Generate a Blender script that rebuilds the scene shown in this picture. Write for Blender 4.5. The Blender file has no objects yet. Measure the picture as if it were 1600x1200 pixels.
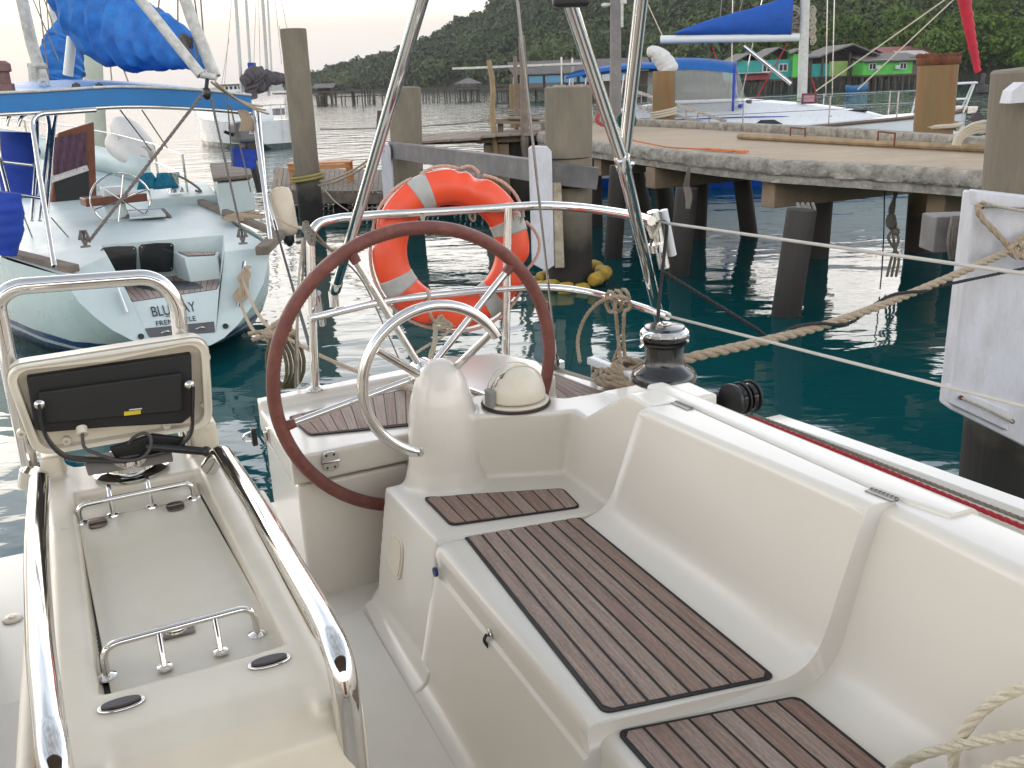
import bpy, bmesh, math, random
import numpy as np
from mathutils import Vector as V, Matrix, noise
random.seed(7); RS = np.random.RandomState(7)
S = bpy.context.scene
COL = S.collection
# ---------------------------------------------------------------- camera
PITCH, ROLL, FPX, EYE = math.radians(18.07), 0.036, 1450.0, V((0, 0, 2.6))
_F = V((0, math.cos(PITCH), -math.sin(PITCH))); _U0 = V((0, math.sin(PITCH), math.cos(PITCH))); _R0 = V((1, 0, 0))
_R = math.cos(ROLL)*_R0 - math.sin(ROLL)*_U0
_U = math.sin(ROLL)*_R0 + math.cos(ROLL)*_U0
cam = bpy.data.cameras.new('camera'); camo = bpy.data.objects.new('camera', cam); COL.objects.link(camo)
cam.sensor_width = 36; cam.lens = 36*FPX/1600; cam.clip_start = 0.05; cam.clip_end = 6000
camo.matrix_world = Matrix(((_R.x, _U.x, -_F.x, EYE.x), (_R.y, _U.y, -_F.y, EYE.y), (_R.z, _U.z, -_F.z, EYE.z), (0, 0, 0, 1)))
S.camera = camo
# ---------------------------------------------------------------- sky, sun, exposure
SUN_EL, SUN_AZ = math.radians(11), math.radians(-38)      # azimuth measured from +Y towards +X
w = bpy.data.worlds.new('World'); S.world = w; w.use_nodes = True
nt = w.node_tree; nt.nodes.clear()
def N(t, **k):
    n = nt.nodes.new(t)
    for a, b in k.items(): setattr(n, a, b)
    return n
sky = N('ShaderNodeTexSky', sky_type='NISHITA', sun_disc=False, sun_elevation=SUN_EL, sun_rotation=SUN_AZ,
        air_density=1.2, dust_density=3.5, ozone_density=1.0)
tc = N('ShaderNodeTexCoord'); sep = N('ShaderNodeSeparateXYZ'); nt.links.new(tc.outputs['Generated'], sep.inputs[0])
mp = N('ShaderNodeMapping'); mp.inputs['Scale'].default_value = (1.6, 1.6, 6.5); nt.links.new(tc.outputs['Generated'], mp.inputs[0])
cn = N('ShaderNodeTexNoise'); cn.inputs['Scale'].default_value = 2.2; cn.inputs['Detail'].default_value = 5; cn.inputs['Roughness'].default_value = .55
nt.links.new(mp.outputs[0], cn.inputs['Vector'])
ramp = N('ShaderNodeValToRGB'); ramp.color_ramp.elements[0].position = 0.0; ramp.color_ramp.elements[1].position = 1.0
e = ramp.color_ramp.elements
e[0].color = (9.3, 8.7, 8.3, 1); e[1].color = (5.0, 5.3, 5.7, 1)
for p_, c_ in ((.06, (10.2, 9.4, 8.4, 1)), (.13, (26, 24.4, 22.5, 1)), (.23, (41, 39, 37, 1)), (.34, (31, 31.5, 33, 1)), (.46, (17, 19, 22, 1)), (.6, (8, 9.2, 11, 1))):
    x = e.new(p_); x.color = c_
nt.links.new(sep.outputs['Z'], ramp.inputs[0])
# the thin cloud veil: lit brighter towards the sunset side, streaked by noise higher up
cr = N('ShaderNodeMapRange'); cr.inputs['From Min'].default_value = .38; cr.inputs['From Max'].default_value = .64
cr.inputs['To Min'].default_value = .72; cr.inputs['To Max'].default_value = 1.22
nt.links.new(cn.outputs['Fac'], cr.inputs['Value'])
el = N('ShaderNodeMapRange'); el.inputs['From Min'].default_value = .05; el.inputs['From Max'].default_value = .3
nt.links.new(sep.outputs['Z'], el.inputs['Value'])
cm = N('ShaderNodeMix', data_type='FLOAT'); cm.inputs[2].default_value = 1.0
nt.links.new(el.outputs[0], cm.inputs[0]); nt.links.new(cr.outputs[0], cm.inputs[3])
veil = N('ShaderNodeVectorMath', operation='SCALE'); nt.links.new(ramp.outputs[0], veil.inputs[0]); nt.links.new(cm.outputs[0], veil.inputs['Scale'])
mx = N('ShaderNodeMix', data_type='RGBA'); mx.inputs[0].default_value = .88
nt.links.new(sky.outputs[0], mx.inputs[6]); nt.links.new(veil.outputs[0], mx.inputs[7])
bg = N('ShaderNodeBackground'); bg.inputs['Strength'].default_value = 0.11
nt.links.new(mx.outputs[2], bg.inputs[0])
wo = N('ShaderNodeOutputWorld'); nt.links.new(bg.outputs[0], wo.inputs[0])
sun = bpy.data.lights.new('sun', 'SUN'); sun.energy = .6; sun.angle = math.radians(24); sun.color = (1, .88, .74)
suno = bpy.data.objects.new('sun', sun); COL.objects.link(suno)
_sd = V((math.sin(SUN_AZ)*math.cos(SUN_EL), math.cos(SUN_AZ)*math.cos(SUN_EL), math.sin(SUN_EL)))
suno.rotation_euler = _sd.to_track_quat('Z', 'Y').to_euler(); suno.location = (0, 0, 30)
S.view_settings.view_transform = 'Standard'; S.view_settings.look = 'None'; S.view_settings.gamma = 1
S.view_settings.exposure = 0.05
S.render.engine = 'CYCLES'
S.cycles.max_bounces = 8; S.cycles.glossy_bounces = 5; S.cycles.transparent_max_bounces = 12; S.cycles.transmission_bounces = 4
S.cycles.caustics_reflective = False; S.cycles.caustics_refractive = False

# ---------------------------------------------------------------- measuring helpers: a direction through the view onto a real plane
def ray(px, py): return _F + _R*((px-800)/FPX) + _U*((600-py)/FPX)
def PZ(px, py, z): d = ray(px, py); return EYE + d*((z-2.6)/d.z)
def PY(px, py, y): d = ray(px, py); return EYE + d*(y/d.y)
def PP(px, py, p0, n): d = ray(px, py); return EYE + d*((V(p0)-EYE).dot(V(n))/d.dot(V(n)))
TH = math.radians(24.5)
AX, TX = V((-math.sin(TH), math.cos(TH), 0)), V((math.cos(TH), math.sin(TH), 0))
def B(s, t, z): return AX*s + TX*t + V((0, 0, z))            # yacht frame: s aft, t athwart, z up from the water
def BS(px, py, s): return PP(px, py, AX*s, AX)                # onto the athwart plane at s
def BT(px, py, t): return PP(px, py, TX*t, TX)                # onto the fore-and-aft plane at t
# ---------------------------------------------------------------- materials
MATS = {}
def mat(name, col, rough=.5, metal=0.0, var=.12, scale=8.0, bump=0.0, bscale=60.0, stain=None, stain_amt=.5, stain_scale=3.0, coat=0.0, spec=.5, stretch=(1, 1, 1), trans=0, sss=0):
    m = bpy.data.materials.new(name); m.use_nodes = True; t = m.node_tree; b = t.nodes['Principled BSDF']; L = t.links.new
    def K(ty): return t.nodes.new(ty)
    co = K('ShaderNodeTexCoord'); mpn = K('ShaderNodeMapping'); mpn.inputs['Scale'].default_value = stretch; L(co.outputs['Object'], mpn.inputs[0])
    n1 = K('ShaderNodeTexNoise'); n1.inputs['Scale'].default_value = scale; n1.inputs['Detail'].default_value = 6; n1.inputs['Roughness'].default_value = .6; L(mpn.outputs[0], n1.inputs['Vector'])
    mr = K('ShaderNodeMapRange'); mr.inputs['From Min'].default_value = .3; mr.inputs['From Max'].default_value = .7
    mr.inputs['To Min'].default_value = 1-var; mr.inputs['To Max'].default_value = 1+var; L(n1.outputs['Fac'], mr.inputs['Value'])
    base = K('ShaderNodeRGB'); base.outputs[0].default_value = (*col, 1)
    cur = base.outputs[0]
    if stain:
        n2 = K('ShaderNodeTexNoise'); n2.inputs['Scale'].default_value = stain_scale; n2.inputs['Detail'].default_value = 8; n2.inputs['Roughness'].default_value = .65; L(mpn.outputs[0], n2.inputs['Vector'])
        r2 = K('ShaderNodeMapRange'); r2.inputs['From Min'].default_value = .45; r2.inputs['From Max'].default_value = .68; r2.inputs['To Max'].default_value = stain_amt; L(n2.outputs['Fac'], r2.inputs['Value'])
        mm = K('ShaderNodeMix'); mm.data_type = 'RGBA'; L(r2.outputs[0], mm.inputs[0]); L(cur, mm.inputs[6]); mm.inputs[7].default_value = (*stain, 1); cur = mm.outputs[2]
    vm = K('ShaderNodeVectorMath'); vm.operation = 'SCALE'; L(cur, vm.inputs[0]); L(mr.outputs[0], vm.inputs['Scale']); L(vm.outputs[0], b.inputs['Base Color'])
    b.inputs['Roughness'].default_value = rough; b.inputs['Metallic'].default_value = metal; b.inputs['Coat Weight'].default_value = coat
    b.inputs['Coat Roughness'].default_value = .12; b.inputs['Specular IOR Level'].default_value = spec
    if rough > .12 and not trans and name != 'gelcoat':
        rr = K('ShaderNodeMapRange'); rr.inputs['From Min'].default_value = .3; rr.inputs['From Max'].default_value = .7
        rr.inputs['To Min'].default_value = max(rough-.07, .03); rr.inputs['To Max'].default_value = min(rough+.07, 1); L(n1.outputs['Fac'], rr.inputs['Value']); L(rr.outputs[0], b.inputs['Roughness'])
    if bump:
        n3 = K('ShaderNodeTexNoise'); n3.inputs['Scale'].default_value = bscale; n3.inputs['Detail'].default_value = 5; L(mpn.outputs[0], n3.inputs['Vector'])
        bp = K('ShaderNodeBump'); bp.inputs['Strength'].default_value = bump; bp.inputs['Distance'].default_value = .02; L(n3.outputs['Fac'], bp.inputs['Height']); L(bp.outputs[0], b.inputs['Normal'])
    if trans: b.inputs['Transmission Weight'].default_value = trans
    MATS[name] = m; return m
gel = mat('gelcoat', (.675, .635, .56), .27, var=.022, scale=1.6, coat=.3)
gelc = mat('cream_gelcoat', (.66, .60, .485), .34, var=.04, scale=5, stain=(.50, .43, .32), stain_amt=.25, stain_scale=6)  # cream; on the console its tan also stands for warm, dim light
nonskid = mat('nonskid_gelcoat', (.71, .68, .62), .5, var=.03, scale=5, bump=.25, bscale=900, stain=(.60, .56, .49), stain_amt=.25)
chrome = mat('polished_stainless', (.74, .72, .69), .07, 1.0, var=.05, scale=10)
chromed = mat('brushed_stainless', (.62, .60, .57), .22, 1.0, var=.1, scale=25)
leather = mat('brown_leather', (.16, .045, .032), .42, var=.16, scale=30, bump=.35, bscale=260, stain=(.30, .12, .09), stain_amt=.35, stain_scale=22)
caulk = mat('black_caulk', (.012, .011, .011), .6)
blackp = mat('black_plastic', (.013, .013, .014), .35, var=.2)
blackm = mat('satin_black_metal', (.02, .019, .018), .22, .2, var=.2, coat=.5)
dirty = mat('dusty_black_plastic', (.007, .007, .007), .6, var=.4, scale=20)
orange = mat('orange_buoy_plastic', (.86, .085, .028), .38, var=.05, scale=14, stain=(.62, .10, .04), stain_amt=.35, stain_scale=9)
tape = mat('grey_reflective_tape', (.42, .41, .38), .5, var=.08, scale=30)
ropeb = mat('tan_rope', (.55, .43, .30), .85, var=.2, scale=60, bump=.8, bscale=300)
ropew = mat('white_rope', (.62, .55, .42), .8, var=.12, scale=60, bump=.7, bscale=400)
ropeg = mat('grey_rope', (.27, .24, .20), .85, var=.25, scale=60, bump=.7, bscale=300)
roper = mat('red_rope', (.48, .02, .03), .7, var=.25, scale=120, bump=.6, bscale=500)
ropek = mat('black_rope', (.02, .02, .022), .8, var=.3, scale=60)
ropeo = mat('orange_rope', (.55, .16, .05), .8, var=.3, scale=60)
blueco = mat('blue_canvas', (.010, .10, .42), .75, var=.22, scale=5, bump=.3, bscale=25, stain=(.03, .20, .55), stain_amt=.5, stain_scale=4)
bluecan = mat('faded_blue_canvas', (.014, .13, .44), .75, var=.2, scale=6, stain=(.035, .22, .55), stain_amt=.5, bump=.6, bscale=9)
bluedk = mat('navy_canvas', (.008, .045, .34), .7, var=.15, scale=4)
concrete = mat('pile_concrete', (.235, .205, .155), .88, var=.16, scale=4, bump=.5, bscale=22, stain=(.12, .10, .07), stain_amt=.6, stain_scale=1.6, stretch=(1, 1, .35))
concdeck = mat('deck_concrete', (.38, .295, .205), .9, var=.12, scale=2.5, bump=.35, bscale=18, stain=(.27, .20, .14), stain_amt=.5, stain_scale=1.2)
concrough = mat('rough_edge_concrete', (.33, .305, .26), .95, var=.3, scale=9, bump=1.0, bscale=30, stain=(.10, .09, .08), stain_amt=.7, stain_scale=7)
concbeam = mat('beam_concrete', (.30, .22, .145), .9, var=.2, scale=6, bump=.5, bscale=30, stain=(.14, .11, .08), stain_amt=.6, stain_scale=3)
rust = mat('rusted_pile', (.26, .17, .07), .85, var=.25, scale=4, bump=.5, bscale=20, stain=(.22, .07, .02), stain_amt=.9, stain_scale=2.2, stretch=(1, 1, .25))
rustdk = mat('dark_rust', (.13, .045, .02), .9, var=.4, scale=8, bump=.6, bscale=30)
wood = mat('weathered_wood', (.20, .16, .125), .85, var=.3, scale=5, bump=.5, bscale=40, stain=(.09, .07, .055), stain_amt=.6, stain_scale=3, stretch=(1, 1, 1))
woodl = mat('sunbleached_plank', (.27, .215, .165), .85, var=.25, scale=6, bump=.5, bscale=40, stain=(.12, .09, .07), stain_amt=.5)
woodo = mat('orange_varnished_wood', (.50, .22, .08), .55, var=.15, scale=7)
mahog = mat('mahogany', (.15, .045, .018), .4, var=.25, scale=10)
wpaint = mat('flaking_white_paint', (.60, .59, .62), .6, var=.05, scale=9, bump=.4, bscale=34, stain=(.40, .37, .32), stain_amt=.45, stain_scale=7, stretch=(1, 1, .4))
timber = mat('grey_timber_beam', (.17, .16, .155), .75, var=.18, scale=5, bump=.3, bscale=20, stain=(.28, .25, .22), stain_amt=.5, stain_scale=3)
white = mat('white_hull_paint', (.66, .68, .68), .3, var=.04, scale=2, stain=(.45, .45, .42), stain_amt=.25, stain_scale=2)
aqua = mat('pale_aqua_paint', (.56, .68, .66), .38, var=.04, scale=2, stain=(.42, .50, .46), stain_amt=.3, stain_scale=2.5)
mastm = mat('painted_mast', (.50, .50, .47), .5, var=.15, scale=12)
grim = mat('grimy_white_metal', (.55, .54, .50), .5, var=.2, scale=12, stain=(.2, .17, .12), stain_amt=.5, stain_scale=8)
ybuoy = mat('yellow_float_plastic', (.42, .27, .03), .6, var=.3, scale=12, stain=(.07, .05, .03), stain_amt=.8, stain_scale=7)
fender = mat('fender_vinyl', (.62, .52, .40), .45, var=.08, scale=6, stain=(.4, .3, .2), stain_amt=.5, stain_scale=4)
greyc = mat('grey_canvas', (.20, .20, .22), .8, var=.2, scale=5)
darkc = mat('dark_sail_cover', (.075, .065, .07), .8, var=.3, scale=5)
glassd = mat('dark_glass', (.01, .012, .013), .08, var=.1)
redcv = mat('red_sail_cover', (.45, .012, .03), .7, var=.3, scale=5)
textm = mat('dark_lettering', (.03, .035, .06), .6)
yellow = mat('yellow_label', (.6, .45, .02), .6)
# teak planks carry their own tone (attribute "tone") and a grain stretched along the plank (UV)
def teakmat():
    m = bpy.data.materials.new('weathered_teak'); m.use_nodes = True; t = m.node_tree; b = t.nodes['Principled BSDF']; L = t.links.new
    uv = t.nodes.new('ShaderNodeUVMap'); uv.uv_map = 'UVMap'
    mp_ = t.nodes.new('ShaderNodeMapping'); mp_.inputs['Scale'].default_value = (6, 130, 1); L(uv.outputs[0], mp_.inputs[0])
    n = t.nodes.new('ShaderNodeTexNoise'); n.inputs['Scale'].default_value = 1; n.inputs['Detail'].default_value = 7; n.inputs['Roughness'].default_value = .7; L(mp_.outputs[0], n.inputs['Vector'])
    mp2 = t.nodes.new('ShaderNodeMapping'); mp2.inputs['Scale'].default_value = (60, 420, 1); L(uv.outputs[0], mp2.inputs[0])
    n2 = t.nodes.new('ShaderNodeTexNoise'); n2.inputs['Scale'].default_value = 1; n2.inputs['Detail'].default_value = 3; L(mp2.outputs[0], n2.inputs['Vector'])
    r = t.nodes.new('ShaderNodeValToRGB'); r.color_ramp.elements[0].position = .28; r.color_ramp.elements[0].color = (.175, .124, .100, 1)
    r.color_ramp.elements[1].position = .75; r.color_ramp.elements[1].color = (.43, .335, .28, 1); L(n.outputs['Fac'], r.inputs[0])
    a = t.nodes.new('ShaderNodeAttribute'); a.attribute_name = 'tone'
    r2 = t.nodes.new('ShaderNodeValToRGB'); r2.color_ramp.elements[0].color = (.80, .66, .62, 1); r2.color_ramp.elements[1].color = (1.12, 1.12, 1.12, 1); L(a.outputs['Fac'], r2.inputs[0])
    mm = t.nodes.new('ShaderNodeMix'); mm.data_type = 'RGBA'; mm.blend_type = 'MULTIPLY'; mm.inputs[0].default_value = 1; L(r.outputs[0], mm.inputs[6]); L(r2.outputs[0], mm.inputs[7])
    g = t.nodes.new('ShaderNodeMapRange'); g.inputs['From Min'].default_value = .35; g.inputs['From Max'].default_value = .65; g.inputs['To Min'].default_value = .82; g.inputs['To Max'].default_value = 1.15; L(n2.outputs['Fac'], g.inputs['Value'])
    vs = t.nodes.new('ShaderNodeVectorMath'); vs.operation = 'SCALE'; L(mm.outputs[2], vs.inputs[0]); L(g.outputs[0], vs.inputs['Scale']); L(vs.outputs[0], b.inputs['Base Color'])
    b.inputs['Roughness'].default_value = .62
    bp = t.nodes.new('ShaderNodeBump'); bp.inputs['Strength'].default_value = .35; bp.inputs['Distance'].default_value = .004; L(n2.outputs['Fac'], bp.inputs['Height']); L(bp.outputs[0], b.inputs['Normal'])
    return m
teak = teakmat()
# wet, weed-darkened foot of a pile: real marine growth band by height above the water
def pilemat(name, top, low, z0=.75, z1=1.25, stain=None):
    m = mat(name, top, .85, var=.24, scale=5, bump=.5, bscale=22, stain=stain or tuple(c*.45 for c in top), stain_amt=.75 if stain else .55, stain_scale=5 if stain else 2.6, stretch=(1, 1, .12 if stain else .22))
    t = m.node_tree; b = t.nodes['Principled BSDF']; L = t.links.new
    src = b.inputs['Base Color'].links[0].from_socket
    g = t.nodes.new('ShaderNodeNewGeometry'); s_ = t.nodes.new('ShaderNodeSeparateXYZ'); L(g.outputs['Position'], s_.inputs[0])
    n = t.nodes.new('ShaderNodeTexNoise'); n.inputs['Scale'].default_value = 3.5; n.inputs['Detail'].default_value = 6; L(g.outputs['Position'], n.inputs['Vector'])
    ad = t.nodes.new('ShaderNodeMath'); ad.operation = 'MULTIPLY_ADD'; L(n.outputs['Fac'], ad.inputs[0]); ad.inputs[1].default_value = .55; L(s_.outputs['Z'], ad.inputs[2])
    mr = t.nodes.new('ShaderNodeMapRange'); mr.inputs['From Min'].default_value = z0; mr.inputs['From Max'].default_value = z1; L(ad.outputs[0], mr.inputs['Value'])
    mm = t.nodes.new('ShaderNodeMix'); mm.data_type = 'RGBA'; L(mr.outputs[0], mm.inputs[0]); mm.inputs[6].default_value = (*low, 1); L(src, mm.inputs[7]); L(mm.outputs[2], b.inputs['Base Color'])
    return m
pileM = pilemat('tidal_concrete_pile', (.20, .168, .122), (.025, .022, .018))
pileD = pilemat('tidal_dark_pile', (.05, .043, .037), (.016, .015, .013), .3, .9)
pileR = pilemat('tidal_rust_pile', (.21, .14, .06), (.03, .02, .015), stain=(.17, .05, .015))
# ---------------------------------------------------------------- mesh builder
class MB:
    def __init__(s): s.v = []; s.f = []; s.m = []; s.sm = []
    def add(s, vs, fs, mi=0, smooth=True):
        o = len(s.v); s.v += [tuple(x) for x in vs]; s.f += [tuple(i+o for i in f) for f in fs]; s.m += [mi]*len(fs); s.sm += [smooth]*len(fs); return s
    def hexa(s, c, mi=0):       # 8 corners: bottom ring 0-3, top ring 4-7
        return s.add(c, [(3, 2, 1, 0), (4, 5, 6, 7), (0, 1, 5, 4), (1, 2, 6, 5), (2, 3, 7, 6), (3, 0, 4, 7)], mi, False)
    def box(s, c, d, mi=0, ax=None, ay=None, az=None):
        ax = V(ax) if ax else V((1, 0, 0)); ay = V(ay) if ay else V((0, 1, 0)); az = V(az) if az else V((0, 0, 1)); c = V(c)
        q = [c+ax*(a*d[0]/2)+ay*(b*d[1]/2)+az*(k*d[2]/2) for k in (-1, 1) for a, b in ((-1, -1), (1, -1), (1, 1), (-1, 1))]
        return s.hexa(q, mi)
    def beam(s, a, b, wd, ht, mi=0, up=(0, 0, 1)):
        a, b = V(a), V(b); x = (b-a).normalized(); y = V(up).cross(x).normalized(); z = x.cross(y)
        return s.box((a+b)/2, ((b-a).length, wd, ht), mi, x, y, z)
    def tube(s, pts, r, n=10, mi=0, closed=False, caps=True, smooth=True):
        pts = [V(p) for p in pts]; m = len(pts)
        if m < 2: return s
        tans = []
        for i in range(m):
            a = pts[(i-1) % m] if (closed or i) else pts[0]; b = pts[(i+1) % m] if (closed or i < m-1) else pts[-1]
            d = b-a; tans.append(d.normalized() if d.length > 1e-9 else V((0, 0, 1)))
        t0 = tans[0]; u = t0.cross(V((0, 0, 1)) if abs(t0.z) < .9 else V((1, 0, 0))).normalized()
        vs = []; k = 0
        for i in range(m):
            u = (u - tans[i]*u.dot(tans[i]))
            u = u.normalized() if u.length > 1e-6 else tans[i].orthogonal().normalized()
            w_ = tans[i].cross(u); ri = r[i] if isinstance(r, (list, tuple)) else r
            for j in range(n):
                a = 2*math.pi*j/n; vs.append(pts[i]+(u*math.cos(a)+w_*math.sin(a))*ri)
        fs = []
        for i in range(m if closed else m-1):
            for j in range(n):
                a, b = i*n+j, i*n+(j+1) % n; c, d = ((i+1) % m)*n+(j+1) % n, ((i+1) % m)*n+j; fs.append((a, b, c, d))
        if caps and not closed: fs += [tuple(range(n-1, -1, -1)), tuple((m-1)*n+j for j in range(n))]
        return s.add(vs, fs, mi, smooth)
    def lathe(s, base, prof, n=24, mi=0, ax=None):      # prof: (radius, height)
        base = V(base); az = V(ax).normalized() if ax else V((0, 0, 1)); u = az.orthogonal().normalized(); w_ = az.cross(u)
        vs = []
        for r, h in prof:
            for j in range(n):
                a = 2*math.pi*j/n; vs.append(base+az*h+(u*math.cos(a)+w_*math.sin(a))*max(r, 1e-4))
        fs = [(i*n+j, i*n+(j+1) % n, (i+1)*n+(j+1) % n, (i+1)*n+j) for i in range(len(prof)-1) for j in range(n)]
        fs += [tuple(range(n-1, -1, -1)), tuple((len(prof)-1)*n+j for j in range(n))]
        return s.add(vs, fs, mi)
    def prism(s, poly, off, mi=0, smooth=False):       # polygon of points swept by a vector
        poly = [V(p) for p in poly]; n = len(poly); off = V(off)
        vs = poly+[p+off for p in poly]
        return s.add(vs, [tuple(range(n-1, -1, -1)), tuple(range(n, 2*n))]+[(i, (i+1) % n, n+(i+1) % n, n+i) for i in range(n)], mi, smooth)
    def loft(s, rings, mi=0, closed=True, caps=True, smooth=True):
        n = len(rings[0]); vs = [V(p) for r in rings for p in r]; fs = []
        for i in range(len(rings)-1):
            for j in range(n if closed else n-1): fs.append((i*n+j, i*n+(j+1) % n, (i+1)*n+(j+1) % n, (i+1)*n+j))
        if caps and closed: fs += [tuple(range(n-1, -1, -1)), tuple((len(rings)-1)*n+j for j in range(n))]
        return s.add(vs, fs, mi, smooth)
    def grid(s, P, mi=0, smooth=True):                  # P[i][j]
        return s.loft(P, mi, False, False, smooth)
    def ball(s, c, r, mi=0, n=12, sc=(1, 1, 1)):
        c = V(c); vs = []; k = n//2
        for i in range(k+1):
            ph = math.pi*i/k
            for j in range(n): a = 2*math.pi*j/n; vs.append(c+V((math.sin(ph)*math.cos(a)*r*sc[0], math.sin(ph)*math.sin(a)*r*sc[1], math.cos(ph)*r*sc[2])))
        return s.add(vs, [(i*n+j, (i+1)*n+j, (i+1)*n+(j+1) % n, i*n+(j+1) % n) for i in range(k) for j in range(n)], mi)
    def build(s, name, mats, parent=None, bevel=0, seg=2, sharp=38, base=None, solid=0, remesh=0, smooth_it=0):
        if not isinstance(mats, (list, tuple)): mats = [mats]
        P = np.array(s.v, dtype=float)
        lo, hi = P.min(0), P.max(0)
        b0 = V(base) if base is not None else V(((lo[0]+hi[0])/2, (lo[1]+hi[1])/2, lo[2]))
        P -= np.array(b0)
        me = bpy.data.meshes.new(name); me.from_pydata(P.tolist(), [], s.f); me.update()
        me.polygons.foreach_set('material_index', s.m); me.polygons.foreach_set('use_smooth', s.sm)
        for m_ in mats: me.materials.append(m_)
        me.validate(); bm_ = bmesh.new(); bm_.from_mesh(me); bmesh.ops.recalc_face_normals(bm_, faces=bm_.faces); bm_.to_mesh(me); bm_.free(); me.set_sharp_from_angle(angle=math.radians(sharp))
        o = bpy.data.objects.new(name, me); COL.objects.link(o)
        o['_w'] = list(b0)
        if parent is not None: o.parent = parent; o.location = b0-V(parent['_w'])
        else: o.location = b0
        if solid:
            md = o.modifiers.new('solid', 'SOLIDIFY'); md.thickness = solid; md.offset = 0
        if remesh:
            md = o.modifiers.new('remesh', 'REMESH'); md.mode = 'VOXEL'; md.voxel_size = remesh; md.use_smooth_shade = True
            md = o.modifiers.new('smooth', 'SMOOTH'); md.iterations = smooth_it; md.factor = .5
        if bevel:
            md = o.modifiers.new('bevel', 'BEVEL'); md.width = bevel; md.segments = seg; md.limit_method = 'ANGLE'; md.angle_limit = math.radians(40); md.harden_normals = False
            for p in me.polygons: p.use_smooth = True
            me.set_sharp_from_angle(angle=math.radians(180))
            md2 = o.modifiers.new('wn', 'WEIGHTED_NORMAL'); md2.keep_sharp = True
        return o
def tag(o, label, cat, group=None, kind=None):
    if label: o['label'] = label
    if cat: o['category'] = cat
    if group: o['group'] = group
    if kind: o['kind'] = kind
    return o
def struct(o): o['kind'] = 'structure'; return o
def empty(name, loc, label, cat, group=None):
    o = bpy.data.objects.new(name, None); o.empty_display_size = .2; COL.objects.link(o); o.location = loc; o['_w'] = list(loc)
    return tag(o, label, cat, group)
def clone(o, delta, label=None, rot=None):
    c = o.copy(); COL.objects.link(c); c.location = V(o.location)+V(delta); c['_w'] = list(V(o['_w'])+V(delta))
    if rot is not None: c.rotation_euler = rot
    if label: c['label'] = label
    for ch in [x for x in bpy.data.objects if x.parent == o]:
        d = ch.copy(); COL.objects.link(d); d.parent = c
        for g in [x for x in bpy.data.objects if x.parent == ch]:
            k = g.copy(); COL.objects.link(k); k.parent = d
    return c
def spl(pts, k=8, closed=False):      # Catmull-Rom
    pts = [V(p) for p in pts]; n = len(pts); out = []
    R_ = range(n) if closed else range(n-1)
    for i in R_:
        p0 = pts[(i-1) % n] if (closed or i > 0) else pts[0]*2-pts[1]
        p1, p2 = pts[i], pts[(i+1) % n]
        p3 = pts[(i+2) % n] if (closed or i+2 < n) else p2*2-p1
        for j in range(k):
            t = j/k
            out.append(.5*((2*p1)+(p2-p0)*t+(2*p0-5*p1+4*p2-p3)*t*t+(3*p1-p0-3*p2+p3)*t**3))
    if not closed: out.append(pts[-1])
    return out
def rnd(pts, r, k=6):                 # polyline with rounded corners
    pts = [V(p) for p in pts]; out = [pts[0]]
    for i in range(1, len(pts)-1):
        a, b, c = pts[i-1], pts[i], pts[i+1]; d1 = (a-b); d2 = (c-b)
        rr = r[i] if isinstance(r, (list, tuple)) else r
        l = min(rr, d1.length*.49, d2.length*.49); p, q = b+d1.normalized()*l, b+d2.normalized()*l
        for j in range(k+1): t = j/k; out.append(p*(1-t)**2+b*2*t*(1-t)+q*t*t)
    out.append(pts[-1]); return out
def fil2(pts, radii, k=6): return [(p.x, p.y) for p in rnd([V((a, b, 0)) for a, b in pts], radii, k)]
def sag(a, b, d, n=14): a, b = V(a), V(b); return [a.lerp(b, i/n)-V((0, 0, d*4*(i/n)*(1-i/n))) for i in range(n+1)]
def line(name, a, b, r, m, label, cat, d=0, parent=None, group=None, n=6):
    o = MB().tube(sag(a, b, d) if d else [a, b], r, n).build(name, m, parent)
    if parent is None: tag(o, label, cat, group)
    return o
def laid(pts, r, strands=3, pitch=5.0, n=7, mi=0, mb=None):    # a laid rope: strands twisted round the path
    mb = mb or MB(); pts = [V(p) for p in pts]; L_ = 0; cum = [0]
    for i in range(1, len(pts)): L_ += (pts[i]-pts[i-1]).length; cum.append(L_)
    step = r*.9; m = max(4, int(L_/step)); ps = []; j = 0
    for i in range(m+1):
        d = L_*i/m
        while j < len(pts)-2 and cum[j+1] < d: j += 1
        f = (d-cum[j])/max(cum[j+1]-cum[j], 1e-9); ps.append(pts[j].lerp(pts[j+1], f))
    t0 = (ps[1]-ps[0]).normalized(); u = t0.orthogonal().normalized(); fr = []
    for i in range(len(ps)):
        a = ps[max(i-1, 0)]; b = ps[min(i+1, len(ps)-1)]; t = (b-a).normalized() if (b-a).length > 1e-9 else t0
        u = (u-t*u.dot(t)).normalized(); fr.append((u.copy(), t.cross(u)))
    for k in range(strands):
        q = []
        for i, p in enumerate(ps):
            a = 2*math.pi*(k/strands+(L_*i/m)/(pitch*r*2)); q.append(p+(fr[i][0]*math.cos(a)+fr[i][1]*math.sin(a))*r*.5)
        mb.tube(q, r*.56, n, mi)
    return mb
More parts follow.
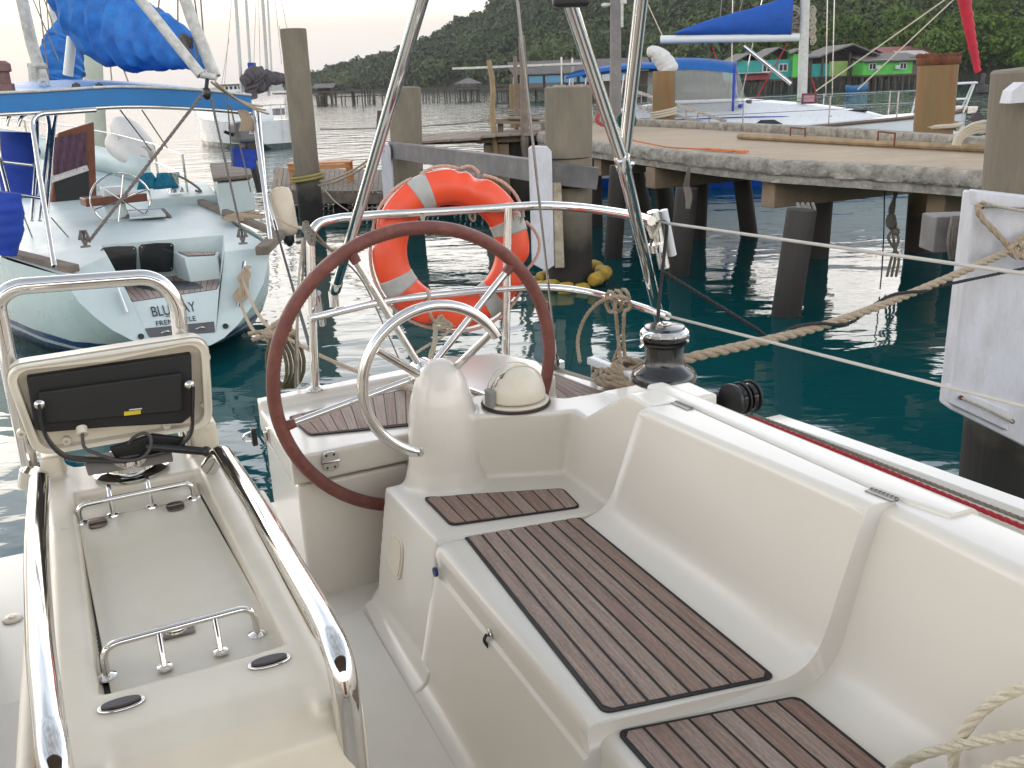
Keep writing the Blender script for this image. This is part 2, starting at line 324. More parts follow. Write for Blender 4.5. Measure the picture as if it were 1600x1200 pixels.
# ================================================================ water
def watermat():
    m = bpy.data.materials.new('harbour_water'); m.use_nodes = True; t = m.node_tree; b = t.nodes['Principled BSDF']; L = t.links.new
    def K(ty): return t.nodes.new(ty)
    g = K('ShaderNodeNewGeometry')
    def nz(scale, st, det, dist=0.0, rot=0.0):
        mp_ = K('ShaderNodeMapping'); mp_.inputs['Scale'].default_value = st; mp_.inputs['Rotation'].default_value = (0, 0, rot); L(g.outputs['Position'], mp_.inputs[0])
        n = K('ShaderNodeTexNoise'); n.inputs['Scale'].default_value = scale; n.inputs['Detail'].default_value = det; n.inputs['Roughness'].default_value = .45; n.inputs['Distortion'].default_value = dist; L(mp_.outputs[0], n.inputs['Vector']); return n.outputs['Fac']
    a = nz(.55, (1, 1.7, 1), 1.5, .6, .15); c = nz(1.9, (1, 1.8, 1), 2, .5, -.2); d = nz(7.5, (1, 1.9, 1), 3, .3, .3)
    def sc(x, k, add=None):
        q = K('ShaderNodeMath'); q.operation = 'MULTIPLY_ADD'; L(x, q.inputs[0]); q.inputs[1].default_value = k
        if add is None: q.inputs[2].default_value = 0
        else: L(add, q.inputs[2])
        return q.outputs[0]
    h = sc(d, .006, sc(c, .055, sc(a, .20)))
    bp = K('ShaderNodeBump'); bp.inputs['Strength'].default_value = .14; bp.inputs['Distance'].default_value = 1.0; L(h, bp.inputs['Height']); L(bp.outputs[0], b.inputs['Normal'])
    sy = K('ShaderNodeSeparateXYZ'); L(g.outputs['Position'], sy.inputs[0]); wr = K('ShaderNodeMapRange'); wr.inputs['From Min'].default_value = 14; wr.inputs['From Max'].default_value = 45; wr.inputs['To Min'].default_value = .14; wr.inputs['To Max'].default_value = .36; L(sy.outputs['Y'], wr.inputs['Value']); L(wr.outputs[0], bp.inputs['Strength'])     # the open roadstead is ruffled, the berth is sheltered
    n = nz(.15, (1, 1, 1), 3)
    r = K('ShaderNodeValToRGB'); r.color_ramp.elements[0].position = .3; r.color_ramp.elements[0].color = (.002, .044, .048, 1); r.color_ramp.elements[1].position = .7; r.color_ramp.elements[1].color = (.004, .062, .066, 1); L(n, r.inputs[0]); L(r.outputs[0], b.inputs['Base Color'])
    b.inputs['Roughness'].default_value = .03; b.inputs['IOR'].default_value = 1.34
    return m
waterM = watermat()
mb = MB(); mb.add([(-3000, -60, 0), (3000, -60, 0), (3000, 4500, 0), (-3000, 4500, 0)], [(0, 1, 2, 3)], 0, False)
struct(mb.build('water', waterM, base=(0, 0, 0)))
mb = MB(); mb.add([(-3000, -60, -6), (3000, -60, -6), (3000, 4500, -6), (-3000, 4500, -6)], [(0, 1, 2, 3)], 0, False)
struct(mb.build('seabed', mat('seabed_sand', (.12, .11, .08), .9), base=(0, 0, -6)))
# ================================================================ hill
soil = mat('forest_floor', (.022, .028, .012), .95, var=.4, scale=.05)
AZP = [-.30, -.205, -.19, -.155, -.13, -.075, -.023, .065, .2, .39, .55, .8, 1.2]          # tan(azimuth)
ELP = [0.0, 0.0, .3, .8, 1.1, 2.2, 3.4, 5.4, 7.2, 8.0, 8.0, 7.5, 7.0]                    # ridge elevation, degrees
SHP = [640, 560, 520, 480, 450, 380, 330, 270, 215, 178, 172, 172, 180]
def hillpt(u, v):
    el_ = np.interp(u, AZP, ELP); ys = np.interp(u, AZP, SHP)
    dep = 40+el_*28; y = ys+v*dep
    zr = (ys+dep)*math.tan(math.radians(el_))*.93
    k = min(v, 1); z = zr*(.12*min(k*6, 1)+.88*k**1.15) if v <= 1 else zr*(1-(v-1)*.9)
    n = noise.noise(V((u*y*.012, y*.012, 3)))*zr*.10*min(1, v*2)
    return V((u*y, y, max(z+n, -1 if v <= 0 else .4)-(.8 if v <= 0 else 0)))
P = [[hillpt(-.235+i*.014, -.03 if j == 0 else (j-1)/24) for j in range(42)] for i in range(104)]
mb = MB(); mb.grid(P, 0, True); struct(mb.build('hill', soil, base=(60, 200, 0)))
mb = MB()
for x0, x1, y_, h_ in ((-1650, -1120, 2600, 62), (-1080, -620, 3300, 38), (-3000, -1700, 3900, 60)):
    ring = []
    for i in range(40):
        u = i/39; h = h_*math.sin(math.pi*u)**.7*(.7+.5*noise.noise(V((u*6, y_, 0)))); ring.append([V((x0+(x1-x0)*u, y_-150, -2)), V((x0+(x1-x0)*u, y_, max(h, 1))), V((x0+(x1-x0)*u, y_+150, -2))])
    mb.grid(ring)
struct(mb.build('distant_islands', soil, base=(-1500, 3200, 0)))

def leafmat(name, stops):
    m = bpy.data.materials.new(name); m.use_nodes = True; t = m.node_tree; b = t.nodes['Principled BSDF']; L = t.links.new
    a = t.nodes.new('ShaderNodeAttribute'); a.attribute_name = 'tone'
    r = t.nodes.new('ShaderNodeValToRGB'); r.color_ramp.elements[0].color = (*stops[0], 1); r.color_ramp.elements[1].color = (*stops[-1], 1)
    for i, s_ in enumerate(stops[1:-1]): x = r.color_ramp.elements.new((i+1)/(len(stops)-1)); x.color = (*s_, 1)
    L(a.outputs['Fac'], r.inputs[0]); L(r.outputs[0], b.inputs['Base Color']); b.inputs['Roughness'].default_value = .7; b.inputs['Specular IOR Level'].default_value = .25
    return m
forestM = leafmat('forest_leaves', [(.028, .042, .014), (.040, .062, .018), (.062, .088, .024), (.095, .120, .034)])
mangM = leafmat('mangrove_leaves', [(.045, .075, .012), (.065, .115, .016), (.095, .155, .022)])
barkM = mat('grey_bark', (.10, .085, .065), .9, var=.3, scale=4)
def leafcloud(centres, radii, tones, per, size, rs, squash=.8):
    """many leaf-sized quads over lumpy crowns; returns vertex array, tone array"""
    n = len(centres); tot = int(np.sum(per))
    idx = np.repeat(np.arange(n), per)
    d = rs.normal(size=(tot, 3)); d /= np.linalg.norm(d, axis=1)[:, None]; d[:, 2] = np.where(d[:, 2] < -.35, -d[:, 2], d[:, 2])
    rad = radii[idx]*(rs.uniform(.72, 1.06, tot))*(1+.22*np.sin(d[:, 0]*5+idx)*np.cos(d[:, 2]*5+idx*1.7))
    c = centres[idx]+d*rad[:, None]*np.array([1, 1, squash])
    nrm = d+rs.normal(size=(tot, 3))*.55; nrm /= np.linalg.norm(nrm, axis=1)[:, None]
    up = rs.normal(size=(tot, 3)); u = np.cross(nrm, up); u /= np.linalg.norm(u, axis=1)[:, None]; v = np.cross(nrm, u)
    s_ = (size[idx]*rs.uniform(.6, 1.4, tot))[:, None]
    q = np.stack([c-u*s_, c-v*s_*.6, c+u*s_, c+v*s_*.6], 1).reshape(-1, 3)
    tn = np.clip(tones[idx]+rs.uniform(-.14, .14, tot), 0, 1)
    return q, np.repeat(tn, 4)
def cloudmesh(name, q, tn, m, parent=None, base=None):
    b0 = np.array(base if base is not None else [q[:, 0].mean(), q[:, 1].mean(), q[:, 2].min()]); q = q-b0
    k = len(q)//4; me = bpy.data.meshes.new(name); me.vertices.add(len(q)); me.vertices.foreach_set('co', q.astype('f').ravel())
    me.loops.add(len(q)); me.loops.foreach_set('vertex_index', np.arange(len(q), dtype='i')); me.polygons.add(k)
    me.polygons.foreach_set('loop_start', np.arange(0, len(q), 4, dtype='i')); me.polygons.foreach_set('loop_total', np.full(k, 4, 'i'))
    at = me.attributes.new('tone', 'FLOAT', 'POINT'); at.data.foreach_set('value', tn.astype('f'))
    me.update(); me.validate(); me.materials.append(m); o = bpy.data.objects.new(name, me); COL.objects.link(o); o['_w'] = list(map(float, b0))
    if parent is not None: o.parent = parent; o.location = V(b0)-V(parent['_w'])
    else: o.location = V(b0)
    return o
C_, R__, T_, PN, SZ = [], [], [], [], []
rs = np.random.RandomState(11)
for k in range(5200):
    u = rs.uniform(-.215, .95); v = rs.uniform(0, 1.12)**.9
    if u > .62 and rs.rand() < .5: continue
    p = hillpt(u, v); r = rs.uniform(2.6, 5.6)*(1 if v > .06 else .8)
    if p.z < .2: continue
    tl = .36+.45*noise.noise(V((p.x*.025, p.y*.025, p.z*.04)))+rs.uniform(-.22, .22)+(.15 if v < .15 else 0)
    hgt = r*.75 + (rs.uniform(1, 4) if rs.rand() < .12 else 0)
    C_.append((p.x, p.y, p.z+hgt)); R__.append(r); T_.append(tl); PN.append(int(130*min(1.5, (r/4)**2*(330/p.y)**.6)) + 30); SZ.append(.30+p.y*.0013)
q, tn = leafcloud(np.array(C_), np.array(R__), np.array(T_), np.array(PN), np.array(SZ), rs)
fo = cloudmesh('forest', q, tn, forestM); tag(fo, 'dense dark green jungle covering the hillside', 'forest', kind='stuff')

def tree(u, y, h, r, label, group, seed, tone=.5, m=mangM, tr=.2):
    rs_ = np.random.RandomState(seed); x = u*y
    root = empty('mangrove_tree' if m is mangM else 'broadleaf_tree', (x, y, .2), label, 'tree', group)
    mb = MB(); mb.tube([(x, y, -.6), (x+.2, y, h*.35), (x-.1, y, h*.7)], [tr, tr*.8, tr*.45], 7)
    for k in range(5):
        a = rs_.uniform(0, 6.28); mb.tube([(x, y, h*(.25+.08*k)), (x+math.cos(a)*r*.6, y+math.sin(a)*r*.6, h*(.5+.06*k))], [tr*.5, tr*.2], 5)
    if m is mangM:
        for k in range(6): a = k*1.05; mb.tube([(x, y, 1.1), (x+math.cos(a)*.7, y+math.sin(a)*.7, .7), (x+math.cos(a)*1.1, y+math.sin(a)*1.1, -.6)], .05, 5)
    mb.build('trunk', barkM, root)
    n = 16; cs = []; rr = []
    for k in range(n):
        a = rs_.uniform(0, 6.28); d = r*.62*math.sqrt(rs_.rand()); z = h*rs_.uniform(.30, .86); d *= 1-.5*abs(z/h-.5)
        cs.append((x+math.cos(a)*d, y+math.sin(a)*d, z)); rr.append(r*rs_.uniform(.30, .46))
    q, tn = leafcloud(np.array(cs), np.array(rr), np.clip(tone+rs_.uniform(-.35, .35, n), 0, 1), np.full(n, 150), np.full(n, .30), rs_)
    cloudmesh('crown', q, tn, m, root)
places = ['behind the bright green stilt house', 'just right of the bright green stilt house', 'left of the rusted pile in the far shore line', 'seen right behind the rusted pile top', 'behind the red furled sail', 'right of the red furled sail', 'tall one at the right edge of the far shore', 'low one by the water at the right of the photo', 'above the red tin roof', 'second clump left of the red furled sail', 'between the mast and the dark gabled hall', 'above the dark gabled hall', 'far right corner beyond the concrete post', 'behind the teal stilt house']
spec = [(.435, 150, 10, 5.6), (.47, 146, 10.5, 6), (.40, 158, 12, 6), (.45, 140, 7.0, 5), (.50, 142, 9, 6), (.535, 140, 10.5, 6.3), (.575, 142, 13, 7), (.545, 132, 6, 4.4), (.415, 150, 11, 5.4), (.487, 150, 13, 6.2), (.31, 160, 11, 6), (.355, 160, 12, 6.2), (.62, 140, 11, 7), (.265, 158, 9.5, 5.6)]
for k, (u, y, h, r) in enumerate(spec):
    tree(u, y, h, r, 'bushy light green mangrove '+places[k], 'mangroves along the far shore', 40+k, .35+.35*((k*37) % 10)/10)
# coconut palms standing out of the slope
palmM = leafmat('palm_fronds', [(.030, .055, .018), (.05, .085, .028), (.07, .11, .04)])
for k, (px, py, y, h) in enumerate([(1195, 60, 200, 13), (1285, 45, 195, 15), (1340, 30, 200, 14), (1232, 20, 225, 14), (1395, 25, 190, 14), (1110, 58, 205, 12)]):
    p = PY(px, py, y); root = empty('coconut_palm', (p.x, y, p.z-h), 'coconut palm on the lower slope, '+['left of the white mast', 'above the dark gabled hall', 'above the lime green walls', 'high behind the mast of the white yacht', 'above the red tin roof', 'above the boom of the white yacht'][k], 'palm', 'coconut palms on the slope')
    MB().tube([(p.x-.8, y, p.z-h), (p.x-.3, y, p.z-h*.5), (p.x, y, p.z)], [.25, .2, .15], 7).build('trunk', barkM, root)
    mb = MB(); vals = []
    for f in range(17):
        a = f*2.4; el_ = .9-.13*(f % 11); L0 = 4.2
        prev = None
        for s_ in range(7):
            t = s_/6; d = L0*t; z = math.sin(el_)*d-1.9*t*t*1.2; c = V((p.x+math.cos(a)*d*math.cos(el_*.6), y+math.sin(a)*d*math.cos(el_*.6), p.z+z))
            sd = V((-math.sin(a), math.cos(a), 0))*(.75*math.sin(math.pi*min(t+.12, 1)))
            cur = (c+sd-V((0, 0, .45*abs(sd.length))), c, c-sd-V((0, 0, .45*abs(sd.length))))
            if prev:
                mb.add([prev[0], prev[1], cur[1], cur[0]], [(0, 1, 2, 3)]); mb.add([prev[1], prev[2], cur[2], cur[1]], [(0, 1, 2, 3)])
            prev = cur
    o = mb.build('crown', palmM, root); at = o.data.attributes.new('tone', 'FLOAT', 'POINT'); at.data.foreach_set('value', [random.random() for _ in range(len(o.data.vertices))])
# ================================================================ far shore: jetty, gazebo, stilt houses
dkwood = mat('dark_jetty_wood', (.075, .062, .05), .9, var=.3, scale=2)
roofg = mat('grey_tin_roof', (.14, .125, .12), .8, var=.25, scale=1.2, stain=(.10, .07, .05), stain_amt=.5, stain_scale=.8)
roofr = mat('red_tin_roof', (.25, .075, .07), .7, var=.2, scale=1.2)
roofw = mat('whitish_tin_roof', (.42, .40, .37), .7, var=.2, scale=1.2)
def wallm(n, c): return mat(n, c, .8, var=.12, scale=.8, stain=tuple(x*.5 for x in c), stain_amt=.5, stain_scale=.7)
tealw, greenw, limew, bluew, greyw, darkw = wallm('teal_boards', (.03, .27, .25)), wallm('bright_green_boards', (.09, .45, .07)), wallm('lime_green_boards', (.25, .38, .10)), wallm('pale_blue_boards', (.12, .28, .42)), wallm('grey_boards', (.14, .12, .105)), wallm('dark_brown_boards', (.045, .03, .022))
whitew = wallm('white_boards', (.5, .52, .52))
def X(px, py, y): return PY(px, py, y).x
def Zz(px, py, y): return PY(px, py, y).z
# far jetty
jy = 152; root = empty('wooden_jetty', (X(480, 150, jy), jy, 0), 'long thin wooden jetty on rows of spindly posts far across the water', 'jetty')
MB().beam((X(430, 147, jy), jy, 1.95), (X(660, 147, jy), jy, 1.95), 1.6, .18).beam((X(515, 147, jy-2), jy-2, 1.2), (X(660, 147, jy-2), jy-2, 1.2), .5, .14).beam((X(655, 147, jy), jy, 1.95), (X(810, 147, jy-6), jy-6, 2.0), 1.6, .18).build('deck', dkwood, root)
r_ = random.Random(3); n_ = 0
for px in [486, 497, 500, 503, 509, 522, 526, 533, 537, 551, 554, 556, 566, 568, 572, 575, 581, 585, 587, 598, 601, 605, 612, 620, 629, 650, 656, 663, 668, 672, 677, 681, 686, 690, 697, 702, 706, 712, 718, 722, 727, 730, 735, 741, 745, 750, 757, 761, 766, 772, 777, 783, 788, 793, 799, 806]:
    x = X(px, 150, jy); y = jy+r_.uniform(-2.4, 1.4)-(4 if px > 660 else 0); tl = r_.uniform(-.25, .25); w_ = .30 if px in (500, 509, 551, 503) else r_.uniform(.06, .12)
    top = r_.choice([2.0, 2.1, 2.4, 1.4]); top = {566: 6.2, 486: 4.6}.get(px, top)
    MB().tube([(x+tl, y, top), (x, y, -1)], w_, 6).build('post', dkwood, root)
lb = MB()
for z in (.5, .95, 1.4): lb.beam((X(576, 150, 148), 148, z), (X(586, 150, 148), 148, z), .08, .08)
lb.beam((X(576, 150, 148), 148, 0), (X(576, 150, 148), 148, 1.7), .08, .08, up=(0, 1, 0)).beam((X(586, 150, 148), 148, 0), (X(586, 150, 148), 148, 1.7), .08, .08, up=(0, 1, 0)); lb.build('ladder', dkwood, root)
def gable(mbx, x0, x1, y0, y1, z0, z1, over=.5, t=.14, mi=0):     # ridge along x
    ym = (y0+y1)/2
    for (ya, yb) in ((y0-over, ym), (y1+over, ym)):
        q = [V((x0-over, ya, z0)), V((x1+over, ya, z0)), V((x1+over, yb, z1)), V((x0-over, yb, z1))]; mbx.prism(q, V((0, 0, t)), mi)
def gabley(mbx, x0, x1, y0, y1, z0, z1, over=.4, t=.14, mi=0, xm=None):    # ridge along y, gable end faces the water
    xm = (x0+x1)/2 if xm is None else xm
    for (xa, xb) in ((x0-over, xm), (x1+over, xm)):
        q = [V((xa, y0-over, z0)), V((xb, y0-over, z1)), V((xb, y1+over, z1)), V((xa, y1+over, z0))]; mbx.prism(q, V((0, 0, t)), mi)
def stilts(root, x0, x1, y0, y1, z, n, m=dkwood, w_=.13):
    MB().box(((x0+x1)/2, (y0+y1)/2, z-.12), (x1-x0+.6, y1-y0+.6, .24)).build('platform', m, root)
    for i in range(n):
        for y in (y0, y1): MB().tube([(x0+(x1-x0)*i/(n-1), y, z-.2), (x0+(x1-x0)*i/(n-1)+random.uniform(-.2, .2), y, -1)], w_, 6).build('stilt', m, root)
def window(root, xc, y, zc, w_, h_, fr=whitew, gl=glassd, bars=1):
    f = MB(); 
    for dx, dz, a, b in ((0, h_/2, w_, .12), (0, -h_/2, w_, .12), (-w_/2, 0, .12, h_+.12), (w_/2, 0, .12, h_+.12)): f.box((xc+dx, y-.05, zc+dz), (a, .12, b))
    for i in range(bars): f.box((xc-w_/2+w_*(i+1)/(bars+1), y-.05, zc), (.09, .1, h_))
    o = f.build('window', fr, root); MB().box((xc, y-.02, zc), (w_-.1, .05, h_-.1)).build('pane', gl, o)
# gazebo
y = 150; x0, x1 = X(718, 130, y), X(745, 130, y); root = empty('gazebo', ((x0+x1)/2, y, 0), 'small thatched gazebo with white posts on the far jetty', 'gazebo')
stilts(root, x0, x1, y-1, y+1.6, Zz(730, 140, y), 4)
z0, z1 = Zz(730, 130, y), Zz(730, 121, y); xm = (x0+x1)/2
mb = MB(); q = [V((x0-.7, y-1.8, z0)), V((x1+.7, y-1.8, z0)), V((x1+.7, y+2.2, z0)), V((x0-.7, y+2.2, z0))]
mb.add(q+[V((xm, y, z1))]+[p-V((0, 0, .15)) for p in q], [(0, 1, 4), (1, 2, 4), (2, 3, 4), (3, 0, 4), (5, 6, 1, 0), (6, 7, 2, 1), (7, 8, 3, 2), (8, 5, 0, 3), (8, 7, 6, 5)], 0, False); mb.build('roof', roofg, root)
for i in range(4):
    for yy in (y-1, y+1.6): MB().box((x0+(x1-x0)*i/3, yy, (Zz(730, 140, y)+z0)/2), (.16, .16, z0-Zz(730, 140, y))).build('post', whitew, root)
# little hut at the jetty's end
y = 170; x0, x1 = X(497, 140, y), X(521, 140, y); root = empty('jetty_hut', ((x0+x1)/2, y, 0), 'tiny hut with a pale hipped roof at the far end of the long jetty', 'hut')
mb = MB(); gable(mb, x0, x1, y-2, y+2, Zz(505, 138, y), Zz(505, 132, y)); mb.build('roof', roofg, root); MB().box(((x0+x1)/2, y, 2.1), (x1-x0-.4, 3, 1.3)).build('wall', darkw, root); stilts(root, x0, x1, y-2, y+2, 1.5, 4)
# blue hut with long dark roof
y = 128; root = empty('blue_stilt_house', (X(850, 140, y), y, 0), 'long dark-roofed stilt house with pale blue window panels, left of the white yacht', 'house')
x0, x1 = X(800, 130, y), X(1012, 130, y); zf, ze, zr = Zz(850, 137, y), Zz(850, 115, y), Zz(850, 96, y)
stilts(root, X(776, 130, y), x1, y, y+7, zf, 16)
mb = MB(); mb.box(((x0+x1)/2, y+3.5, (zf+ze)/2), (x1-x0, 7, ze-zf)); mb.build('wall', darkw, root)
mb = MB(); gable(mb, x0, x1, y, y+7, ze-.1, zr); mb.build('roof', roofg, root)
xp0, xp1 = X(774, 130, y), X(797, 130, y); mb = MB(); gabley(mb, xp0, xp1, y-2, y+4, ze+.1, zr, .3); mb.build('porch_roof', roofg, root)
for xx in (xp0, xp1):
    for yy in (y-2, y+3): MB().box((xx, yy, (zf+ze)/2), (.18, .18, ze-zf+.2)).build('porch_post', dkwood, root)
for a, b, m_ in ((801, 808, whitew), (812, 822, bluew), (826, 848, bluew), (852, 877, bluew), (881, 901, bluew), (906, 925, bluew), (935, 960, whitew), (966, 985, bluew)):
    xa, xb = X(a, 125, y), X(b, 125, y); MB().box(((xa+xb)/2, y-.08, Zz(850, 124, y)), (xb-xa, .12, .95)).build('window_panel', m_, root)
for a, b in ((826, 848), (852, 877)):
    xa, xb = X(a, 125, y), X(b, 125, y); MB().box(((xa+xb)/2, y-.08, Zz(850, 133, y)), (xb-xa, .12, .55)).build('lower_panel', greyw, root)
# teal house row
y = 130; root = empty('teal_stilt_house', (X(1205, 120, y), y, 0), 'teal stilt house with several grey roofs, left of the white mast', 'house')
x0, x1 = X(1150, 120, y), X(1246, 120, y); zf, ze = Zz(1200, 124, y), Zz(1200, 94, y); stilts(root, x0, x1, y, y+8, zf, 9)
MB().box(((x0+x1)/2, y+4, (zf+ze)/2), (x1-x0, 8, ze-zf)).build('wall', tealw, root)
mb = MB(); xm = x0+(x1-x0)*.42; gabley(mb, x0, xm, y, y+8, ze-.2, ze+.9); gabley(mb, xm, x1, y+1, y+8, ze, ze+1.5); mb.build('roof', roofg, root)
MB().box((x0+2.2, y-1.2, zf+.9), (4, 2.2, .12)).build('awning', roofw, root); MB().box((x0+2.5, y-1, zf+.35), (3.2, .8, .7)).build('stall_front', wallm('faded_red_boards', (.28, .05, .06)), root)
window(root, xm+.6, y, ze-1.0, 1.1, .9); window(root, x1-2.0, y, ze-1.0, 1.1, .9)
y = 129.0; root = empty('small_green_hut', (X(1252, 110, y), y, 0), 'small green hut half hidden behind the white mast', 'hut'); x0, x1 = X(1240, 110, y), X(1262, 110, y)
ze, zf = Zz(1250, 84, y), Zz(1250, 120, y); MB().box(((x0+x1)/2, y+2, (zf+ze)/2), (x1-x0, 3, ze-zf)).build('wall', greenw, root); mb = MB(); gabley(mb, x0, x1, y+.4, y+4, ze, ze+.6); mb.build('roof', roofg, root); stilts(root, x0, x1, y+.6, y+3.4, zf, 3)
# dark gabled hall
y = 131; root = empty('gabled_hall', (X(1320, 110, y), y, 0), 'open dark hall with a broad gabled roof and lime green walls over the water', 'hall')
x0, x1, xm = X(1279, 100, y), X(1362, 100, y), X(1325, 100, y); ze, zr, zf = Zz(1320, 89, y), Zz(1325, 71, y), Zz(1300, 119, y)
mb = MB(); gabley(mb, x0, x1, y-1, y+9, ze, zr, .5, .2, 0, xm); mb.build('roof', roofg, root)
MB().prism([(x0, y+2.5, zf), (x1, y+2.5, zf), (x1, y+2.5, ze), (xm, y+2.5, zr-.2), (x0, y+2.5, ze)], (0, 6, 0)).build('wall', darkw, root)
stilts(root, X(1268, 110, y), x1, y, y+9, zf, 9)
for a in (1283, 1325, 1360): MB().box((X(a, 100, y), y-.6, (zf+ze)/2+.2), (.2, .2, ze-zf+.6)).build('post', dkwood, root)
for a, b, t_, m_ in ((1267, 1293, 99, tealw), (1294, 1322, 96, limew), (1330, 1348, 96, limew)):
    xa, xb = X(a, 110, y), X(b, 110, y); zt = Zz(1300, t_, y); MB().box(((xa+xb)/2, y-.3, (zf+zt)/2), (xb-xa, .25, zt-zf)).build('board_wall', m_, root)
# bright green house
y = 127; root = empty('green_stilt_house', (X(1390, 110, y), y, 0), 'bright green stilt house with two white-framed windows and a patched tin roof', 'house')
x0, x1, x2 = X(1349, 110, y), X(1425, 110, y), X(1442, 110, y); zf, ze = Zz(1390, 116, y), Zz(1390, 96, y)
stilts(root, x0, x2, y, y+6, zf, 10); MB().box(((x0+x1)/2, y+3, (zf+ze)/2), (x1-x0, 6, ze-zf)).build('wall', greenw, root)
MB().box(((x1+x2)/2+.02, y+3.2, (zf+ze)/2+.25), (x2-x1-.04, 5, ze-zf+.5)).build('grey_annexe', greyw, root)
MB().prism([(x0-.3, y-.7, ze+.02), (x2+.2, y-.7, ze+.02), (x2+.2, y+6.3, ze+1.0), (x0-.3, y+6.3, ze+1.0)], (0, 0, .12)).build('roof', roofg, root)
MB().box(((x0*2+x1)/3, y-.4, ze+.24), ((x1-x0)*.45, .6, .08)).build('roof_patch', roofw, root)
window(root, X(1363, 104, y), y, Zz(1363, 104, y), .85, .75); window(root, X(1411, 103, y), y, Zz(1411, 103, y), .85, .75)
for a in (1371, 1401): MB().box((X(a, 104, y), y-.25, Zz(a, 105, y)), (.6, .4, .45)).build('air_conditioner', whitew, root)
y = 139; root = empty('red_roofed_house', (X(1420, 90, y), y, 0), 'house with a faded red tin roof behind the bright green stilt house', 'house')
x0, x1 = X(1386, 80, y), X(1462, 80, y); ze, zr = Zz(1420, 84, y), Zz(1420, 73, y)
mb = MB(); gable(mb, x0, x1, y, y+7, ze, zr); mb.build('roof', roofr, root); MB().box(((x0+x1)/2, y+3.5, (ze+1)/2), (x1-x0, 7, ze-1)).build('wall', darkw, root)
y = 134.5; root = empty('white_roofed_shed', (X(1420, 90, y), y, 0), 'low shed with a whitish tin roof between the green and red-roofed houses', 'shed')
x0, x1 = X(1407, 84, y), X(1452, 84, y); z = Zz(1420, 87, y); MB().prism([(x0, y-.8, z), (x1, y-.8, z), (x1, y+2.5, z+.6), (x0, y+2.5, z+.6)], (0, 0, .1)).build('roof', roofw, root); MB().box(((x0+x1)/2, y+1, z/2+.4), (x1-x0-.4, 3, z-.8)).build('wall', darkw, root)
# ================================================================ piles
def depth(p): return (V(p)-EYE).dot(_F)
def pile(name, wx, wy, tx, ty, wpx, m, label, group=None, n=28, taper=1.0, rimcap=True, cat='pile', hollow=False, zlo=-4):
    b = PZ(wx, wy, 0); t = PY(tx, ty, b.y); r = wpx*depth(b)/FPX/2; d = (b-t); lo = b+d.normalized()*(-zlo)
    root_b = V((b.x, b.y, 0)); L_ = (t-lo).length; ax = (t-lo).normalized()
    prof = []
    k = 14
    for i in range(k+1): prof.append((r*(1+(taper-1)*i/k)*(1+random.uniform(-.006, .006)), L_*i/k))
    if hollow: prof += [(r*.86, L_+.01), (r*.84, L_-.5)]
    else: prof += [(r*taper*.96, L_+.012), (r*taper*.5, L_+.02)]
    mb = MB(); mb.lathe(lo, prof, n, 0, ax)
    o = mb.build(name, m, None, base=(b.x, b.y, 0)); tag(o, label, cat, group); return o, b, t, r
pile('concrete_pile', 487, 345, 458, 46, 38, pileM, 'tall slender concrete pile left of the lifebuoy, rope round its foot', 'concrete piles')
o2, b2, t2, r2 = pile('concrete_pile', 640, 368, 632, 137, 48, pileM, 'stout concrete pile behind the upper left of the lifebuoy, holding the timber beam', 'concrete piles')
o3, b3, t3, r3 = pile('concrete_pile', 890, 445, 888, 137, 70, pileM, 'thickest concrete pile in the middle, ringed by yellow floats', 'concrete piles')
# broken reinforcement crust on top of the central pile
mb = MB()
for k in range(44):
    a = random.uniform(0, 6.28); rr = r3*random.uniform(.3, .95); mb.ball((t3.x+math.cos(a)*rr, t3.y+math.sin(a)*rr, t3.z+.012), random.uniform(.015, .04), 0, 6, (1.3, 1, .7))
mb.build('broken_crust', concrough, o3)
o8, b8, t8, r8 = pile('concrete_pile', 1577, 800, 1645, 108, 150, pileM, 'near concrete pile at the right edge behind the white fender board', 'concrete piles')
pb = PP(1592, 145, V((b8.x, b8.y-r8*1.02, 0)), V((0, 1, 0)))
MB().prism([pb+V((-.04, 0, -.05)), pb+V((.09, 0, -.045)), pb+V((.085, 0, .03)), pb+V((.02, 0, .05)), pb+V((-.03, 0, .01))], (0, .1, 0)).build('white_paint_patch', wpaint, o8)
MB().ball(t8+V((-.14, -.1, .05)), .05, 0, 8, (1.4, 1, .8)).ball(t8+V((-.05, -.14, .04)), .04, 0, 8).build('stone', concrough, o8)
o7, b7, t7, r7 = pile('rusted_pile', 1443, 392, 1467, 90, 56, pileR, 'fat rust-streaked yellowish pile behind the pier deck with a rope round it', 'rusted piles')
# jagged rim and rope turns on the rusted pile
for k in range(2): pass
mb = MB(); mb.lathe(t7-V((0, 0, .1)), [(r7*1.0, 0), (r7*1.07, .02), (r7*1.1, .10), (r7*1.04, .13), (r7*.8, .12)], 28); 
for k in range(26):
    a = k/26*6.28; mb.ball((t7.x+math.cos(a)*r7*1.02, t7.y+math.sin(a)*r7*1.02, t7.z+.03), random.uniform(.02, .04), 0, 6)
mb.build('rusty_rim', rustdk, o7)
def ropering(c, r, th, turns, m, name, label=None, cat=None, pitch=None, tilt=0, group=None, parent=None):
    pts = []
    for i in range(int(turns*28)+1):
        a = i/28*2*math.pi; pts.append(V(c)+V((math.cos(a)*r*random.uniform(.99, 1.02), math.sin(a)*r*random.uniform(.99, 1.02), (pitch or th*2)*i/28+tilt*math.cos(a))))
    o = MB().tube(pts, th, 7).build(name, m, parent)
    if label: tag(o, label, cat, group)
    return o
zr = PY(1460, 204, b7.y-r7).z
ropering((b7.x+.03, b7.y, zr), r7*1.06, .035, 1.5, ropew, 'rope', 'pale rope looped round the foot of the fat rusted pile', 'rope')
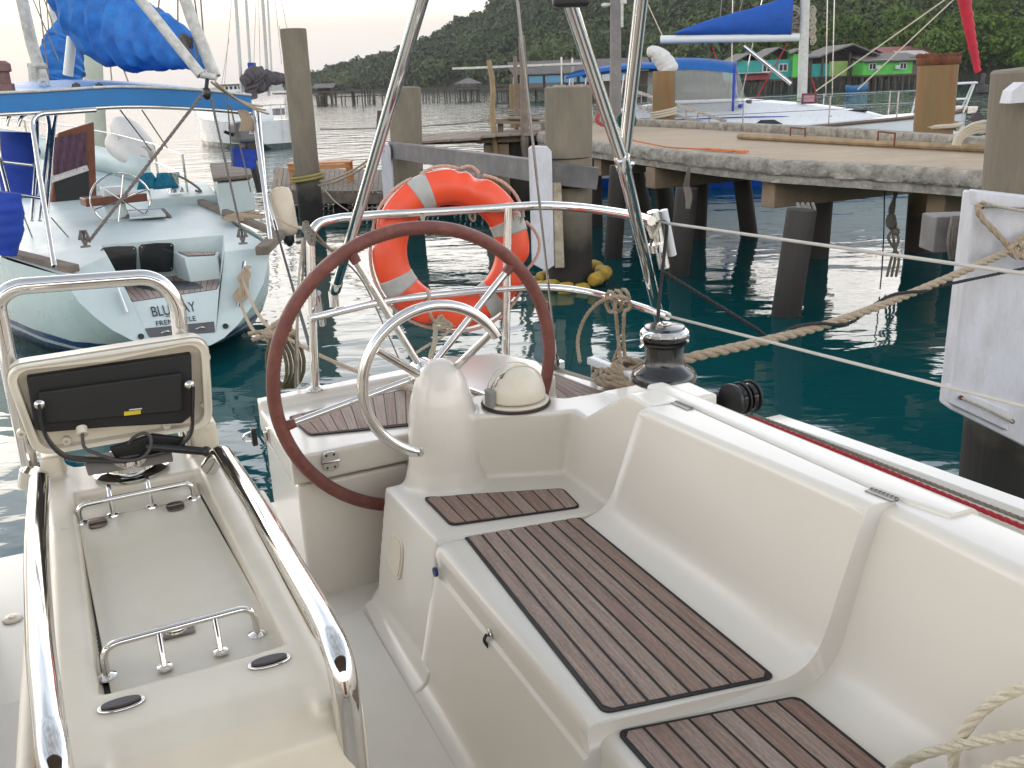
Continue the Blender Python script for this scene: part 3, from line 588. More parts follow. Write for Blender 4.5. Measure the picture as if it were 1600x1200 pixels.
o5, b5, t5, r5 = pile('rusted_pile', 1035, 300, 1038, 112, 34, pileR, 'thin rusted pile behind the pier deck topped with a stuffed white bag', 'rusted piles')
o4, b4, t4, r4 = pile('rusted_pile', 812, 262, 810, 132, 28, pileR, 'small rust-brown pile left of the thickest concrete pile', 'rusted piles')
zr = PY(810, 181, b4.y-r4).z; ropering((b4.x, b4.y, zr), r4*1.1, .03, 3, ropeg, 'rope', 'grey rope turns round the small rust-brown pile', 'rope')
zr = PY(1038, 184, b5.y-r5).z; ropering((b5.x, b5.y, zr), r5*1.08, .028, 3.3, ropew, 'rope', 'pale rope turns round the foot of the bag-topped rusted pile', 'rope', tilt=.04)
# stuffed white bag
pts = spl([t5+V((.12, 0, -.04)), t5+V((.06, 0, .12)), t5+V((-.08, 0, .30)), t5+V((-.26, 0, .42)), t5+V((-.40, 0, .40))], 5)
rad = [.16, .2, .215, .23, .225, .215, .22, .215, .2, .21, .2, .19, .18, .17, .16, .15, .145, .13, .12, .09, .03]; o = MB().tube(pts, [rad[min(i, 20)] for i in range(len(pts))], 14).build('stuffed_bag', mat('white_woven_bag', (.62, .61, .58), .8, var=.1, scale=10, bump=1, bscale=14)); tag(o, 'stuffed white woven bag slumped over the top of a thin rusted pile', 'bag')
# slim tarred piles and leaning props under the pier
ZD = 1.62
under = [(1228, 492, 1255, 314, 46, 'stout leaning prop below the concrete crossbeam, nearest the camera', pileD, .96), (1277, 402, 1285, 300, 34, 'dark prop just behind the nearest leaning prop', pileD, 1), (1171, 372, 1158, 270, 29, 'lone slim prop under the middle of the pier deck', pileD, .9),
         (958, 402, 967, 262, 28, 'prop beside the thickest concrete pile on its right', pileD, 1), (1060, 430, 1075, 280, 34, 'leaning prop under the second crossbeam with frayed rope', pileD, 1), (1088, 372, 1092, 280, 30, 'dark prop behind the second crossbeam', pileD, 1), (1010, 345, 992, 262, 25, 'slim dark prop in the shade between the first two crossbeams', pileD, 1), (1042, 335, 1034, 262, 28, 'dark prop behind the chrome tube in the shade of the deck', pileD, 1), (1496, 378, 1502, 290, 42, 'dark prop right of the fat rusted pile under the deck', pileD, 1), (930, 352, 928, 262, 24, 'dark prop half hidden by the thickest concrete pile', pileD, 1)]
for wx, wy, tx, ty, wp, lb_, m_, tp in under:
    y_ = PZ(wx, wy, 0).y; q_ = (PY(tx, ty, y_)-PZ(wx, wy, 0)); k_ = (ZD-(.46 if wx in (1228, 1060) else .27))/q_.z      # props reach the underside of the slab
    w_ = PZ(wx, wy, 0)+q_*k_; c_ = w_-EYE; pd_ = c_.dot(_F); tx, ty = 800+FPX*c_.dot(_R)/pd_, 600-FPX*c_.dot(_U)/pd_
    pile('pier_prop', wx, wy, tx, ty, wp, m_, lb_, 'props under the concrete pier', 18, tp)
# ================================================================ concrete pier: slab, ledge, crossbeams

fr = [PZ(x, y, ZD) for x, y in ((840, 208), (925, 221), (1105, 241), (1210, 250), (1420, 260), (1556, 268))]
fr.append(fr[-1]+(fr[-1]-fr[-2])*3)
bk = [PZ(x, y, ZD) for x, y in ((860, 186), (1000, 196), (1140, 203), (1300, 212), (1440, 223), (1560, 233))]; bk.append(bk[-1]+(bk[-1]-bk[-2])*3)
root = empty('concrete_pier', (fr[3].x, fr[3].y, 0), 'long concrete pier deck with a rough broken front edge and a kerb along its back', 'pier')
def dens(pts, k):
    out = []
    for i in range(len(pts)-1):
        n = max(2, int((pts[i+1]-pts[i]).length/k)); out += [pts[i].lerp(pts[i+1], j/n) for j in range(n)]
    return out+[pts[-1]]
def resample(pts, n):
    L = [0]
    for i in range(1, len(pts)): L.append(L[-1]+(pts[i]-pts[i-1]).length)
    out = []
    for i in range(n+1):
        d = L[-1]*i/n; j = 0
        while j < len(pts)-2 and L[j+1] < d: j += 1
        out.append(pts[j].lerp(pts[j+1], (d-L[j])/(L[j+1]-L[j])))
    return out
n = 90; F_ = resample(fr, n); K_ = resample(bk, n)
MB().loft([[V((f.x, f.y, ZD)), V((k.x, k.y, ZD)), V((k.x, k.y, ZD-.26)), V((f.x, f.y, ZD-.26))] for f, k in [(F_[i].lerp(K_[i], .012), K_[i]) for i in range(n+1)]], 0, True, True, False).build('deck', concdeck, root)
# the crumbling edge: an irregular lip with a projecting ledge underneath
F2 = resample(fr, 420); mb = MB(); rings = []
for i, f in enumerate(F2):
    t = (F2[min(i+1, 420)]-F2[max(i-1, 0)]).normalized(); nrm = V((t.y, -t.x, 0));
    if nrm.y > 0: nrm = -nrm
    h = lambda s_, k: noise.noise(V((i*.11*s_, k, 1.3)))
    ring = []
    for k, (o_, z) in enumerate([(-.10, .004), (0.0, -.006), (.018, -.03), (.022, -.08), (.02, -.13), (.012, -.165), (-.012, -.172), (-.02, -.20), (-.02, -.262), (-.10, -.27)]):
        amp = .014 if 0 < k < 9 else .0
        ring.append(f+nrm*(o_+amp*h(1, k*.7)+amp*.8*h(3.1, k*1.3))+V((0, 0, z+(.008*h(2, k+9) if k in (5, 6) else 0))))
    rings.append(ring)
mb.loft(rings, 0, True, True, True); mb.build('broken_edge', concrough, root, sharp=60)
mb = MB(); rings = []
K2 = resample(bk, 60)
for i, f in enumerate(K2):
    t = (K2[min(i+1, 60)]-K2[max(i-1, 0)]).normalized(); nrm = V((t.y, -t.x, 0)); nrm = -nrm if nrm.y < 0 else nrm
    rings.append([f-nrm*.16+V((0, 0, .003)), f-nrm*.15+V((0, 0, .13)), f+nrm*.04+V((0, 0, .135)), f+nrm*.05+V((0, 0, -.3))])
mb.loft(rings, 0, True, True, False).build('kerb', concrough, root, bevel=.012)
pd = (F_[60]-F_[30]).normalized(); pn = V((-pd.y, pd.x, 0)); pn = pn if pn.y > 0 else -pn
beams = [(938, 246, 274), (1043, 259, 292), (1231, 279, 321), (1470, 296, 345)]
for k, (px, yt, yb) in enumerate(beams):
    a = PZ(px, yt, ZD-.275); zb = PY(px, yb, a.y).z; hgt = max(.2, min(.4, ZD-.275-zb)); wd = .24
    MB().beam(a+V((0, 0, -hgt/2))-pn*(.30 if k in (1, 2) else .06), a+pn*3.3+V((0, 0, -hgt/2)), wd, hgt).build('crossbeam', concbeam, root, bevel=.015)
# bamboo pole lying along the kerb, orange rope, staples
a, b = PZ(1155, 213, ZD+.05), PZ(1570, 234, ZD+.05); pts = [a.lerp(b, i/20)+V((random.uniform(-.01, .01), random.uniform(-.01, .01), 0)) for i in range(21)]
tag(MB().tube(pts, .045, 9).build('bamboo_pole', mat('bamboo', (.27, .19, .10), .6, var=.3, scale=6)), 'long yellowish bamboo pole lying along the pier kerb', 'pole')
mb = MB(); a, b = PZ(1095, 234, ZD+.012), PZ(1165, 239, ZD+.012); pts = []
for i in range(110): t = i/109; p = a.lerp(b, t); pts.append(p+V((math.sin(i*.9)*.06, math.sin(i*.7+1)*.05, .008+.012*abs(math.sin(i*.45)))))
pts = spl([PZ(985, 218, ZD+.01), PZ(1040, 229, ZD+.01), PZ(1080, 232, ZD+.01)], 8)+pts
tag(mb.tube(pts, .009, 5).build('orange_rope', ropeo), 'small tangle of orange rope on the pier deck', 'rope')
for (x1_, y1_, x2_, y2_) in ((1235, 206, 1258, 208), (1372, 213, 1398, 216)):
    a, b = PZ(x1_, y1_, ZD+.14), PZ(x2_, y2_, ZD+.14); MB().tube([a-V((0, 0, .1)), a+V((0, 0, .06)), b+V((0, 0, .06)), b-V((0, 0, .1))], .012, 6).build('steel_staple', rustdk, root)
# hose coils at the pier end, rope hanks
mb = MB()
c = PZ(1545, 232, ZD+.05)
for k in range(4): mb.tube([c+V((math.cos(a/3)*(.42-.04*k), math.sin(a/3)*.12+k*.03, abs(math.sin(a/3))*(.30-.04*k))) for a in range(10)], .018, 7)
tag(mb.build('hose_coil', ropew), 'pale hose standing in loops on the pier beside the near concrete pile', 'hose')
c = PZ(978, 197, ZD+.1); mb = MB()
for k in range(6): mb.tube([c+V((math.cos(a/14*6.28)*(.17+.03*math.sin(k*3)-.02*k), random.uniform(-.02, .02)+k*.03-.1, .10+math.sin(a/14*6.28)*(.15-.015*k))) for a in range(15)], .022, 6)
tag(mb.build('net_bundle', mat('dark_green_net', (.015, .07, .06), .85, var=.4, scale=30)), 'bundle of dark green net beside the grey utility pole', 'net')
c = PZ(945, 192, ZD+.15); mb = MB()
for k in range(3): mb.tube([c+V((math.cos(a/16*6.28)*.15, k*.05, .08+math.sin(a/16*6.28)*.12)) for a in range(17)], .035, 7)
tag(mb.build('hose_reel', mat('faded_red_hose', (.35, .05, .05), .6, var=.3)), 'red hose coil hung near the left end of the pier', 'hose')
# grey utility pole with a lamp
b = PZ(967, 200, ZD); b = V((b.x, b.y+.6, ZD)); t = PY(962, -40, b.y); root = empty('utility_pole', b, 'weathered grey utility pole standing on the left end of the pier', 'pole')
MB().tube([b, b.lerp(t, .5), t], [.125, .115, .105], 14).build('shaft', timber, root)
l = PY(952, 8, b.y); MB().tube([l+V((.12, 0, 0)), l+V((-.05, 0, .02))], .03, 6).ball(l+V((-.08, 0, .0)), .07, 0, 10, (1.2, 1, .7)).build('lamp_bracket', grim, root)
l = PY(971, 22, b.y); MB().box(l, (.07, .1, .5)).box(l+V((.02, 0, .25)), (.16, .12, .12)).build('junction_box', grim, root)
b = PZ(984, 200, ZD); b.y += 2.2; t = PY(988, -40, b.y)
# frayed ropes under the deck
def strand(pts, r, m, name, label, cat='rope', n=6): return tag(MB().tube(spl(pts, 6), r, n).build(name, m), label, cat)
yb = fr[3].y+.6
mb = MB()
for k in range(3): mb.tube(spl([PY(1398+k*2, 300, 11.2), PY(1396-k*3, 330, 11.2), PY(1388+k*6, 352, 11.25), PY(1404-k*8, 372, 11.2), PY(1394+k*5, 400, 11.3), PY(1386+k*7, 432, 11.4)], 6), .017, 6)
mb.ball(PY(1392, 345, 11.2), .07, 0, 8, (1, .8, 1.4)).ball(PY(1400, 362, 11.2), .05, 0, 8); tag(mb.build('knotted_rope', ropeg), 'knotted frayed rope dangling from the pier edge to the water', 'rope')
strand([PY(1382, 296, 11), PY(1381, 360, 11), PY(1378, 420, 11), PY(1375, 452, 11)], .008, ropek, 'black_line', 'thin black line hanging from the pier edge beside the knotted rope')
mb = MB()
for k in range(5): mb.tube(spl([PY(1068+k*2, 292, 11.9), PY(1075+k, 262, 11.75), PY(1079+k, 246, 11.75)], 5), .008, 5); mb.tube(spl([PY(1069+k*2, 292, 11.9), PY(1072+k*2, 308, 11.9), PY(1073+k, 326, 11.9)], 5), .014, 5)
tag(mb.build('frayed_rope', ropeg), 'frayed brown rope tied over the pier edge above the second crossbeam', 'rope')
mb = MB()
for k in range(4): mb.tube(spl([PY(1246+k*8, 318, 10.3), PY(1252+k*7, 330, 10.2), PY(1258+k*4, 342, 10.25)], 5), .02, 6)
tag(mb.build('rope_lashing', ropeg), 'grey rope lashing at the head of the nearest leaning prop', 'rope')
# ================================================================ timber beam, fender posts, walkway, floating dock
a1, a2 = PY(613, 234, b2.y-r2-.05), PY(934, 279, b3.y-r3-.12); hb = .27
root = empty('timber_beam', a2.lerp(a1, .5)-V((0, 0, .14)), 'long grey timber beam bolted across two concrete piles behind the lifebuoy', 'beam')
mid = PY(850, 268, b3.y-r3-.10)
MB().beam(a1, mid, .14, hb).build('left_plank', timber, root, bevel=.008); MB().beam(mid+(a2-a1).normalized()*.012+V((0, 0, -.01)), a2, .15, hb*.98).build('right_plank', mat('dark_timber', (.12, .115, .11), .7, var=.3, scale=5), root, bevel=.008)
def fenderpost(px0, px1, yt, yb_, Y_, label, dx, th=.16, second=True, top_notch=True):
    a, b = PY((px0[0]+px1[0])/2, yt, Y_), PY((px0[1]+px1[1])/2, yb_, Y_); w0 = (px1[0]-px0[0])*depth(a)/FPX
    root = empty('fender_post', b, label, 'post', 'white painted fender posts')
    d = (a-b).normalized()
    poly = [b+V((-w0/2, 0, .05)), b+V((w0*.1, 0, -.05)), b+V((w0/2, 0, .02)), a+V((w0/2, 0, -.04)), a+V((w0*.3, 0, .02)), a+V((-w0*.35, 0, .03)), a+V((-w0/2, 0, 0))]
    MB().prism(poly, (0, th, 0)).build('board', wpaint, root, bevel=.012)
    if second: MB().prism([p+V((dx, th*.2, -.02)) for p in (b+V((w0/2+.005, 0, .0)), b+V((w0/2+.13, 0, .0)), a+V((w0/2+.11, 0, -.05-hb*1.3)), a+V((w0/2+.005, 0, -.05-hb*1.3)))], (0, th, 0)).build('backing_board', mat('peeling_cream_board', (.42, .36, .26), .8, var=.3, scale=7, stain=(.15, .1, .06), stain_amt=.7, stain_scale=5), root, bevel=.01)
    return root
fenderpost((826, 832), (862, 866), 232, 418, b3.y-r3-.30, 'white painted fender post hung below the right end of the timber beam', 0)
fenderpost((594, 600), (610, 616), 228, 330, b2.y-r2-.32, 'slim white fender post at the left end of the timber beam', .0, .2, False)
# rusty strap under the beam on the central pile
zr = PY(890, 296, b3.y-r3).z; ropering((b3.x, b3.y, zr), r3*1.03, .014, 2.5, rustdk, 'rusty_strap', None, None, parent=o3); zr = PY(890, 250, b3.y-r3).z; ropering((b3.x, b3.y, zr), r3*1.01, .008, 1, ropek, 'dark_cord', None, None, parent=o3)
# yellow floats
c = V((b3.x, b3.y, .04)); k0 = 0
for k in range(13):
    a = k/13*6.28+.2; r_o = r3+.15+.05*math.sin(k*2.3); p = c+V((math.cos(a)*r_o, math.sin(a)*r_o, .03*math.sin(k*1.7)+(.10 if math.cos(a) > .6 else 0)))
    tn_ = V((-math.sin(a), math.cos(a), .1)); prof = [(.02, -.11), (.07, -.10), (.088, -.06), (.09, .05), (.07, .10), (.02, .11)]
    o = MB().lathe(p, prof, 12, 0, tn_).build('net_float', ybuoy); tag(o, 'weedy yellow float in the ring round the foot of the thickest concrete pile', 'float', 'yellow floats round the central pile')
# plank walkway (one thing), on its concrete support
wk = [(PZ(613, 216, 1.55), PZ(640, 211, 1.55)), (PZ(652, 222, 1.55), PZ(690, 211, 1.55)), (PZ(715, 217, 1.58), PZ(742, 207, 1.58)), (PZ(790, 211, 1.6), PZ(800, 202, 1.6)), (PZ(862, 205, 1.62), PZ(866, 196, 1.62))]
root = empty('plank_walkway', wk[2][0]-V((0, 0, .2)), 'narrow walkway of loose weathered planks between the two piles left of the pier', 'walkway')
fa = resample([w_[0] for w_ in wk], 15); fb = resample([w_[1] for w_ in wk], 15); mb = MB(); rr_ = random.Random(5)
for i in range(15):
    o_ = rr_.uniform(-.01, .02); ov = rr_.uniform(-.08, .12); dirn = (fb[i]-fa[i]).normalized()
    q = [fa[i]-dirn*ov, fa[i].lerp(fa[i+1], .94)-dirn*ov, fb[i].lerp(fb[i+1], .94)+dirn*.1, fb[i]+dirn*.1]; mb.prism([p+V((0, 0, o_+(.012 if j in (0, 3) else 0))) for j, p in enumerate(q)], (0, 0, -.045))
mb.build('planks', woodl, root)
MB().beam(fa[0]+V((0, .08, -.10)), fa[14]+V((0, .08, -.10)), .07, .12).beam(fb[0]+V((0, -.02, -.10)), fb[14]+V((0, -.02, -.10)), .07, .12).build('stringer', wood, root)
y = PZ(800, 210, 1.6).y+.35; x0, x1 = X(755, 220, y), X(795, 220, y); x2 = X(835, 220, y)
cs = empty('concrete_support', ((x0+x1)/2, y, 0), 'square concrete support with a cap under the plank walkway', 'pier support')
MB().box(((x0+x1)/2, y+.25, .55), (x1-x0, .5, 2.3-.6)).build('column', concbeam, cs, bevel=.02); zc = Zz(790, 216, y); MB().box(((x0+x2)/2-.05, y+.25, zc), (x2-x0+.2, .62, .16)).build('cap', concbeam, cs, bevel=.02)
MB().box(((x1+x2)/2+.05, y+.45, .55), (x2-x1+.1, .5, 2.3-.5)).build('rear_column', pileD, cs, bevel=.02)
# upper plank ledge around the small rust-brown pile
y = 19.6; root = empty('plank_ledge', PY(800, 188, y), 'short raised ledge of rough planks round the small rust-brown pile', 'planks')
for (x0_, x1_, yy, dz) in ((760, 838, 187, 0), (772, 862, 191, 0), (790, 856, 184, .0)): MB().beam(PY(x0_, yy, y-dz), PY(x1_, yy+1, y+.3), .35, .05).build('plank', woodl, root, bevel=.006)
for x_ in (782, 850): MB().beam(PY(x_, 192, y+.1), PY(x_, 262, y+.1), .12, .12, up=(0, 1, 0)).build('prop', wood, root)
def pole(name, x0_, y0_, x1_, y1_, Y_, r, m, label, group=None, wob=.02):
    a, b = PY(x0_, y0_, Y_), PY(x1_, y1_, Y_); pts = [a.lerp(b, i/8)+V((random.uniform(-wob, wob), 0, 0)) for i in range(9)]
    return tag(MB().tube(pts, [r*(1.1-.35*i/8) for i in range(9)], 8).build(name, m), label, 'pole', group)
bamb = MATS['bamboo']
pole('wooden_stake', 777, 300, 766, 94, 19.2, .065, bamb, 'crooked bamboo stake rising left of the plank ledge', 'stakes by the plank ledge', .035)
pole('wooden_stake', 822, 250, 815, 56, 19.0, .085, wood, 'thick weathered stake right behind the small rust-brown pile', 'stakes by the plank ledge')
pole('wooden_stake', 808, 250, 805, 88, 20.3, .05, wood, 'thin grey stake left of the thick weathered stake', 'stakes by the plank ledge')
pole('wooden_stake', 594, 230, 594, 173, 30, .12, dkwood, 'dark mooring stake in open water left of the stout pile', None)
# floating timber dock
q = [PZ(424, 297, .5), PZ(600, 293, .5), PZ(790, 300, .5), PZ(800, 268, .5), PZ(660, 256, .5), PZ(430, 262, .5)]
root = empty('timber_dock', q[1]-V((0, 0, .5)), 'low weathered timber dock behind the lifebuoy with an orange bench on it', 'dock')
mb = MB(); A0, A1, B0, B1 = q[0], q[2], q[5], q[3]
for i in range(46):
    a, b = A0.lerp(A1, i/46), A0.lerp(A1, (i+.93)/46); c_, d_ = B0.lerp(B1, (i+.93)/46), B0.lerp(B1, i/46); dz = V((0, 0, rr_.uniform(-.006, .006))); mb.prism([a+dz, b+dz, c_+dz, d_+dz], (0, 0, -.04))
mb.build('decking', wood, root)
MB().beam(A0+V((0, .05, -.16)), A1+V((0, .05, -.16)), .1, .22).beam(B0+V((0, -.1, -.16)), B1+V((0, -.1, -.16)), .1, .22).beam(A0+V((.05, .1, -.16)), B0+V((.05, -.1, -.16)), .1, .22).build('fascia', wood, root)
for t in (.05, .3, .5, .75, .97): MB().tube([A0.lerp(A1, t)+V((0, .4, -.1)), A0.lerp(A1, t)+V((0, .4, -2))], .14, 10).build('float', pileD, root)
# orange bench
y = PZ(540, 285, .5).y; xa, xb = X(452, 280, y), X(549, 280, y); zt = Zz(500, 255, y); root = empty('wooden_bench', ((xa+xb)/2, y+.25, .5), 'orange varnished wooden bench on the low timber dock', 'bench')
mb = MB()
for k in range(4): mb.box(((xa+xb)/2, y-.02+k*.16, zt), (xb-xa, .14, .04))
mb.build('seat', woodo, root, bevel=.005); MB().box(((xa+xb)/2, y-.06, zt-.08), (xb-xa-.04, .04, .1)).build('apron', woodo, root)
for x_ in (xa+.06, (xa*.45+xb*.55)-.2, xb-.06):
    for yy in (y, y+.45): MB().box((x_, yy, (zt-.02+.5)/2), (.09, .07, zt-.52)).build('leg', woodo, root)
# ropes of the left pile
b1 = PZ(487, 345, 0); ropering((b1.x, b1.y, PY(485, 285, b1.y-.3).z), .31, .03, 2.5, mat('yellow_rope', (.36, .28, .1), .85, var=.3, scale=40), 'rope', 'yellowish rope wrapped round the foot of the tall slender pile', 'rope', tilt=.03)
line('mooring_line', PY(500, 283, b1.y-.3), PY(601, 228, b2.y-.6), .02, ropeb, 'upper of two tan lines from the tall slender pile to the slim white fender post', 'rope', .12)
line('mooring_line', PY(500, 290, b1.y-.3), PY(601, 236, b2.y-.6), .02, ropeb, 'lower of two tan lines from the tall slender pile to the slim white fender post', 'rope', .10)
strand([PY(497, 288, b1.y-.3), PY(510, 300, b1.y-.3), PY(525, 316, b1.y-.5), PY(545, 330, b1.y-.6)], .012, ropew, 'loose_line', 'loose thin pale line trailing from the tall slender pile into the water')
line('long_line', PY(500, 202, 27), PY(1000, 150, 30), .022, ropeg, 'long slack line crossing the open water behind the stout pile', 'rope', .25)
# ---- near white fender board on the right pile
Yf = b8.y-r8-.16
P_ = lambda x, y: PY(x, y, Yf)
root = empty('white_fender_board', P_(1550, 690), 'big white painted fender board on the near pile, tied round with tan rope', 'fender board')
MB().prism([P_(1524, 300), P_(1655, 318), P_(1625, 712), P_(1590, 693), P_(1484, 640)], (0, .14, 0)).build('front_board', wpaint, root, bevel=.014, seg=3)
MB().prism([P_(1519, 296)+V((0, .05, .0)), P_(1700, 316)+V((0, .05, 0)), P_(1700, 330)+V((0, .05, 0)), P_(1521, 322)+V((0, .05, 0))], (0, -.075, 0)).build('cap_board', wpaint, root, bevel=.012)
MB().prism([P_(1482, 600)+V((0, .04, 0)), P_(1575, 640)+V((0, .04, 0)), P_(1572, 672)+V((0, .04, 0)), P_(1479, 628)+V((0, .04, 0))], (0, -.065, 0)).build('lower_board', wpaint, root, bevel=.01)
for x_, y_ in ((1497, 618), (1576, 655), (1528, 322)): MB().lathe(P_(x_, y_)+V((0, -.03, 0)), [(.012, 0), (.012, .012)], 8, 0, (0, -1, 0)).build('bolt', rustdk, root)
tm = PY(1488, 362, 5.5); root = empty('timber_chock', tm-V((0, 0, .1)), 'pale timber chock wrapped in old rope left of the white fender board', 'timber')
MB().box(tm, (.30, .2, .21)).build('block', timber, root, bevel=.01)
mb = MB()
for k in range(8):
    x_ = 1486+k*4.2; mb.tube(spl([PY(x_+3, 338, 5.36), PY(x_-1, 356, 5.34), PY(x_-4+k*.6, 380, 5.34), PY(x_-1, 404, 5.38)], 5), .011, 6)
mb.build('old_rope', ropeg, root)
# ================================================================ other boats
class Boat:
    def __init__(s, S0, head, L):           # stern centre (x,y), heading from +Y towards +X
        s.S = V((S0[0], S0[1], 0)); s.f = V((math.sin(head), math.cos(head), 0)); s.r = V((math.cos(head), -math.sin(head), 0)); s.L = L
    def P(s, f, r, z): return s.S+s.f*f+s.r*r+V((0, 0, z))
    def F(s, px, py, f): return PP(px, py, s.S+s.f*f, s.f)       # onto the athwart plane f metres forward of the stern
    def R(s, px, py, r): return PP(px, py, s.S+s.r*r, s.r)       # onto the fore-and-aft plane
def ringpts(bt, f, b, sh, dep, n=15, flat=.75):
    out = []
    for i in range(n):
        a = math.pi*i/(n-1); c = math.cos(a); sn = math.sin(a)
        out.append(bt.P(f, -math.copysign(abs(c)**.55, c)*b, sh-(sh+dep)*abs(sn)**flat))
    return out
def hullmesh(bt, st, mi_of=None, ring0=None, n=15):       # st: (f, halfbeam, sheer z, depth)
    rings = ([ring0] if ring0 else [])+[ringpts(bt, *q, n=n) for q in st]
    mb = MB(); mb.loft(rings, 0, False, False, True)
    if not ring0: mb.add(rings[0], [tuple(range(n))], 0, False)
    return mb, rings
def bandpaint(name, top, bands):      # hull paint with horizontal bands at fixed heights above the water: (z, colour)
    m = mat(name, top, .3, var=.05, scale=2); t = m.node_tree; b = t.nodes['Principled BSDF']; L = t.links.new; src = b.inputs['Base Color'].links[0].from_socket
    g = t.nodes.new('ShaderNodeNewGeometry'); s_ = t.nodes.new('ShaderNodeSeparateXYZ'); L(g.outputs['Position'], s_.inputs[0])
    for z, c in bands:
        lt = t.nodes.new('ShaderNodeMath'); lt.operation = 'LESS_THAN'; L(s_.outputs['Z'], lt.inputs[0]); lt.inputs[1].default_value = z
        mm = t.nodes.new('ShaderNodeMix'); mm.data_type = 'RGBA'; L(lt.outputs[0], mm.inputs[0]); L(src, mm.inputs[6]); mm.inputs[7].default_value = (*c, 1); src = mm.outputs[2]
    L(src, b.inputs['Base Color']); return m
# ---------------------------------------------------------------- pale aqua ketch moored stern-to on the left
J = Boat((-3.6, 9.55), math.radians(-26.6), 12.5); ZJ = 1.02
Lc, Rc = PZ(98, 430, ZJ), PZ(424, 386, ZJ)
J.S = V(((Lc.x+Rc.x)/2, (Lc.y+Rc.y)/2, 0)); dr = (Rc-Lc).normalized(); J.r = V((dr.x, dr.y, 0)); J.f = V((-dr.y, dr.x, 0))
tn0 = (J.r.cross(J.f*.62+V((0, 0, 1)))).normalized()          # transom plane, raked aft towards the water
def JT(px, py): return PP(px, py, Lc, tn0)
jb = empty('sailing_yacht', J.S, 'pale aqua yacht with blue canopy moored stern-to at left, two black hatches in its transom', 'sailboat')
HW = (Rc-Lc).length/2
ring0 = [Lc, JT(108, 450), JT(125, 474), JT(150, 497), JT(176, 516), JT(205, 531), JT(240, 543), JT(272, 549), JT(304, 546), JT(330, 539), JT(350, 528), JT(372, 507), JT(394, 478), JT(412, 442), Rc]
hm = bandpaint('aqua_hull_paint', (.50, .62, .59), [(.30, (.02, .05, .14)), (.22, (.45, .52, .5)), (.17, (.02, .05, .14)), (.10, (.02, .035, .04))])
st = [(.35, HW+.10, 1.03, .02), (1.2, HW+.26, 1.04, .25), (2.6, HW+.45, 1.07, .45), (4.5, HW+.6, 1.12, .55), (6.7, HW+.58, 1.22, .55), (8.6, HW+.3, 1.38, .5), (10.2, HW-.15, 1.52, .4), (11.6, .42, 1.66, .2), (12.5, .04, 1.75, -.2)]
mb, rings = hullmesh(J, st, None, ring0); mb.build('hull', hm, jb, sharp=50)
# deck with the sugar-scoop notch
jd = mat('aqua_deck_paint', (.52, .60, .59), .45, var=.04, scale=2, stain=(.38, .42, .38), stain_amt=.3, stain_scale=2.5)
Bt, Et = PZ(168, 400, ZJ), PZ(351, 393, ZJ); nL, nR = PZ(158, 383, ZJ), PZ(349, 367, ZJ)
fd0 = max((nL-J.S).dot(J.f), (nR-J.S).dot(J.f))+.12
mb = MB(); mb.add([Lc, Bt, nL, nR, Et, Rc, J.P(fd0, HW+.27, ZJ+.014), J.P(fd0, -HW-.27, ZJ+.014)], [(0, 1, 2, 3, 4, 5, 6, 7)], 0, False)
fs = [fd0, 2.6, 4.5, 6.7, 8.6, 10.2, 11.6, 12.4]; hb_ = [HW+.27, HW+.44, HW+.58, HW+.56, HW+.28, HW-.17, .4, .03]; zs = [1.02, 1.05, 1.1, 1.2, 1.34, 1.46, 1.6, 1.7]
mb.grid([[J.P(f_, b_*k, z_+.012+(.018*(1-k*k) if f_ > fd0 else .002)) for k in (-1, -.6, -.2, .2, .6, 1)] for f_, b_, z_ in zip(fs, hb_, zs)]); mb.build('deck', jd, jb)
# transom: wings, well, steps
mb = MB(); e = -tn0*.0
w1 = [Bt, JT(170, 408), JT(200, 460), JT(232, 527)]
mb.add([Lc, JT(108, 450), JT(125, 474), JT(150, 497), JT(176, 516), JT(205, 531), JT(232, 527), JT(200, 460), Bt], [tuple(range(9))], 0, False)
mb.add([Rc, Et, JT(346, 440), JT(337, 521), JT(350, 528), JT(372, 507), JT(394, 478), JT(412, 442)], [tuple(range(8))], 0, False)
mb.add([JT(205, 531), JT(240, 543), JT(272, 549), JT(304, 546), JT(330, 539), JT(350, 528), JT(337, 521), JT(232, 527)], [tuple(range(8))], 0, False)
zf = PP(300, 432, nR, J.f).z
pl, prr = JT(204, 468), JT(343, 456); pl.z = prr.z = (pl.z+prr.z)/2; zf = min(zf, pl.z)
mb.add([pl, prr, JT(337, 521), JT(232, 527)], [(0, 1, 2, 3)], 0, False)
bl, br = V((nL.x, nL.y, zf)), V((nR.x, nR.y, zf))
mb.add([nL, nR, br, bl], [(0, 1, 2, 3)], 0, False); mb.add([nL, bl, pl, JT(204, 468), Bt], [(0, 1, 2, 4)], 0, False); mb.add([nR, br, prr, Et], [(0, 1, 2, 3)], 0, False); mb.add([bl, br, prr, pl], [(0, 1, 2, 3)], 0, False)
mb.build('transom', jd, jb)
JW = lambda px, py: PP(px, py, nR-J.f*.012, J.f)
for (x0_, y0_, x1_, y1_) in ((155, 384, 213, 428), (215, 379, 271, 424)):
    q = rnd([JW((x0_+x1_)/2, y0_), JW(x1_, y0_), JW(x1_-1, y1_), JW(x0_+5, y1_+2), JW(x0_, y0_+3), JW((x0_+x1_)/2, y0_)], .05, 4)[:-1]
    o = MB().prism(q, -J.f*.03).build('black_locker_hatch', glassd, jb, bevel=.008)
    for x_, y_ in ((x0_+5, y0_+6), (x1_-5, y0_+4), (x1_-5, y1_-5)): MB().ball(JW(x_, y_)-J.f*.032, .011, 0, 6).build('screw', chromed, o)
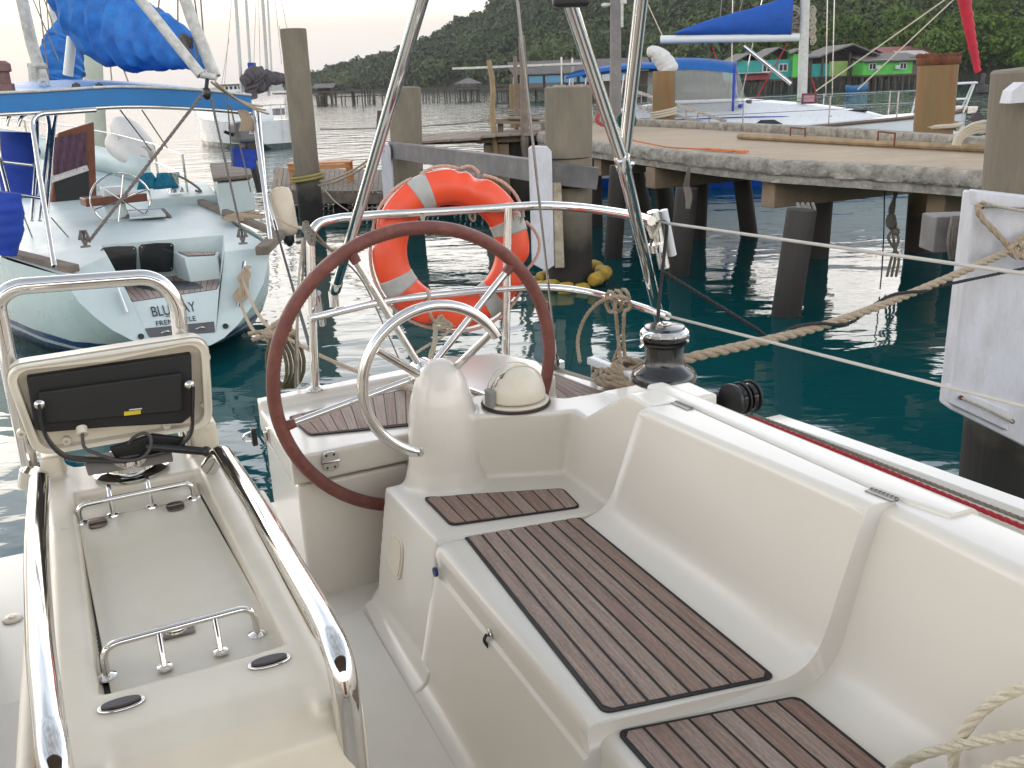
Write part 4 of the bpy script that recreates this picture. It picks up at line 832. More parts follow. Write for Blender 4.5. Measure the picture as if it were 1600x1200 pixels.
# step box with teak tread, teak floor
zt_ = zf+.001
def JZf(px, py, z=zf): return PZ(px, py, z)
q0 = [JZf(300, 449), JZf(346, 443), JZf(349, 436), JZf(277, 436)]; hbx = PP(315, 402, q0[0], J.f).z-zf
q1 = [p+V((0, 0, hbx)) for p in q0]; q1[0] += (q0[3]-q0[0])*.25; MB().hexa(q0+q1).build('step_box', jd, jb, bevel=.012)
tk = [q1[0].lerp(q1[2], .1)+V((0, 0, .006)), q1[1].lerp(q1[3], .06)+V((0, 0, .006)), q1[2].lerp(q1[0], .12)+V((0, 0, .006)), q1[3].lerp(q1[1], .10)+V((0, 0, .006))]
def plankpanel(name, c4, along, nplank, parent, gap=.004, margin=.004, thick=.005, th_base=.004, tonef=None, seam=.5):
    """c4: corners A,B,C,D in order; planks run A->D (along=1) or A->B (along=0); rounded black caulk base under proud planks"""
    A, B_, C, D = [V(p) for p in c4]
    if not along: A, B_, C, D = B_, C, D, A
    def q(u, v): return (A.lerp(B_, u)).lerp(D.lerp(C, u), v)
    up = (B_-A).cross(D-A).normalized(); up = up if up.z > 0 else -up
    wA = (B_-A).length; lA = (D-A).length
    base = MB(); cr = min(.022, wA*.1)
    rim = rnd([(A+B_)/2, B_, C, D, A, (A+B_)/2], cr, 5)[:-1]
    base.prism([p-up*.001 for p in rim], up*(thick*.86)); 
    pk = MB(); tones = []; uvs = []
    g = gap/wA; m_ = margin/wA; ml = margin/lA*1.5
    for i in range(nplank):
        u0 = m_+(1-2*m_)*i/nplank+g/2; u1 = m_+(1-2*m_)*(i+1)/nplank-g/2; t_ = random.random() if tonef is None else tonef(i)
        ins0 = cr*.75/lA if i == 0 else 0; ins1 = cr*.75/lA if i == nplank-1 else 0
        k = 14; cv = cr*.7/lA; vb_ = [0, cv]+[cv+(1-2*cv)*j/(k-2) for j in range(1, k-2)]+[1-cv, 1]; cw = cr*.55/wA
        for j in range(k):
            v0 = ml+(1-2*ml)*vb_[j]; v1 = ml+(1-2*ml)*vb_[j+1]
            a0 = u0+(cw if (i == 0 and j == 0) else 0); a1 = u1-(cw if (i == nplank-1 and j == 0) else 0)
            b0 = u0+(cw if (i == 0 and j == k-1) else 0); b1_ = u1-(cw if (i == nplank-1 and j == k-1) else 0)
            qs = [q(a0, v0), q(a1, v0), q(b1_, v1), q(b0, v1)]; o_ = len(pk.v)
            pk.add([p+up*thick for p in qs]+[p+up*thick*.4 for p in qs], [(0, 1, 2, 3), (0, 4, 5, 1), (2, 6, 7, 3), (1, 5, 6, 2), (3, 7, 4, 0)], 0, False)
            sft = t_*37
            for (uu, vv) in ((a0, v0), (a1, v0), (b1_, v1), (b0, v1))*2: uvs.append((vv*lA+sft, uu*wA+sft)); tones.append(t_)
    ob = base.build(name, caulk, parent); o = pk.build('planks', teak, ob, sharp=30)
    at = o.data.attributes.new('tone', 'FLOAT', 'POINT'); at.data.foreach_set('value', tones[:len(o.data.vertices)])
    ul = o.data.uv_layers.new(name='UVMap'); 
    for li, l in enumerate(o.data.loops): ul.data[li].uv = uvs[l.vertex_index]
    return ob
plankpanel('teak_tread', tk, 1, 9, jb, gap=.006)
fl = [pl.lerp(prr, .02)+V((0, 0, .002)), prr.lerp(pl, .03)+V((0, 0, .002)), br.lerp(bl, .03)+V((0, 0, .002)), bl.lerp(br, .03)+V((0, 0, .002))]; plankpanel('teak_step', fl, 1, 15, jb, gap=.008)
strip = [JT(226, 513), JT(334, 502), JT(336, 519), JT(233, 527)]; MB().prism([p for p in strip], -J.f*.012+V((0, 0, .0))).build('lower_tread', mat('grey_rubber', (.09, .09, .095), .7), jb, bevel=.006)
for x_, y_ in ((258, 518), (312, 512)): MB().tube(spl([JT(x_-7, y_+2)-J.f*.014, JT(x_, y_-2)-J.f*.04, JT(x_+7, y_)-J.f*.014], 4), .008, 6).build('strip_handle', chromed, jb)
for x_, y_ in ((220, 526), (352, 510)): MB().lathe(JT(x_, y_)-J.f*.004, [(.028, 0), (.03, .01), (.02, .012)], 10, 0, tn0 if tn0.y < 0 else -tn0).build('drain_fitting', blackp, jb)
# lettering on the transom panel
def lettering(txt, c, size, xdir, updir, m, parent, name='lettering', ext=.002, sx=1.0, off=.004):
    cu = bpy.data.curves.new('txt', 'FONT'); cu.body = txt; cu.size = size; cu.align_x = 'CENTER'; cu.align_y = 'CENTER'; cu.extrude = ext
    to = bpy.data.objects.new('txt', cu); COL.objects.link(to); dg = bpy.context.evaluated_depsgraph_get(); me = bpy.data.meshes.new_from_object(to.evaluated_get(dg)); bpy.data.objects.remove(to)
    xd = V(xdir).normalized(); n_ = xd.cross(V(updir)).normalized(); ud = n_.cross(xd); mb_ = MB()
    mb_.add([V(c)+xd*v.co.x*sx+ud*v.co.y+n_*(v.co.z+off) for v in me.vertices], [tuple(p.vertices) for p in me.polygons], 0, False)
    return mb_.build(name, m, parent)
ud = (JT(300, 470)-JT(305, 515)).normalized(); rd = (JT(330, 488)-JT(240, 500)).normalized()
lettering('BLUE JAY', JT(271, 484), .150, rd, ud, textm, jb, sx=.70); lettering('FREMANTLE', JT(275, 502), .072, rd, ud, textm, jb, sx=1.0)
MB().beam(JT(258, 494)-J.f*.01, JT(292, 491)-J.f*.01, .004, .006).build('underline', textm, jb)
# hatch box on the aft deck, toe rails
def boxq(name, c4, h, m, parent, bevel=.01, top=None):
    q = [V(p) for p in c4]; return MB().hexa(q+[p+V((0, 0, h)) for p in q]).build(name, m, parent, bevel=bevel)
boxq('deck_hatch', [PZ(172, 347, ZJ+.04), PZ(269, 343, ZJ+.04), PZ(258, 331, ZJ+.045), PZ(168, 335, ZJ+.045)], .05, wood, jb)
boxq('hatch_lid', [PZ(203, 343, ZJ+.095), PZ(260, 339, ZJ+.095), PZ(252, 330, ZJ+.095), PZ(200, 333, ZJ+.095)], .03, jd, jb)
MB().beam(PZ(15, 395, ZJ+.03), PZ(114, 420, ZJ+.03), .13, .07).beam(PZ(409, 392, ZJ+.03), PZ(436, 366, ZJ+.03), .13, .09).beam(PZ(436, 366, ZJ+.04), J.P(4.5, HW+.6, 1.15), .09, .07).build('toe_rail', wood, jb, bevel=.01)
# raised cockpit coaming, locker, cabin trunk
def jbox(name, c4, h, m, bevel=.03): return boxq(name, c4, h, m, jb, bevel)
z_ = ZJ+.04
jbox('cockpit_coaming', [PZ(232, 330, z_), PZ(342, 322, z_), PZ(325, 300, z_), PZ(232, 306, z_)], .16, jd)
jbox('stern_locker', [PZ(345, 338, z_), PZ(400, 330, z_), PZ(392, 300, z_), PZ(336, 305, z_)], .42, jd)
hq = [PZ(345, 338, z_)+V((-.03, -.03, .44)), PZ(400, 330, z_)+V((.04, -.03, .44)), PZ(392, 300, z_)+V((.04, .03, .44)), PZ(336, 305, z_)+V((-.03, .03, .44))]
boxq('locker_lid', hq, .05, wood, jb, .015)
jbox('cabin_trunk', [J.P(6.2, -1.0, 1.12), J.P(6.2, .9, 1.12), J.P(9.4, .5, 1.35), J.P(9.4, -.6, 1.35)], .28, jd, .08)
# bulwark at the bow
mb = MB(); mb.grid([[J.P(f_, b_, z_), J.P(f_, b_+.03, z_+.42)] for f_, b_, z_ in ((6.3, HW+.57, 1.2), (8.0, HW+.40, 1.31), (9.6, HW+.03, 1.45), (11.2, .55, 1.6), (12.3, .08, 1.72))]); mb.build('bulwark', jd, jb, solid=.04)
# companionway doors
c0 = PZ(113, 324, ZJ+.05); fd = (c0-J.S).dot(J.f)
D_ = lambda px, py, o_=0: J.F(px, py, fd+o_)
MB().prism([D_(78, 327), D_(152, 318), D_(147, 190), D_(90, 208)], J.f*.12).build('companionway', mahog, jb, bevel=.02)
MB().prism([D_(88, 318, -.012), D_(140, 312, -.012), D_(138, 262, -.012), D_(84, 276, -.012)], J.f*.05).build('dark_doorway', blackp, jb)
mb = MB(); mb.grid([[D_(83+(i/14)*52, 215-i*.6+j*(58/8), -.03+.02*math.sin(i*1.9+j*.6)) for j in range(9)] for i in range(15)]); mb.build('purple_curtain', mat('purple_curtain', (.10, .05, .075), .9, var=.3, scale=8), jb)
MB().beam(D_(80, 281, -.03), D_(137, 262, -.03), .03, .08).build('pale_sill', grim, jb)
# instrument pedestal with stainless wheel
cw = J.F(189, 312, 3.0); mb = MB(); mb.tube([cw+J.r*math.cos(a/36*6.283)*.36+V((0, 0, 1))*math.sin(a/36*6.283)*.32 for a in range(36)], .013, 8, closed=True)
for a in range(6): mb.tube([cw, cw+J.r*math.cos(a*1.047+.3)*.35+V((0, 0, math.sin(a*1.047+.3)*.31))], .008, 6)
mb.build('steering_wheel', chrome, jb)
MB().box(cw+J.f*.35+V((0, 0, -.02)), (.75, .32, .10), 0, J.r, J.f).build('binnacle_shelf', mahog, jb, bevel=.01); MB().box(cw+J.f*.35+V((0, 0, .08)), (.26, .2, .12), 0, J.r, J.f).build('compass_box', white, jb, bevel=.02)
MB().lathe(J.P(3.35, (cw-J.S).dot(J.r), ZJ), [(.15, 0), (.12, .3)], 14).build('pedestal', jd, jb)
# coiled rope, winch, blue towels
mb = MB(); c = PZ(385, 344, ZJ+.06)
for k in range(6): mb.tube([c+V((math.cos(a/16*6.28)*(.30-.035*k), math.sin(a/16*6.28)*(.17-.022*k), .03+.012*k+.01*math.sin(a+k))) for a in range(17)], .012, 6)
tag(mb.build('rope_coil', ropeb), 'tan rope coiled on the aft deck of the pale aqua yacht', 'rope')
c = J.F(272, 283, 4.3); mb = MB(); mb.lathe(c-V((0, 0, .15)), [(.12, 0), (.1, .06), (.065, .1), (.065, .2), (.09, .24), (.09, .28)], 14); mb.build('winch', chromed, jb)
mb = MB(); mb.tube(spl([c+V((0, 0, .1)), c+J.r*.15+V((0, 0, .02)), c+J.r*.3+V((0, 0, -.1)), c+J.r*.36+V((0, 0, -.18)), c+J.r*.28+V((0, 0, -.16))], 5), .018, 6); mb.build('winch_tail', ropeg, jb)
for x_ in (227, 252): 
    mb = MB(); a = J.F(x_, 270, 4.2); mb.grid([[a+J.r*(i-2)*.03*(1+j*.35)+V((0, 0, -j*.055))-J.f*(.02*math.sin(i*2+j)) for j in range(5)] for i in range(6)]); tag(mb.build('blue_towel', mat('teal_cloth', (.01, .16, .25), .9, var=.3, scale=10), solid=.01), 'small teal cloth hung on the coaming of the aqua yacht, '+('left one' if x_ == 227 else 'right one'), 'cloth', 'teal cloths on the aqua yacht')
# masts, booms, sail covers
m0 = PZ(152, 268, 1.2); mt = PP(138, -60, m0, J.f); MB().tube([m0-V((0, 0, .1)), mt], [.2, .15], 18).build('mizzen_mast', mat('pale_green_mast', (.42, .46, .38), .5, var=.15, scale=6, stain=(.3, .26, .18), stain_amt=.6, stain_scale=3), jb)
MB().lathe(m0+V((0, 0, .0)), [(.24, 0), (.22, .3), (.21, .32)], 18).build('mast_boot', gelc, jb)
def sailbag(spine, rad, m, n=20, fold=.10, name='sail_cover', parent=None, seed=0, sq=1.0):
    pts = spl(spine, 14); R_ = np.interp(np.linspace(0, 1, len(pts)), np.linspace(0, 1, len(rad)), rad); mb = MB(); rings = []
    for i, p in enumerate(pts):
        t = (pts[min(i+1, len(pts)-1)]-pts[max(i-1, 0)]).normalized(); u = V((0, 0, 1)); u = (u-t*u.dot(t)).normalized(); w_ = t.cross(u); ring = []
        for j in range(n):
            a = 2*math.pi*j/n; k = 1+fold*(abs(math.sin(i*.62+1.3*math.sin(a+seed)))-.6)*(.4+.6*abs(math.sin(a)))+fold*.9*noise.noise(V((i*.35+seed, math.cos(a)*1.6, math.sin(a)*1.6)))+fold*.45*noise.noise(V((i*.9+seed, math.cos(a)*4.6, math.sin(a)*4.6)))
            ring.append(p+(u*math.cos(a)*1.15*sq+w_*math.sin(a)*.85)*R_[i]*k)
        rings.append(ring)
    mb.loft(rings); o = mb.build(name, m, parent); return o
Q = lambda px, py, y: PY(px, py, y)
k11 = 11/FPX
sailbag([Q(118, -45, 12.4), Q(152, 22, 12.0), Q(205, 52, 11.6), Q(262, 68, 11.2), Q(322, 92, 10.8)], [.46, .46, .38, .32, .22, .10], bluecan, 48, .17, 'main_sail_cover', jb, 1)
sailbag([Q(108, 38, 15), Q(100, 75, 14.8), Q(96, 100, 14.6), Q(92, 132, 14.5)], [.16, .30, .33, .28], bluecan, 18, .14, 'mizzen_sail_cover', jb, 4)
MB().tube([Q(196, -30, 10.2), Q(314, 117, 10.0)], .052, 12).tube([Q(314, 117, 10), Q(338, 121, 10)], .035, 10).build('boom_strut', grim, jb)
MB().tube([Q(281, -25, 10.5), Q(300, 30, 10.5), Q(336, 120, 10.4)], .062, 14).build('boom_end', grim, jb)
MB().tube([Q(113, 55, 12.5), Q(106, 118, 12.5)], .06, 10).build('sail_batten_tube', white, jb)
MB().tube([Q(30, -20, 13), Q(50, 70, 13), Q(70, 134, 13)], .075, 12).build('wind_generator_pole', grim, jb)
MB().tube([Q(84, -20, 16), Q(100, 140, 16)], .1, 12).build('shroud_spar', mastm, jb)
MB().tube([Q(44, 103, 12.5), Q(72, 103, 12.5)], .035, 8).tube([Q(52, 104, 12.5), Q(57, 150, 12.5)], .07, 8).build('antenna_bracket', grim, jb)
for (a_, b_, y_) in (((60, -10), (76, 120), 13.5), ((72, -10), (80, 100), 15), ((48, -10), (92, 95), 14), ((66, -10), (90, 60), 14.5), ((250, -10), (246, 28), 11), ((278, -10), (278, 35), 11), ((303, -10), (318, 100), 10.6), ((313, -10), (322, 110), 10.6), ((190, 100), (205, 140), 13), ((172, 95), (176, 140), 14), ((295, -10), (309, 95), 10.6)):
    MB().tube([Q(*a_, y_), Q(*b_, y_)], .009, 5).build('rigging_wire', ropeg, jb)
mb = MB()
for k in range(5): mb.tube(spl([Q(300, 62+k*3, 10.5), Q(283+k*2, 55+k*4, 10.4), Q(293+k*3, 85+k*3, 10.3), Q(320, 118-k, 10.2)], 5), .018, 6)
mb.build('boom_lashing', mat('dark_grey_rope', (.10, .09, .085), .9, var=.3, scale=40), jb)
# blue canopy on a stainless frame
fc = 1.1
def JC(px, py, o_=0): return J.F(px, py, fc+o_)
top = spl([JC(-60, 149), JC(60, 144), JC(190, 137), JC(310, 142), JC(392, 150)], 6); n_ = len(top); fw = J.f*1.9
mb = MB(); mb.loft([[p, p+V((0, 0, -.175)), p+V((0, 0, -.175))+J.f*.02, p+V((0, 0, -.02))+J.f*.03, p+fw+V((0, 0, .10)), p+fw+V((0, 0, .12)), p+J.f*.9+V((0, 0, .06))] for i, p in enumerate(top)]); mb.build('blue_canopy', mat('blue_canopy_vinyl', (.010, .16, .42), .45, var=.08, scale=4), jb, sharp=30)
MB().tube([p+V((0, 0, -.19))-J.f*.01 for p in top], .022, 10).build('canopy_rail', chromed, jb)
MB().tube([p+V((0, 0, .01))-J.f*.01 for p in top], .014, 8).build('canopy_piping', grim, jb)
mb = MB()
def jt(pts, r, k=.1): mb.tube(rnd([J.F(x_, y_, f_) for x_, y_, f_ in pts], k, 5), r, 10)
jt([(150, 172, 1.0), (62, 178, 1.0), (50, 190, 1.0), (66, 300, .6), (85, 416, .05)], .024, .15)
mb.build('canopy_leg', chrome, jb)
mb = MB(); jt([(395, 168, 1.0), (400, 200, .8), (424, 384, .05)], .024); mb.build('canopy_leg', chrome, jb)
mb = MB(); jt([(404, 172, 1.3), (415, 300, .9), (434, 366, .6)], .022); mb.build('canopy_leg', chrome, jb)
mb = MB(); jt([(-5, 190, 1.6), (0, 250, 1.6), (16, 312, 1.2)], .02); jt([(72, 170, 2.6), (78, 200, 2.4), (62, 345, 1.8)], .022); jt([(88, 175, 2.6), (84, 200, 2.4), (72, 345, 1.8)], .022); jt([(58, 170, 2.6), (58, 230, 2.2), (50, 345, 1.7)], .02)
jt([(0, 252, 1.6), (52, 258, 1.4)], .016); jt([(0, 300, 1.3), (68, 310, 1.0)], .018); jt([(10, 196, 1.2), (14, 180, 1.2), (34, 172, 1.3), (60, 172, 1.3)], .018, .2); jt([(28, 197, 1.2), (33, 182, 1.2), (48, 174, 1.3), (78, 172, 1.3)], .018, .2)
mb.build('stern_rail', chromed, jb)
MB().tube(spl([J.F(68, 138, 2), J.F(62, 128, 2), J.F(70, 125, 2), J.F(76, 134, 2)], 5), .02, 6).tube([J.F(76, 136, 2), J.F(110, 134, 2)], .02, 6).build('canopy_handle', grim, jb)
MB().lathe(J.F(8, 146, 1.5), [(.10, 0), (.10, .09), (.075, .1), (.075, .2), (.10, .21), (.10, .28), (.06, .31)], 14).build('stern_light', mat('navigation_lamp', (.16, .08, .07), .5, var=.4, scale=10), jb)
for x_ in (119, 155): MB().ball(J.F(x_, 138, 1.5), .06, 0, 8, (1, .7, 1)).build('deck_eye', blackp, jb)
# rolled blue covers on the quarter
sailbag([J.F(24, 206, 2.4), J.F(28, 250, 2.4), J.F(30, 308, 2.4)], [.17, .20, .19, .15], bluedk, 16, .08, 'blue_dodger_cloth', jb, 2)
sailbag([J.F(6, 300, 1.0), J.F(5, 345, 1.0), J.F(2, 398, 1.0)], [.13, .16, .16, .12], bluedk, 16, .07, 'rolled_blue_cover', jb, 5)
# dinghy tubes on the foredeck, outboard motor, guard rails
mb = MB(); pts = spl([J.F(176, 190, 8.6), J.F(200, 208, 8.0), J.F(226, 240, 7.2)], 6); mb.tube(pts, [.06, .10, .15, .19, .22, .23, .24, .25, .25, .25, .24, .22, .14][:len(pts)], 14); pts = spl([J.F(178, 222, 8.2), J.F(200, 236, 7.6), J.F(222, 252, 7.0)], 6); mb.tube(pts, [.16, .2, .22, .23, .24, .24, .24, .24, .23, .22, .20, .17, .1][:len(pts)], 14)
tag(mb.build('inflatable_dinghy', mat('pale_grey_inflatable', (.52, .50, .47), .55, var=.08)), 'pale grey inflatable dinghy lashed on the foredeck of the aqua yacht', 'dinghy')
om = empty('outboard_motor', J.F(383, 215, 2.2), 'grey outboard motor clamped to the stern rail of the aqua yacht, marked 2', 'outboard motor')
c = J.F(381, 206, 2.2); ob_ = MB().box(c, (.30, .34, .26), 0, J.r, J.f).build('cowling', mat('grey_cowling', (.17, .17, .18), .4), om, bevel=.06, seg=4)
MB().box(c+V((0, 0, -.22))+J.r*.05, (.17, .2, .26), 0, J.r, J.f).build('housing', blackp, om, bevel=.03); MB().tube([c+V((0, 0, -.25))+J.r*.05, c+V((0, 0, -.75))+J.r*.12], .045, 10).build('shaft', blackp, om)
MB().tube([c+V((0, 0, -.1)), c+V((0, 0, .02))-J.r*.25], .02, 8).build('tiller', blackp, om)
lettering('2', c-J.f*.175+J.r*.02+V((0, 0, .02)), .14, J.r, (0, 0, 1), white, om, 'number')
sailbag([J.F(382, 232, 2.1), J.F(380, 262, 2.1)], [.14, .13], bluedk, 12, .05, 'blue_bag', jb, 3)
mb = MB(); pts = [(4.6, HW+.62), (6.0, HW+.63), (7.6, HW+.5), (9.2, HW+.18), (10.8, .68), (12.3, .1)]; zz = lambda f_: 1.12+max(0, f_-4.5)*.075
for dz in (.62, .34): mb.tube([J.P(f_, r__, zz(f_)+dz) for f_, r__ in pts], .011, 6)
for f_, r__ in pts: mb.tube([J.P(f_, r__, zz(f_)), J.P(f_, r__, zz(f_)+.63)], .018, 7)
for f_, r__ in pts: mb.tube([J.P(f_, -r__, zz(f_)), J.P(f_, -r__, zz(f_)+.63)], .018, 7)
for dz in (.62, .34): mb.tube([J.P(f_, -r__, zz(f_)+dz) for f_, r__ in pts], .011, 6)
mb.build('guard_rail', chromed, jb)
# tackles from the boom end
mb = laid([Q(322, 140, 9.9), JT(140, 386)+V((0, 0, .05))], .016); mb.build('main_sheet_tackle', mat('flecked_rope', (.16, .14, .13), .9, var=.5, scale=60), jb)
laid([Q(328, 146, 9.9), JT(372, 362)+V((0, .1, .03))], .012).build('preventer_tackle', MATS['flecked_rope'], jb)
MB().tube([Q(324, 121, 10), Q(322, 140, 9.9)], .02, 7).ball(Q(323, 146, 9.9), .05, 0, 10, (1, .6, 1.3)).build('tackle_block', blackp, jb)
for a_ in ((134, 386), (380, 381)):
    p = JT(*a_); mb = MB(); mb.lathe(p, [(.05, 0), (.045, .012)], 10)
    for k in range(3): mb.tube(spl([p+V((0, 0, .01)), p+V((.03*(k-1), 0, .1)), p+V((.02*(k-1), 0, .16)), p+V((.05*(k-1), 0, .07))], 5), .012, 6)
    mb.build('deck_cleat', MATS['flecked_rope'], jb)
for (a_, b_) in (((330, 128), (415, 172)), ((332, 130), (410, 166)), ((336, 128), (420, 178))): MB().tube(sag(Q(*a_, 10), J.F(*b_, .9), .05), .011, 6).build('sheet_line', ropeb, jb)
mb = MB()
for k in range(7): mb.tube(spl([J.F(372+k*2, 172, .9), J.F(378+k*3, 190, .85), J.F(374+k*3, 205, .85)], 4), .011, 5)
mb.build('rope_hank', ropeb, jb)
for a_, b_ in (((355, 150), (363, 260)), ((360, 165), (392, 300)), ((222, 172), (262, 232)), ((188, 172), (236, 235)), ((80, 340), (128, 395)), ((30, 320), (62, 400))): MB().tube([Q(*a_, 10.5), Q(*b_, 11)], .008, 5).build('light_line', ropeg, jb)
# fender on its quarter, mooring coil on the transom and two lines towards our stern
fn = empty('fender', J.F(443, 330, .9), 'big worn cream fender hanging from the right quarter of the aqua yacht', 'fender')
a, b = J.F(437, 292, .9), J.F(450, 366, .8); ax_ = (b-a); MB().lathe(a, [(.03, 0), (.1, .02), (.125, .08), (.13, .25), (.13, ax_.length-.06), (.10, ax_.length), (.05, ax_.length+.03)], 16, 0, ax_).build('body', fender, fn)
MB().lathe(b+ax_.normalized()*.02, [(.07, 0), (.06, .07), (.02, .12)], 12, 0, ax_).build('end_cap', blackp, fn); MB().tube([a, J.F(434, 262, .9)], .012, 6).build('lanyard', ropeb, fn)
c1 = JT(377, 415); c2_ = JT(371, 470)
MB().tube([JT(379, 408)-J.f*.05, JT(369, 478)-J.f*.05], .018, 8).build('grab_bar', chrome, jb); MB().tube([JT(174, 430)-J.f*.05, JT(196, 487)-J.f*.05], .016, 8).build('grab_bar', chrome, jb)
mb = MB()
for k in range(7): mb.tube(spl([c1-J.f*(.05+.01*k)+J.r*.01*k, c1.lerp(c2_, .3)-J.f*.08+J.r*(.075-.022*k), c1.lerp(c2_, .75)-J.f*(.07+.01*k)+J.r*(-.075+.022*k), c2_-J.f*.06, c1.lerp(c2_, .6)-J.f*.1+J.r*(.06-.015*k), c1-J.f*.05], 6), .0085, 6)
tag(mb.build('rope_hank', ropeb), 'hank of tan rope wound on the right grab bar of the aqua transom', 'rope')
knot = PY(436, 520, 5.0)
tag(MB().tube(sag(c1.lerp(c2_, .35)-J.f*.08, knot, .12), .014, 7).build('stern_line', ropeb), 'upper pale stern line from the aqua transom to the knotted rope bundle', 'rope')
tag(MB().tube(sag(c2_-J.f*.08, knot+V((-.05, 0, -.03)), .12), .014, 7).build('stern_line', ropeb), 'lower pale stern line from the aqua transom to the knotted rope bundle', 'rope')

# ---------------------------------------------------------------- white yacht beyond the pier
Wb = Boat((1.3, 24.7), math.atan2(9.7, -2.5), 10); S0 = V((1.1, 24.9, 0)); E0 = V((10.75, 22.3, 0)); Wb.S = S0; Wb.f = (E0-S0).normalized(); Wb.r = V((Wb.f.y, -Wb.f.x, 0)); Wb.L = (E0-S0).length
wb = empty('sailing_yacht', S0+Wb.f*5, 'white yacht with bright blue boom cover and blue sprayhood beyond the concrete pier', 'sailboat')
hw = bandpaint('white_hull_with_blue_boot', (.62, .66, .68), [(.34, (.6, .6, .6)), (.26, (.01, .06, .35)), (-.02, (.01, .03, .12))])
stw = [(0, 1.15, 1.25, .1), (1.5, 1.45, 1.24, .4), (4, 1.65, 1.27, .5), (6.5, 1.35, 1.36, .45), (8.5, .75, 1.47, .3), (9.6, .25, 1.54, 0), (Wb.L, .03, 1.58, -.9)]
mb, rg = hullmesh(Wb, stw); mb.build('hull', hw, wb, sharp=50)
mb = MB(); mb.grid([[Wb.P(f_, b_*k*.99, z_+.012+.06*(1-k*k)) for k in (-1, -.5, 0, .5, 1)] for f_, b_, z_, _ in stw]); mb.build('deck', white, wb)
mb = MB()
for sgn in (-1, 1): mb.tube([Wb.P(f_, sgn*(b_+.015), z_+.01) for f_, b_, z_, _ in stw], .045, 6)
mb.build('rubbing_strake', mat('brown_strake', (.16, .11, .08), .7), wb)
mb = MB(); cst = [(1.6, 1.0, .50), (3.2, 1.15, .70), (5.0, 1.02, .68), (6.6, .78, .50), (7.9, .45, .26), (8.7, .2, .02)]
mb.loft([[Wb.P(f_, s_*b_, 1.27+h_*k+max(0, f_-4)*.02) for s_, k in ((-1, 0), (-.92, .55), (-.75, .88), (-.4, 1), (0, 1.05), (.4, 1), (.75, .88), (.92, .55), (1, 0))] for f_, b_, h_ in cst]); mb.build('coachroof', mat('white_coachroof', (.66, .68, .70), .3, var=.03), wb, sharp=50)
mb = MB(); mb.prism([Wb.P(3.3, 1.07, 1.38), Wb.P(5.9, .88, 1.43), Wb.P(5.7, .86, 1.53), Wb.P(3.2, 1.03, 1.53)], Wb.r*.03); mb.build('cabin_window', glassd, wb)
mb = MB(); mb.tube([Wb.P(3.0, 1.08, 1.58), Wb.P(5.0, .98, 1.61), Wb.P(7.0, .62, 1.56)], .012, 5); mb.build('blue_cove_line', bluedk, wb)
MB().box(Wb.P(7.55, .1, 1.66), (.5, .5, .05), 0, Wb.f, Wb.r, (0, 0, 1)).build('fore_hatch', glassd, wb, bevel=.01); MB().box(Wb.P(5.6, .35, 1.76), (.7, .08, .04), 0, Wb.f, Wb.r).build('deck_rail', darkc, wb)
pl_ = PP(1253, 148, Wb.P(0, 0, 0), Wb.r); ptp = V((pl_.x, pl_.y, 0)); mtop = PP(1266, -160, pl_, Wb.r)
WX = lambda px, py, r__=0: PP(px, py, Wb.P(0, r__, 0), Wb.r)
MB().tube([WX(1253, 158), WX(1262, -120)], [.115, .105], 14).build('mast', mastm, wb)
MB().tube([WX(1032, 62), WX(1250, 58)], .095, 12).build('boom', white, wb)
mb = MB(); pro = []
for i in range(15):
    t = i/14; x_ = 1056+t*182; yb_ = 54-t*1; yt_ = 50-t*(56)-6*math.sin(t*6.3)*.3; c = WX(x_, (yb_+yt_)/2); h_ = abs(yb_-yt_)/FPX*23.2/2; 
    pro.append([c+V((0, 0, 1))*math.cos(a_/16*6.283)*h_*(1+.03*math.sin(i*2+a_))-Wb.r*math.sin(a_/16*6.283)*(.10+.12*t+.02*math.sin(i*1.7+a_)) for a_ in range(16)])
mb.loft(pro); mb.build('boom_cover', mat('royal_blue_canvas', (.006, .075, .36), .75, var=.15, scale=6, bump=.4, bscale=12), wb)
mb = MB(); rq = random.Random(4)
for k in range(16):
    c = WX(1240+rq.uniform(-4, 6), 18+k*2.3, -.2+rq.uniform(-.1, .1)); mb.tube([c+V((math.cos(a/10*6.283)*.16, rq.uniform(-.02, .02), math.sin(a/10*6.283)*.12+rq.uniform(-.02, .02))) for a in range(11)], .028, 5)
mb.build('rope_coils', mat('oatmeal_rope', (.42, .37, .29), .9, var=.3, scale=30), wb)
mb = MB()
for k in range(18): c = WX(1270+2*math.sin(k*1.3), 14+k*3, -.15); mb.tube([c+V((math.cos(a/8*6.283)*.05, 0, math.sin(a/8*6.283)*.07)) for a in range(9)], .016, 5)
mb.build('halyard_tails', MATS['oatmeal_rope'], wb)
MB().tube([WX(1162, 72, -.1), WX(1236, 131, -.1)], .05, 10).build('kicker_strut', chromed, wb)
for (a_, b_, m_) in (((1000, -20), (1036, 58), ropew), ((1145, -20), (1142, 190), chromed), ((1195, -20), (1150, 190), chromed), ((1112, 70), (1135, 140), roper), ((1232, 66), (1175, 165), roper), ((1268, 122), (1276, 150), roper), ((1293, -20), (1290, 150), chromed), ((1304, -20), (1300, 152), chromed), ((1130, -20), (1122, 55), ropeg), ((1165, -20), (1150, 40), ropeg)):
    MB().tube([WX(a_[0], a_[1], -.3), WX(b_[0], b_[1], -.3)], .014, 5).build('rigging_wire', m_, wb)
for (a_, b_) in (((1490, -10), (1275, 142)), ((1500, -10), (1340, 140))):
    MB().tube([WX(a_[0], a_[1], .4), WX(b_[0], b_[1], .4)], .018, 6).build('foresail_sheet', ropew, wb)
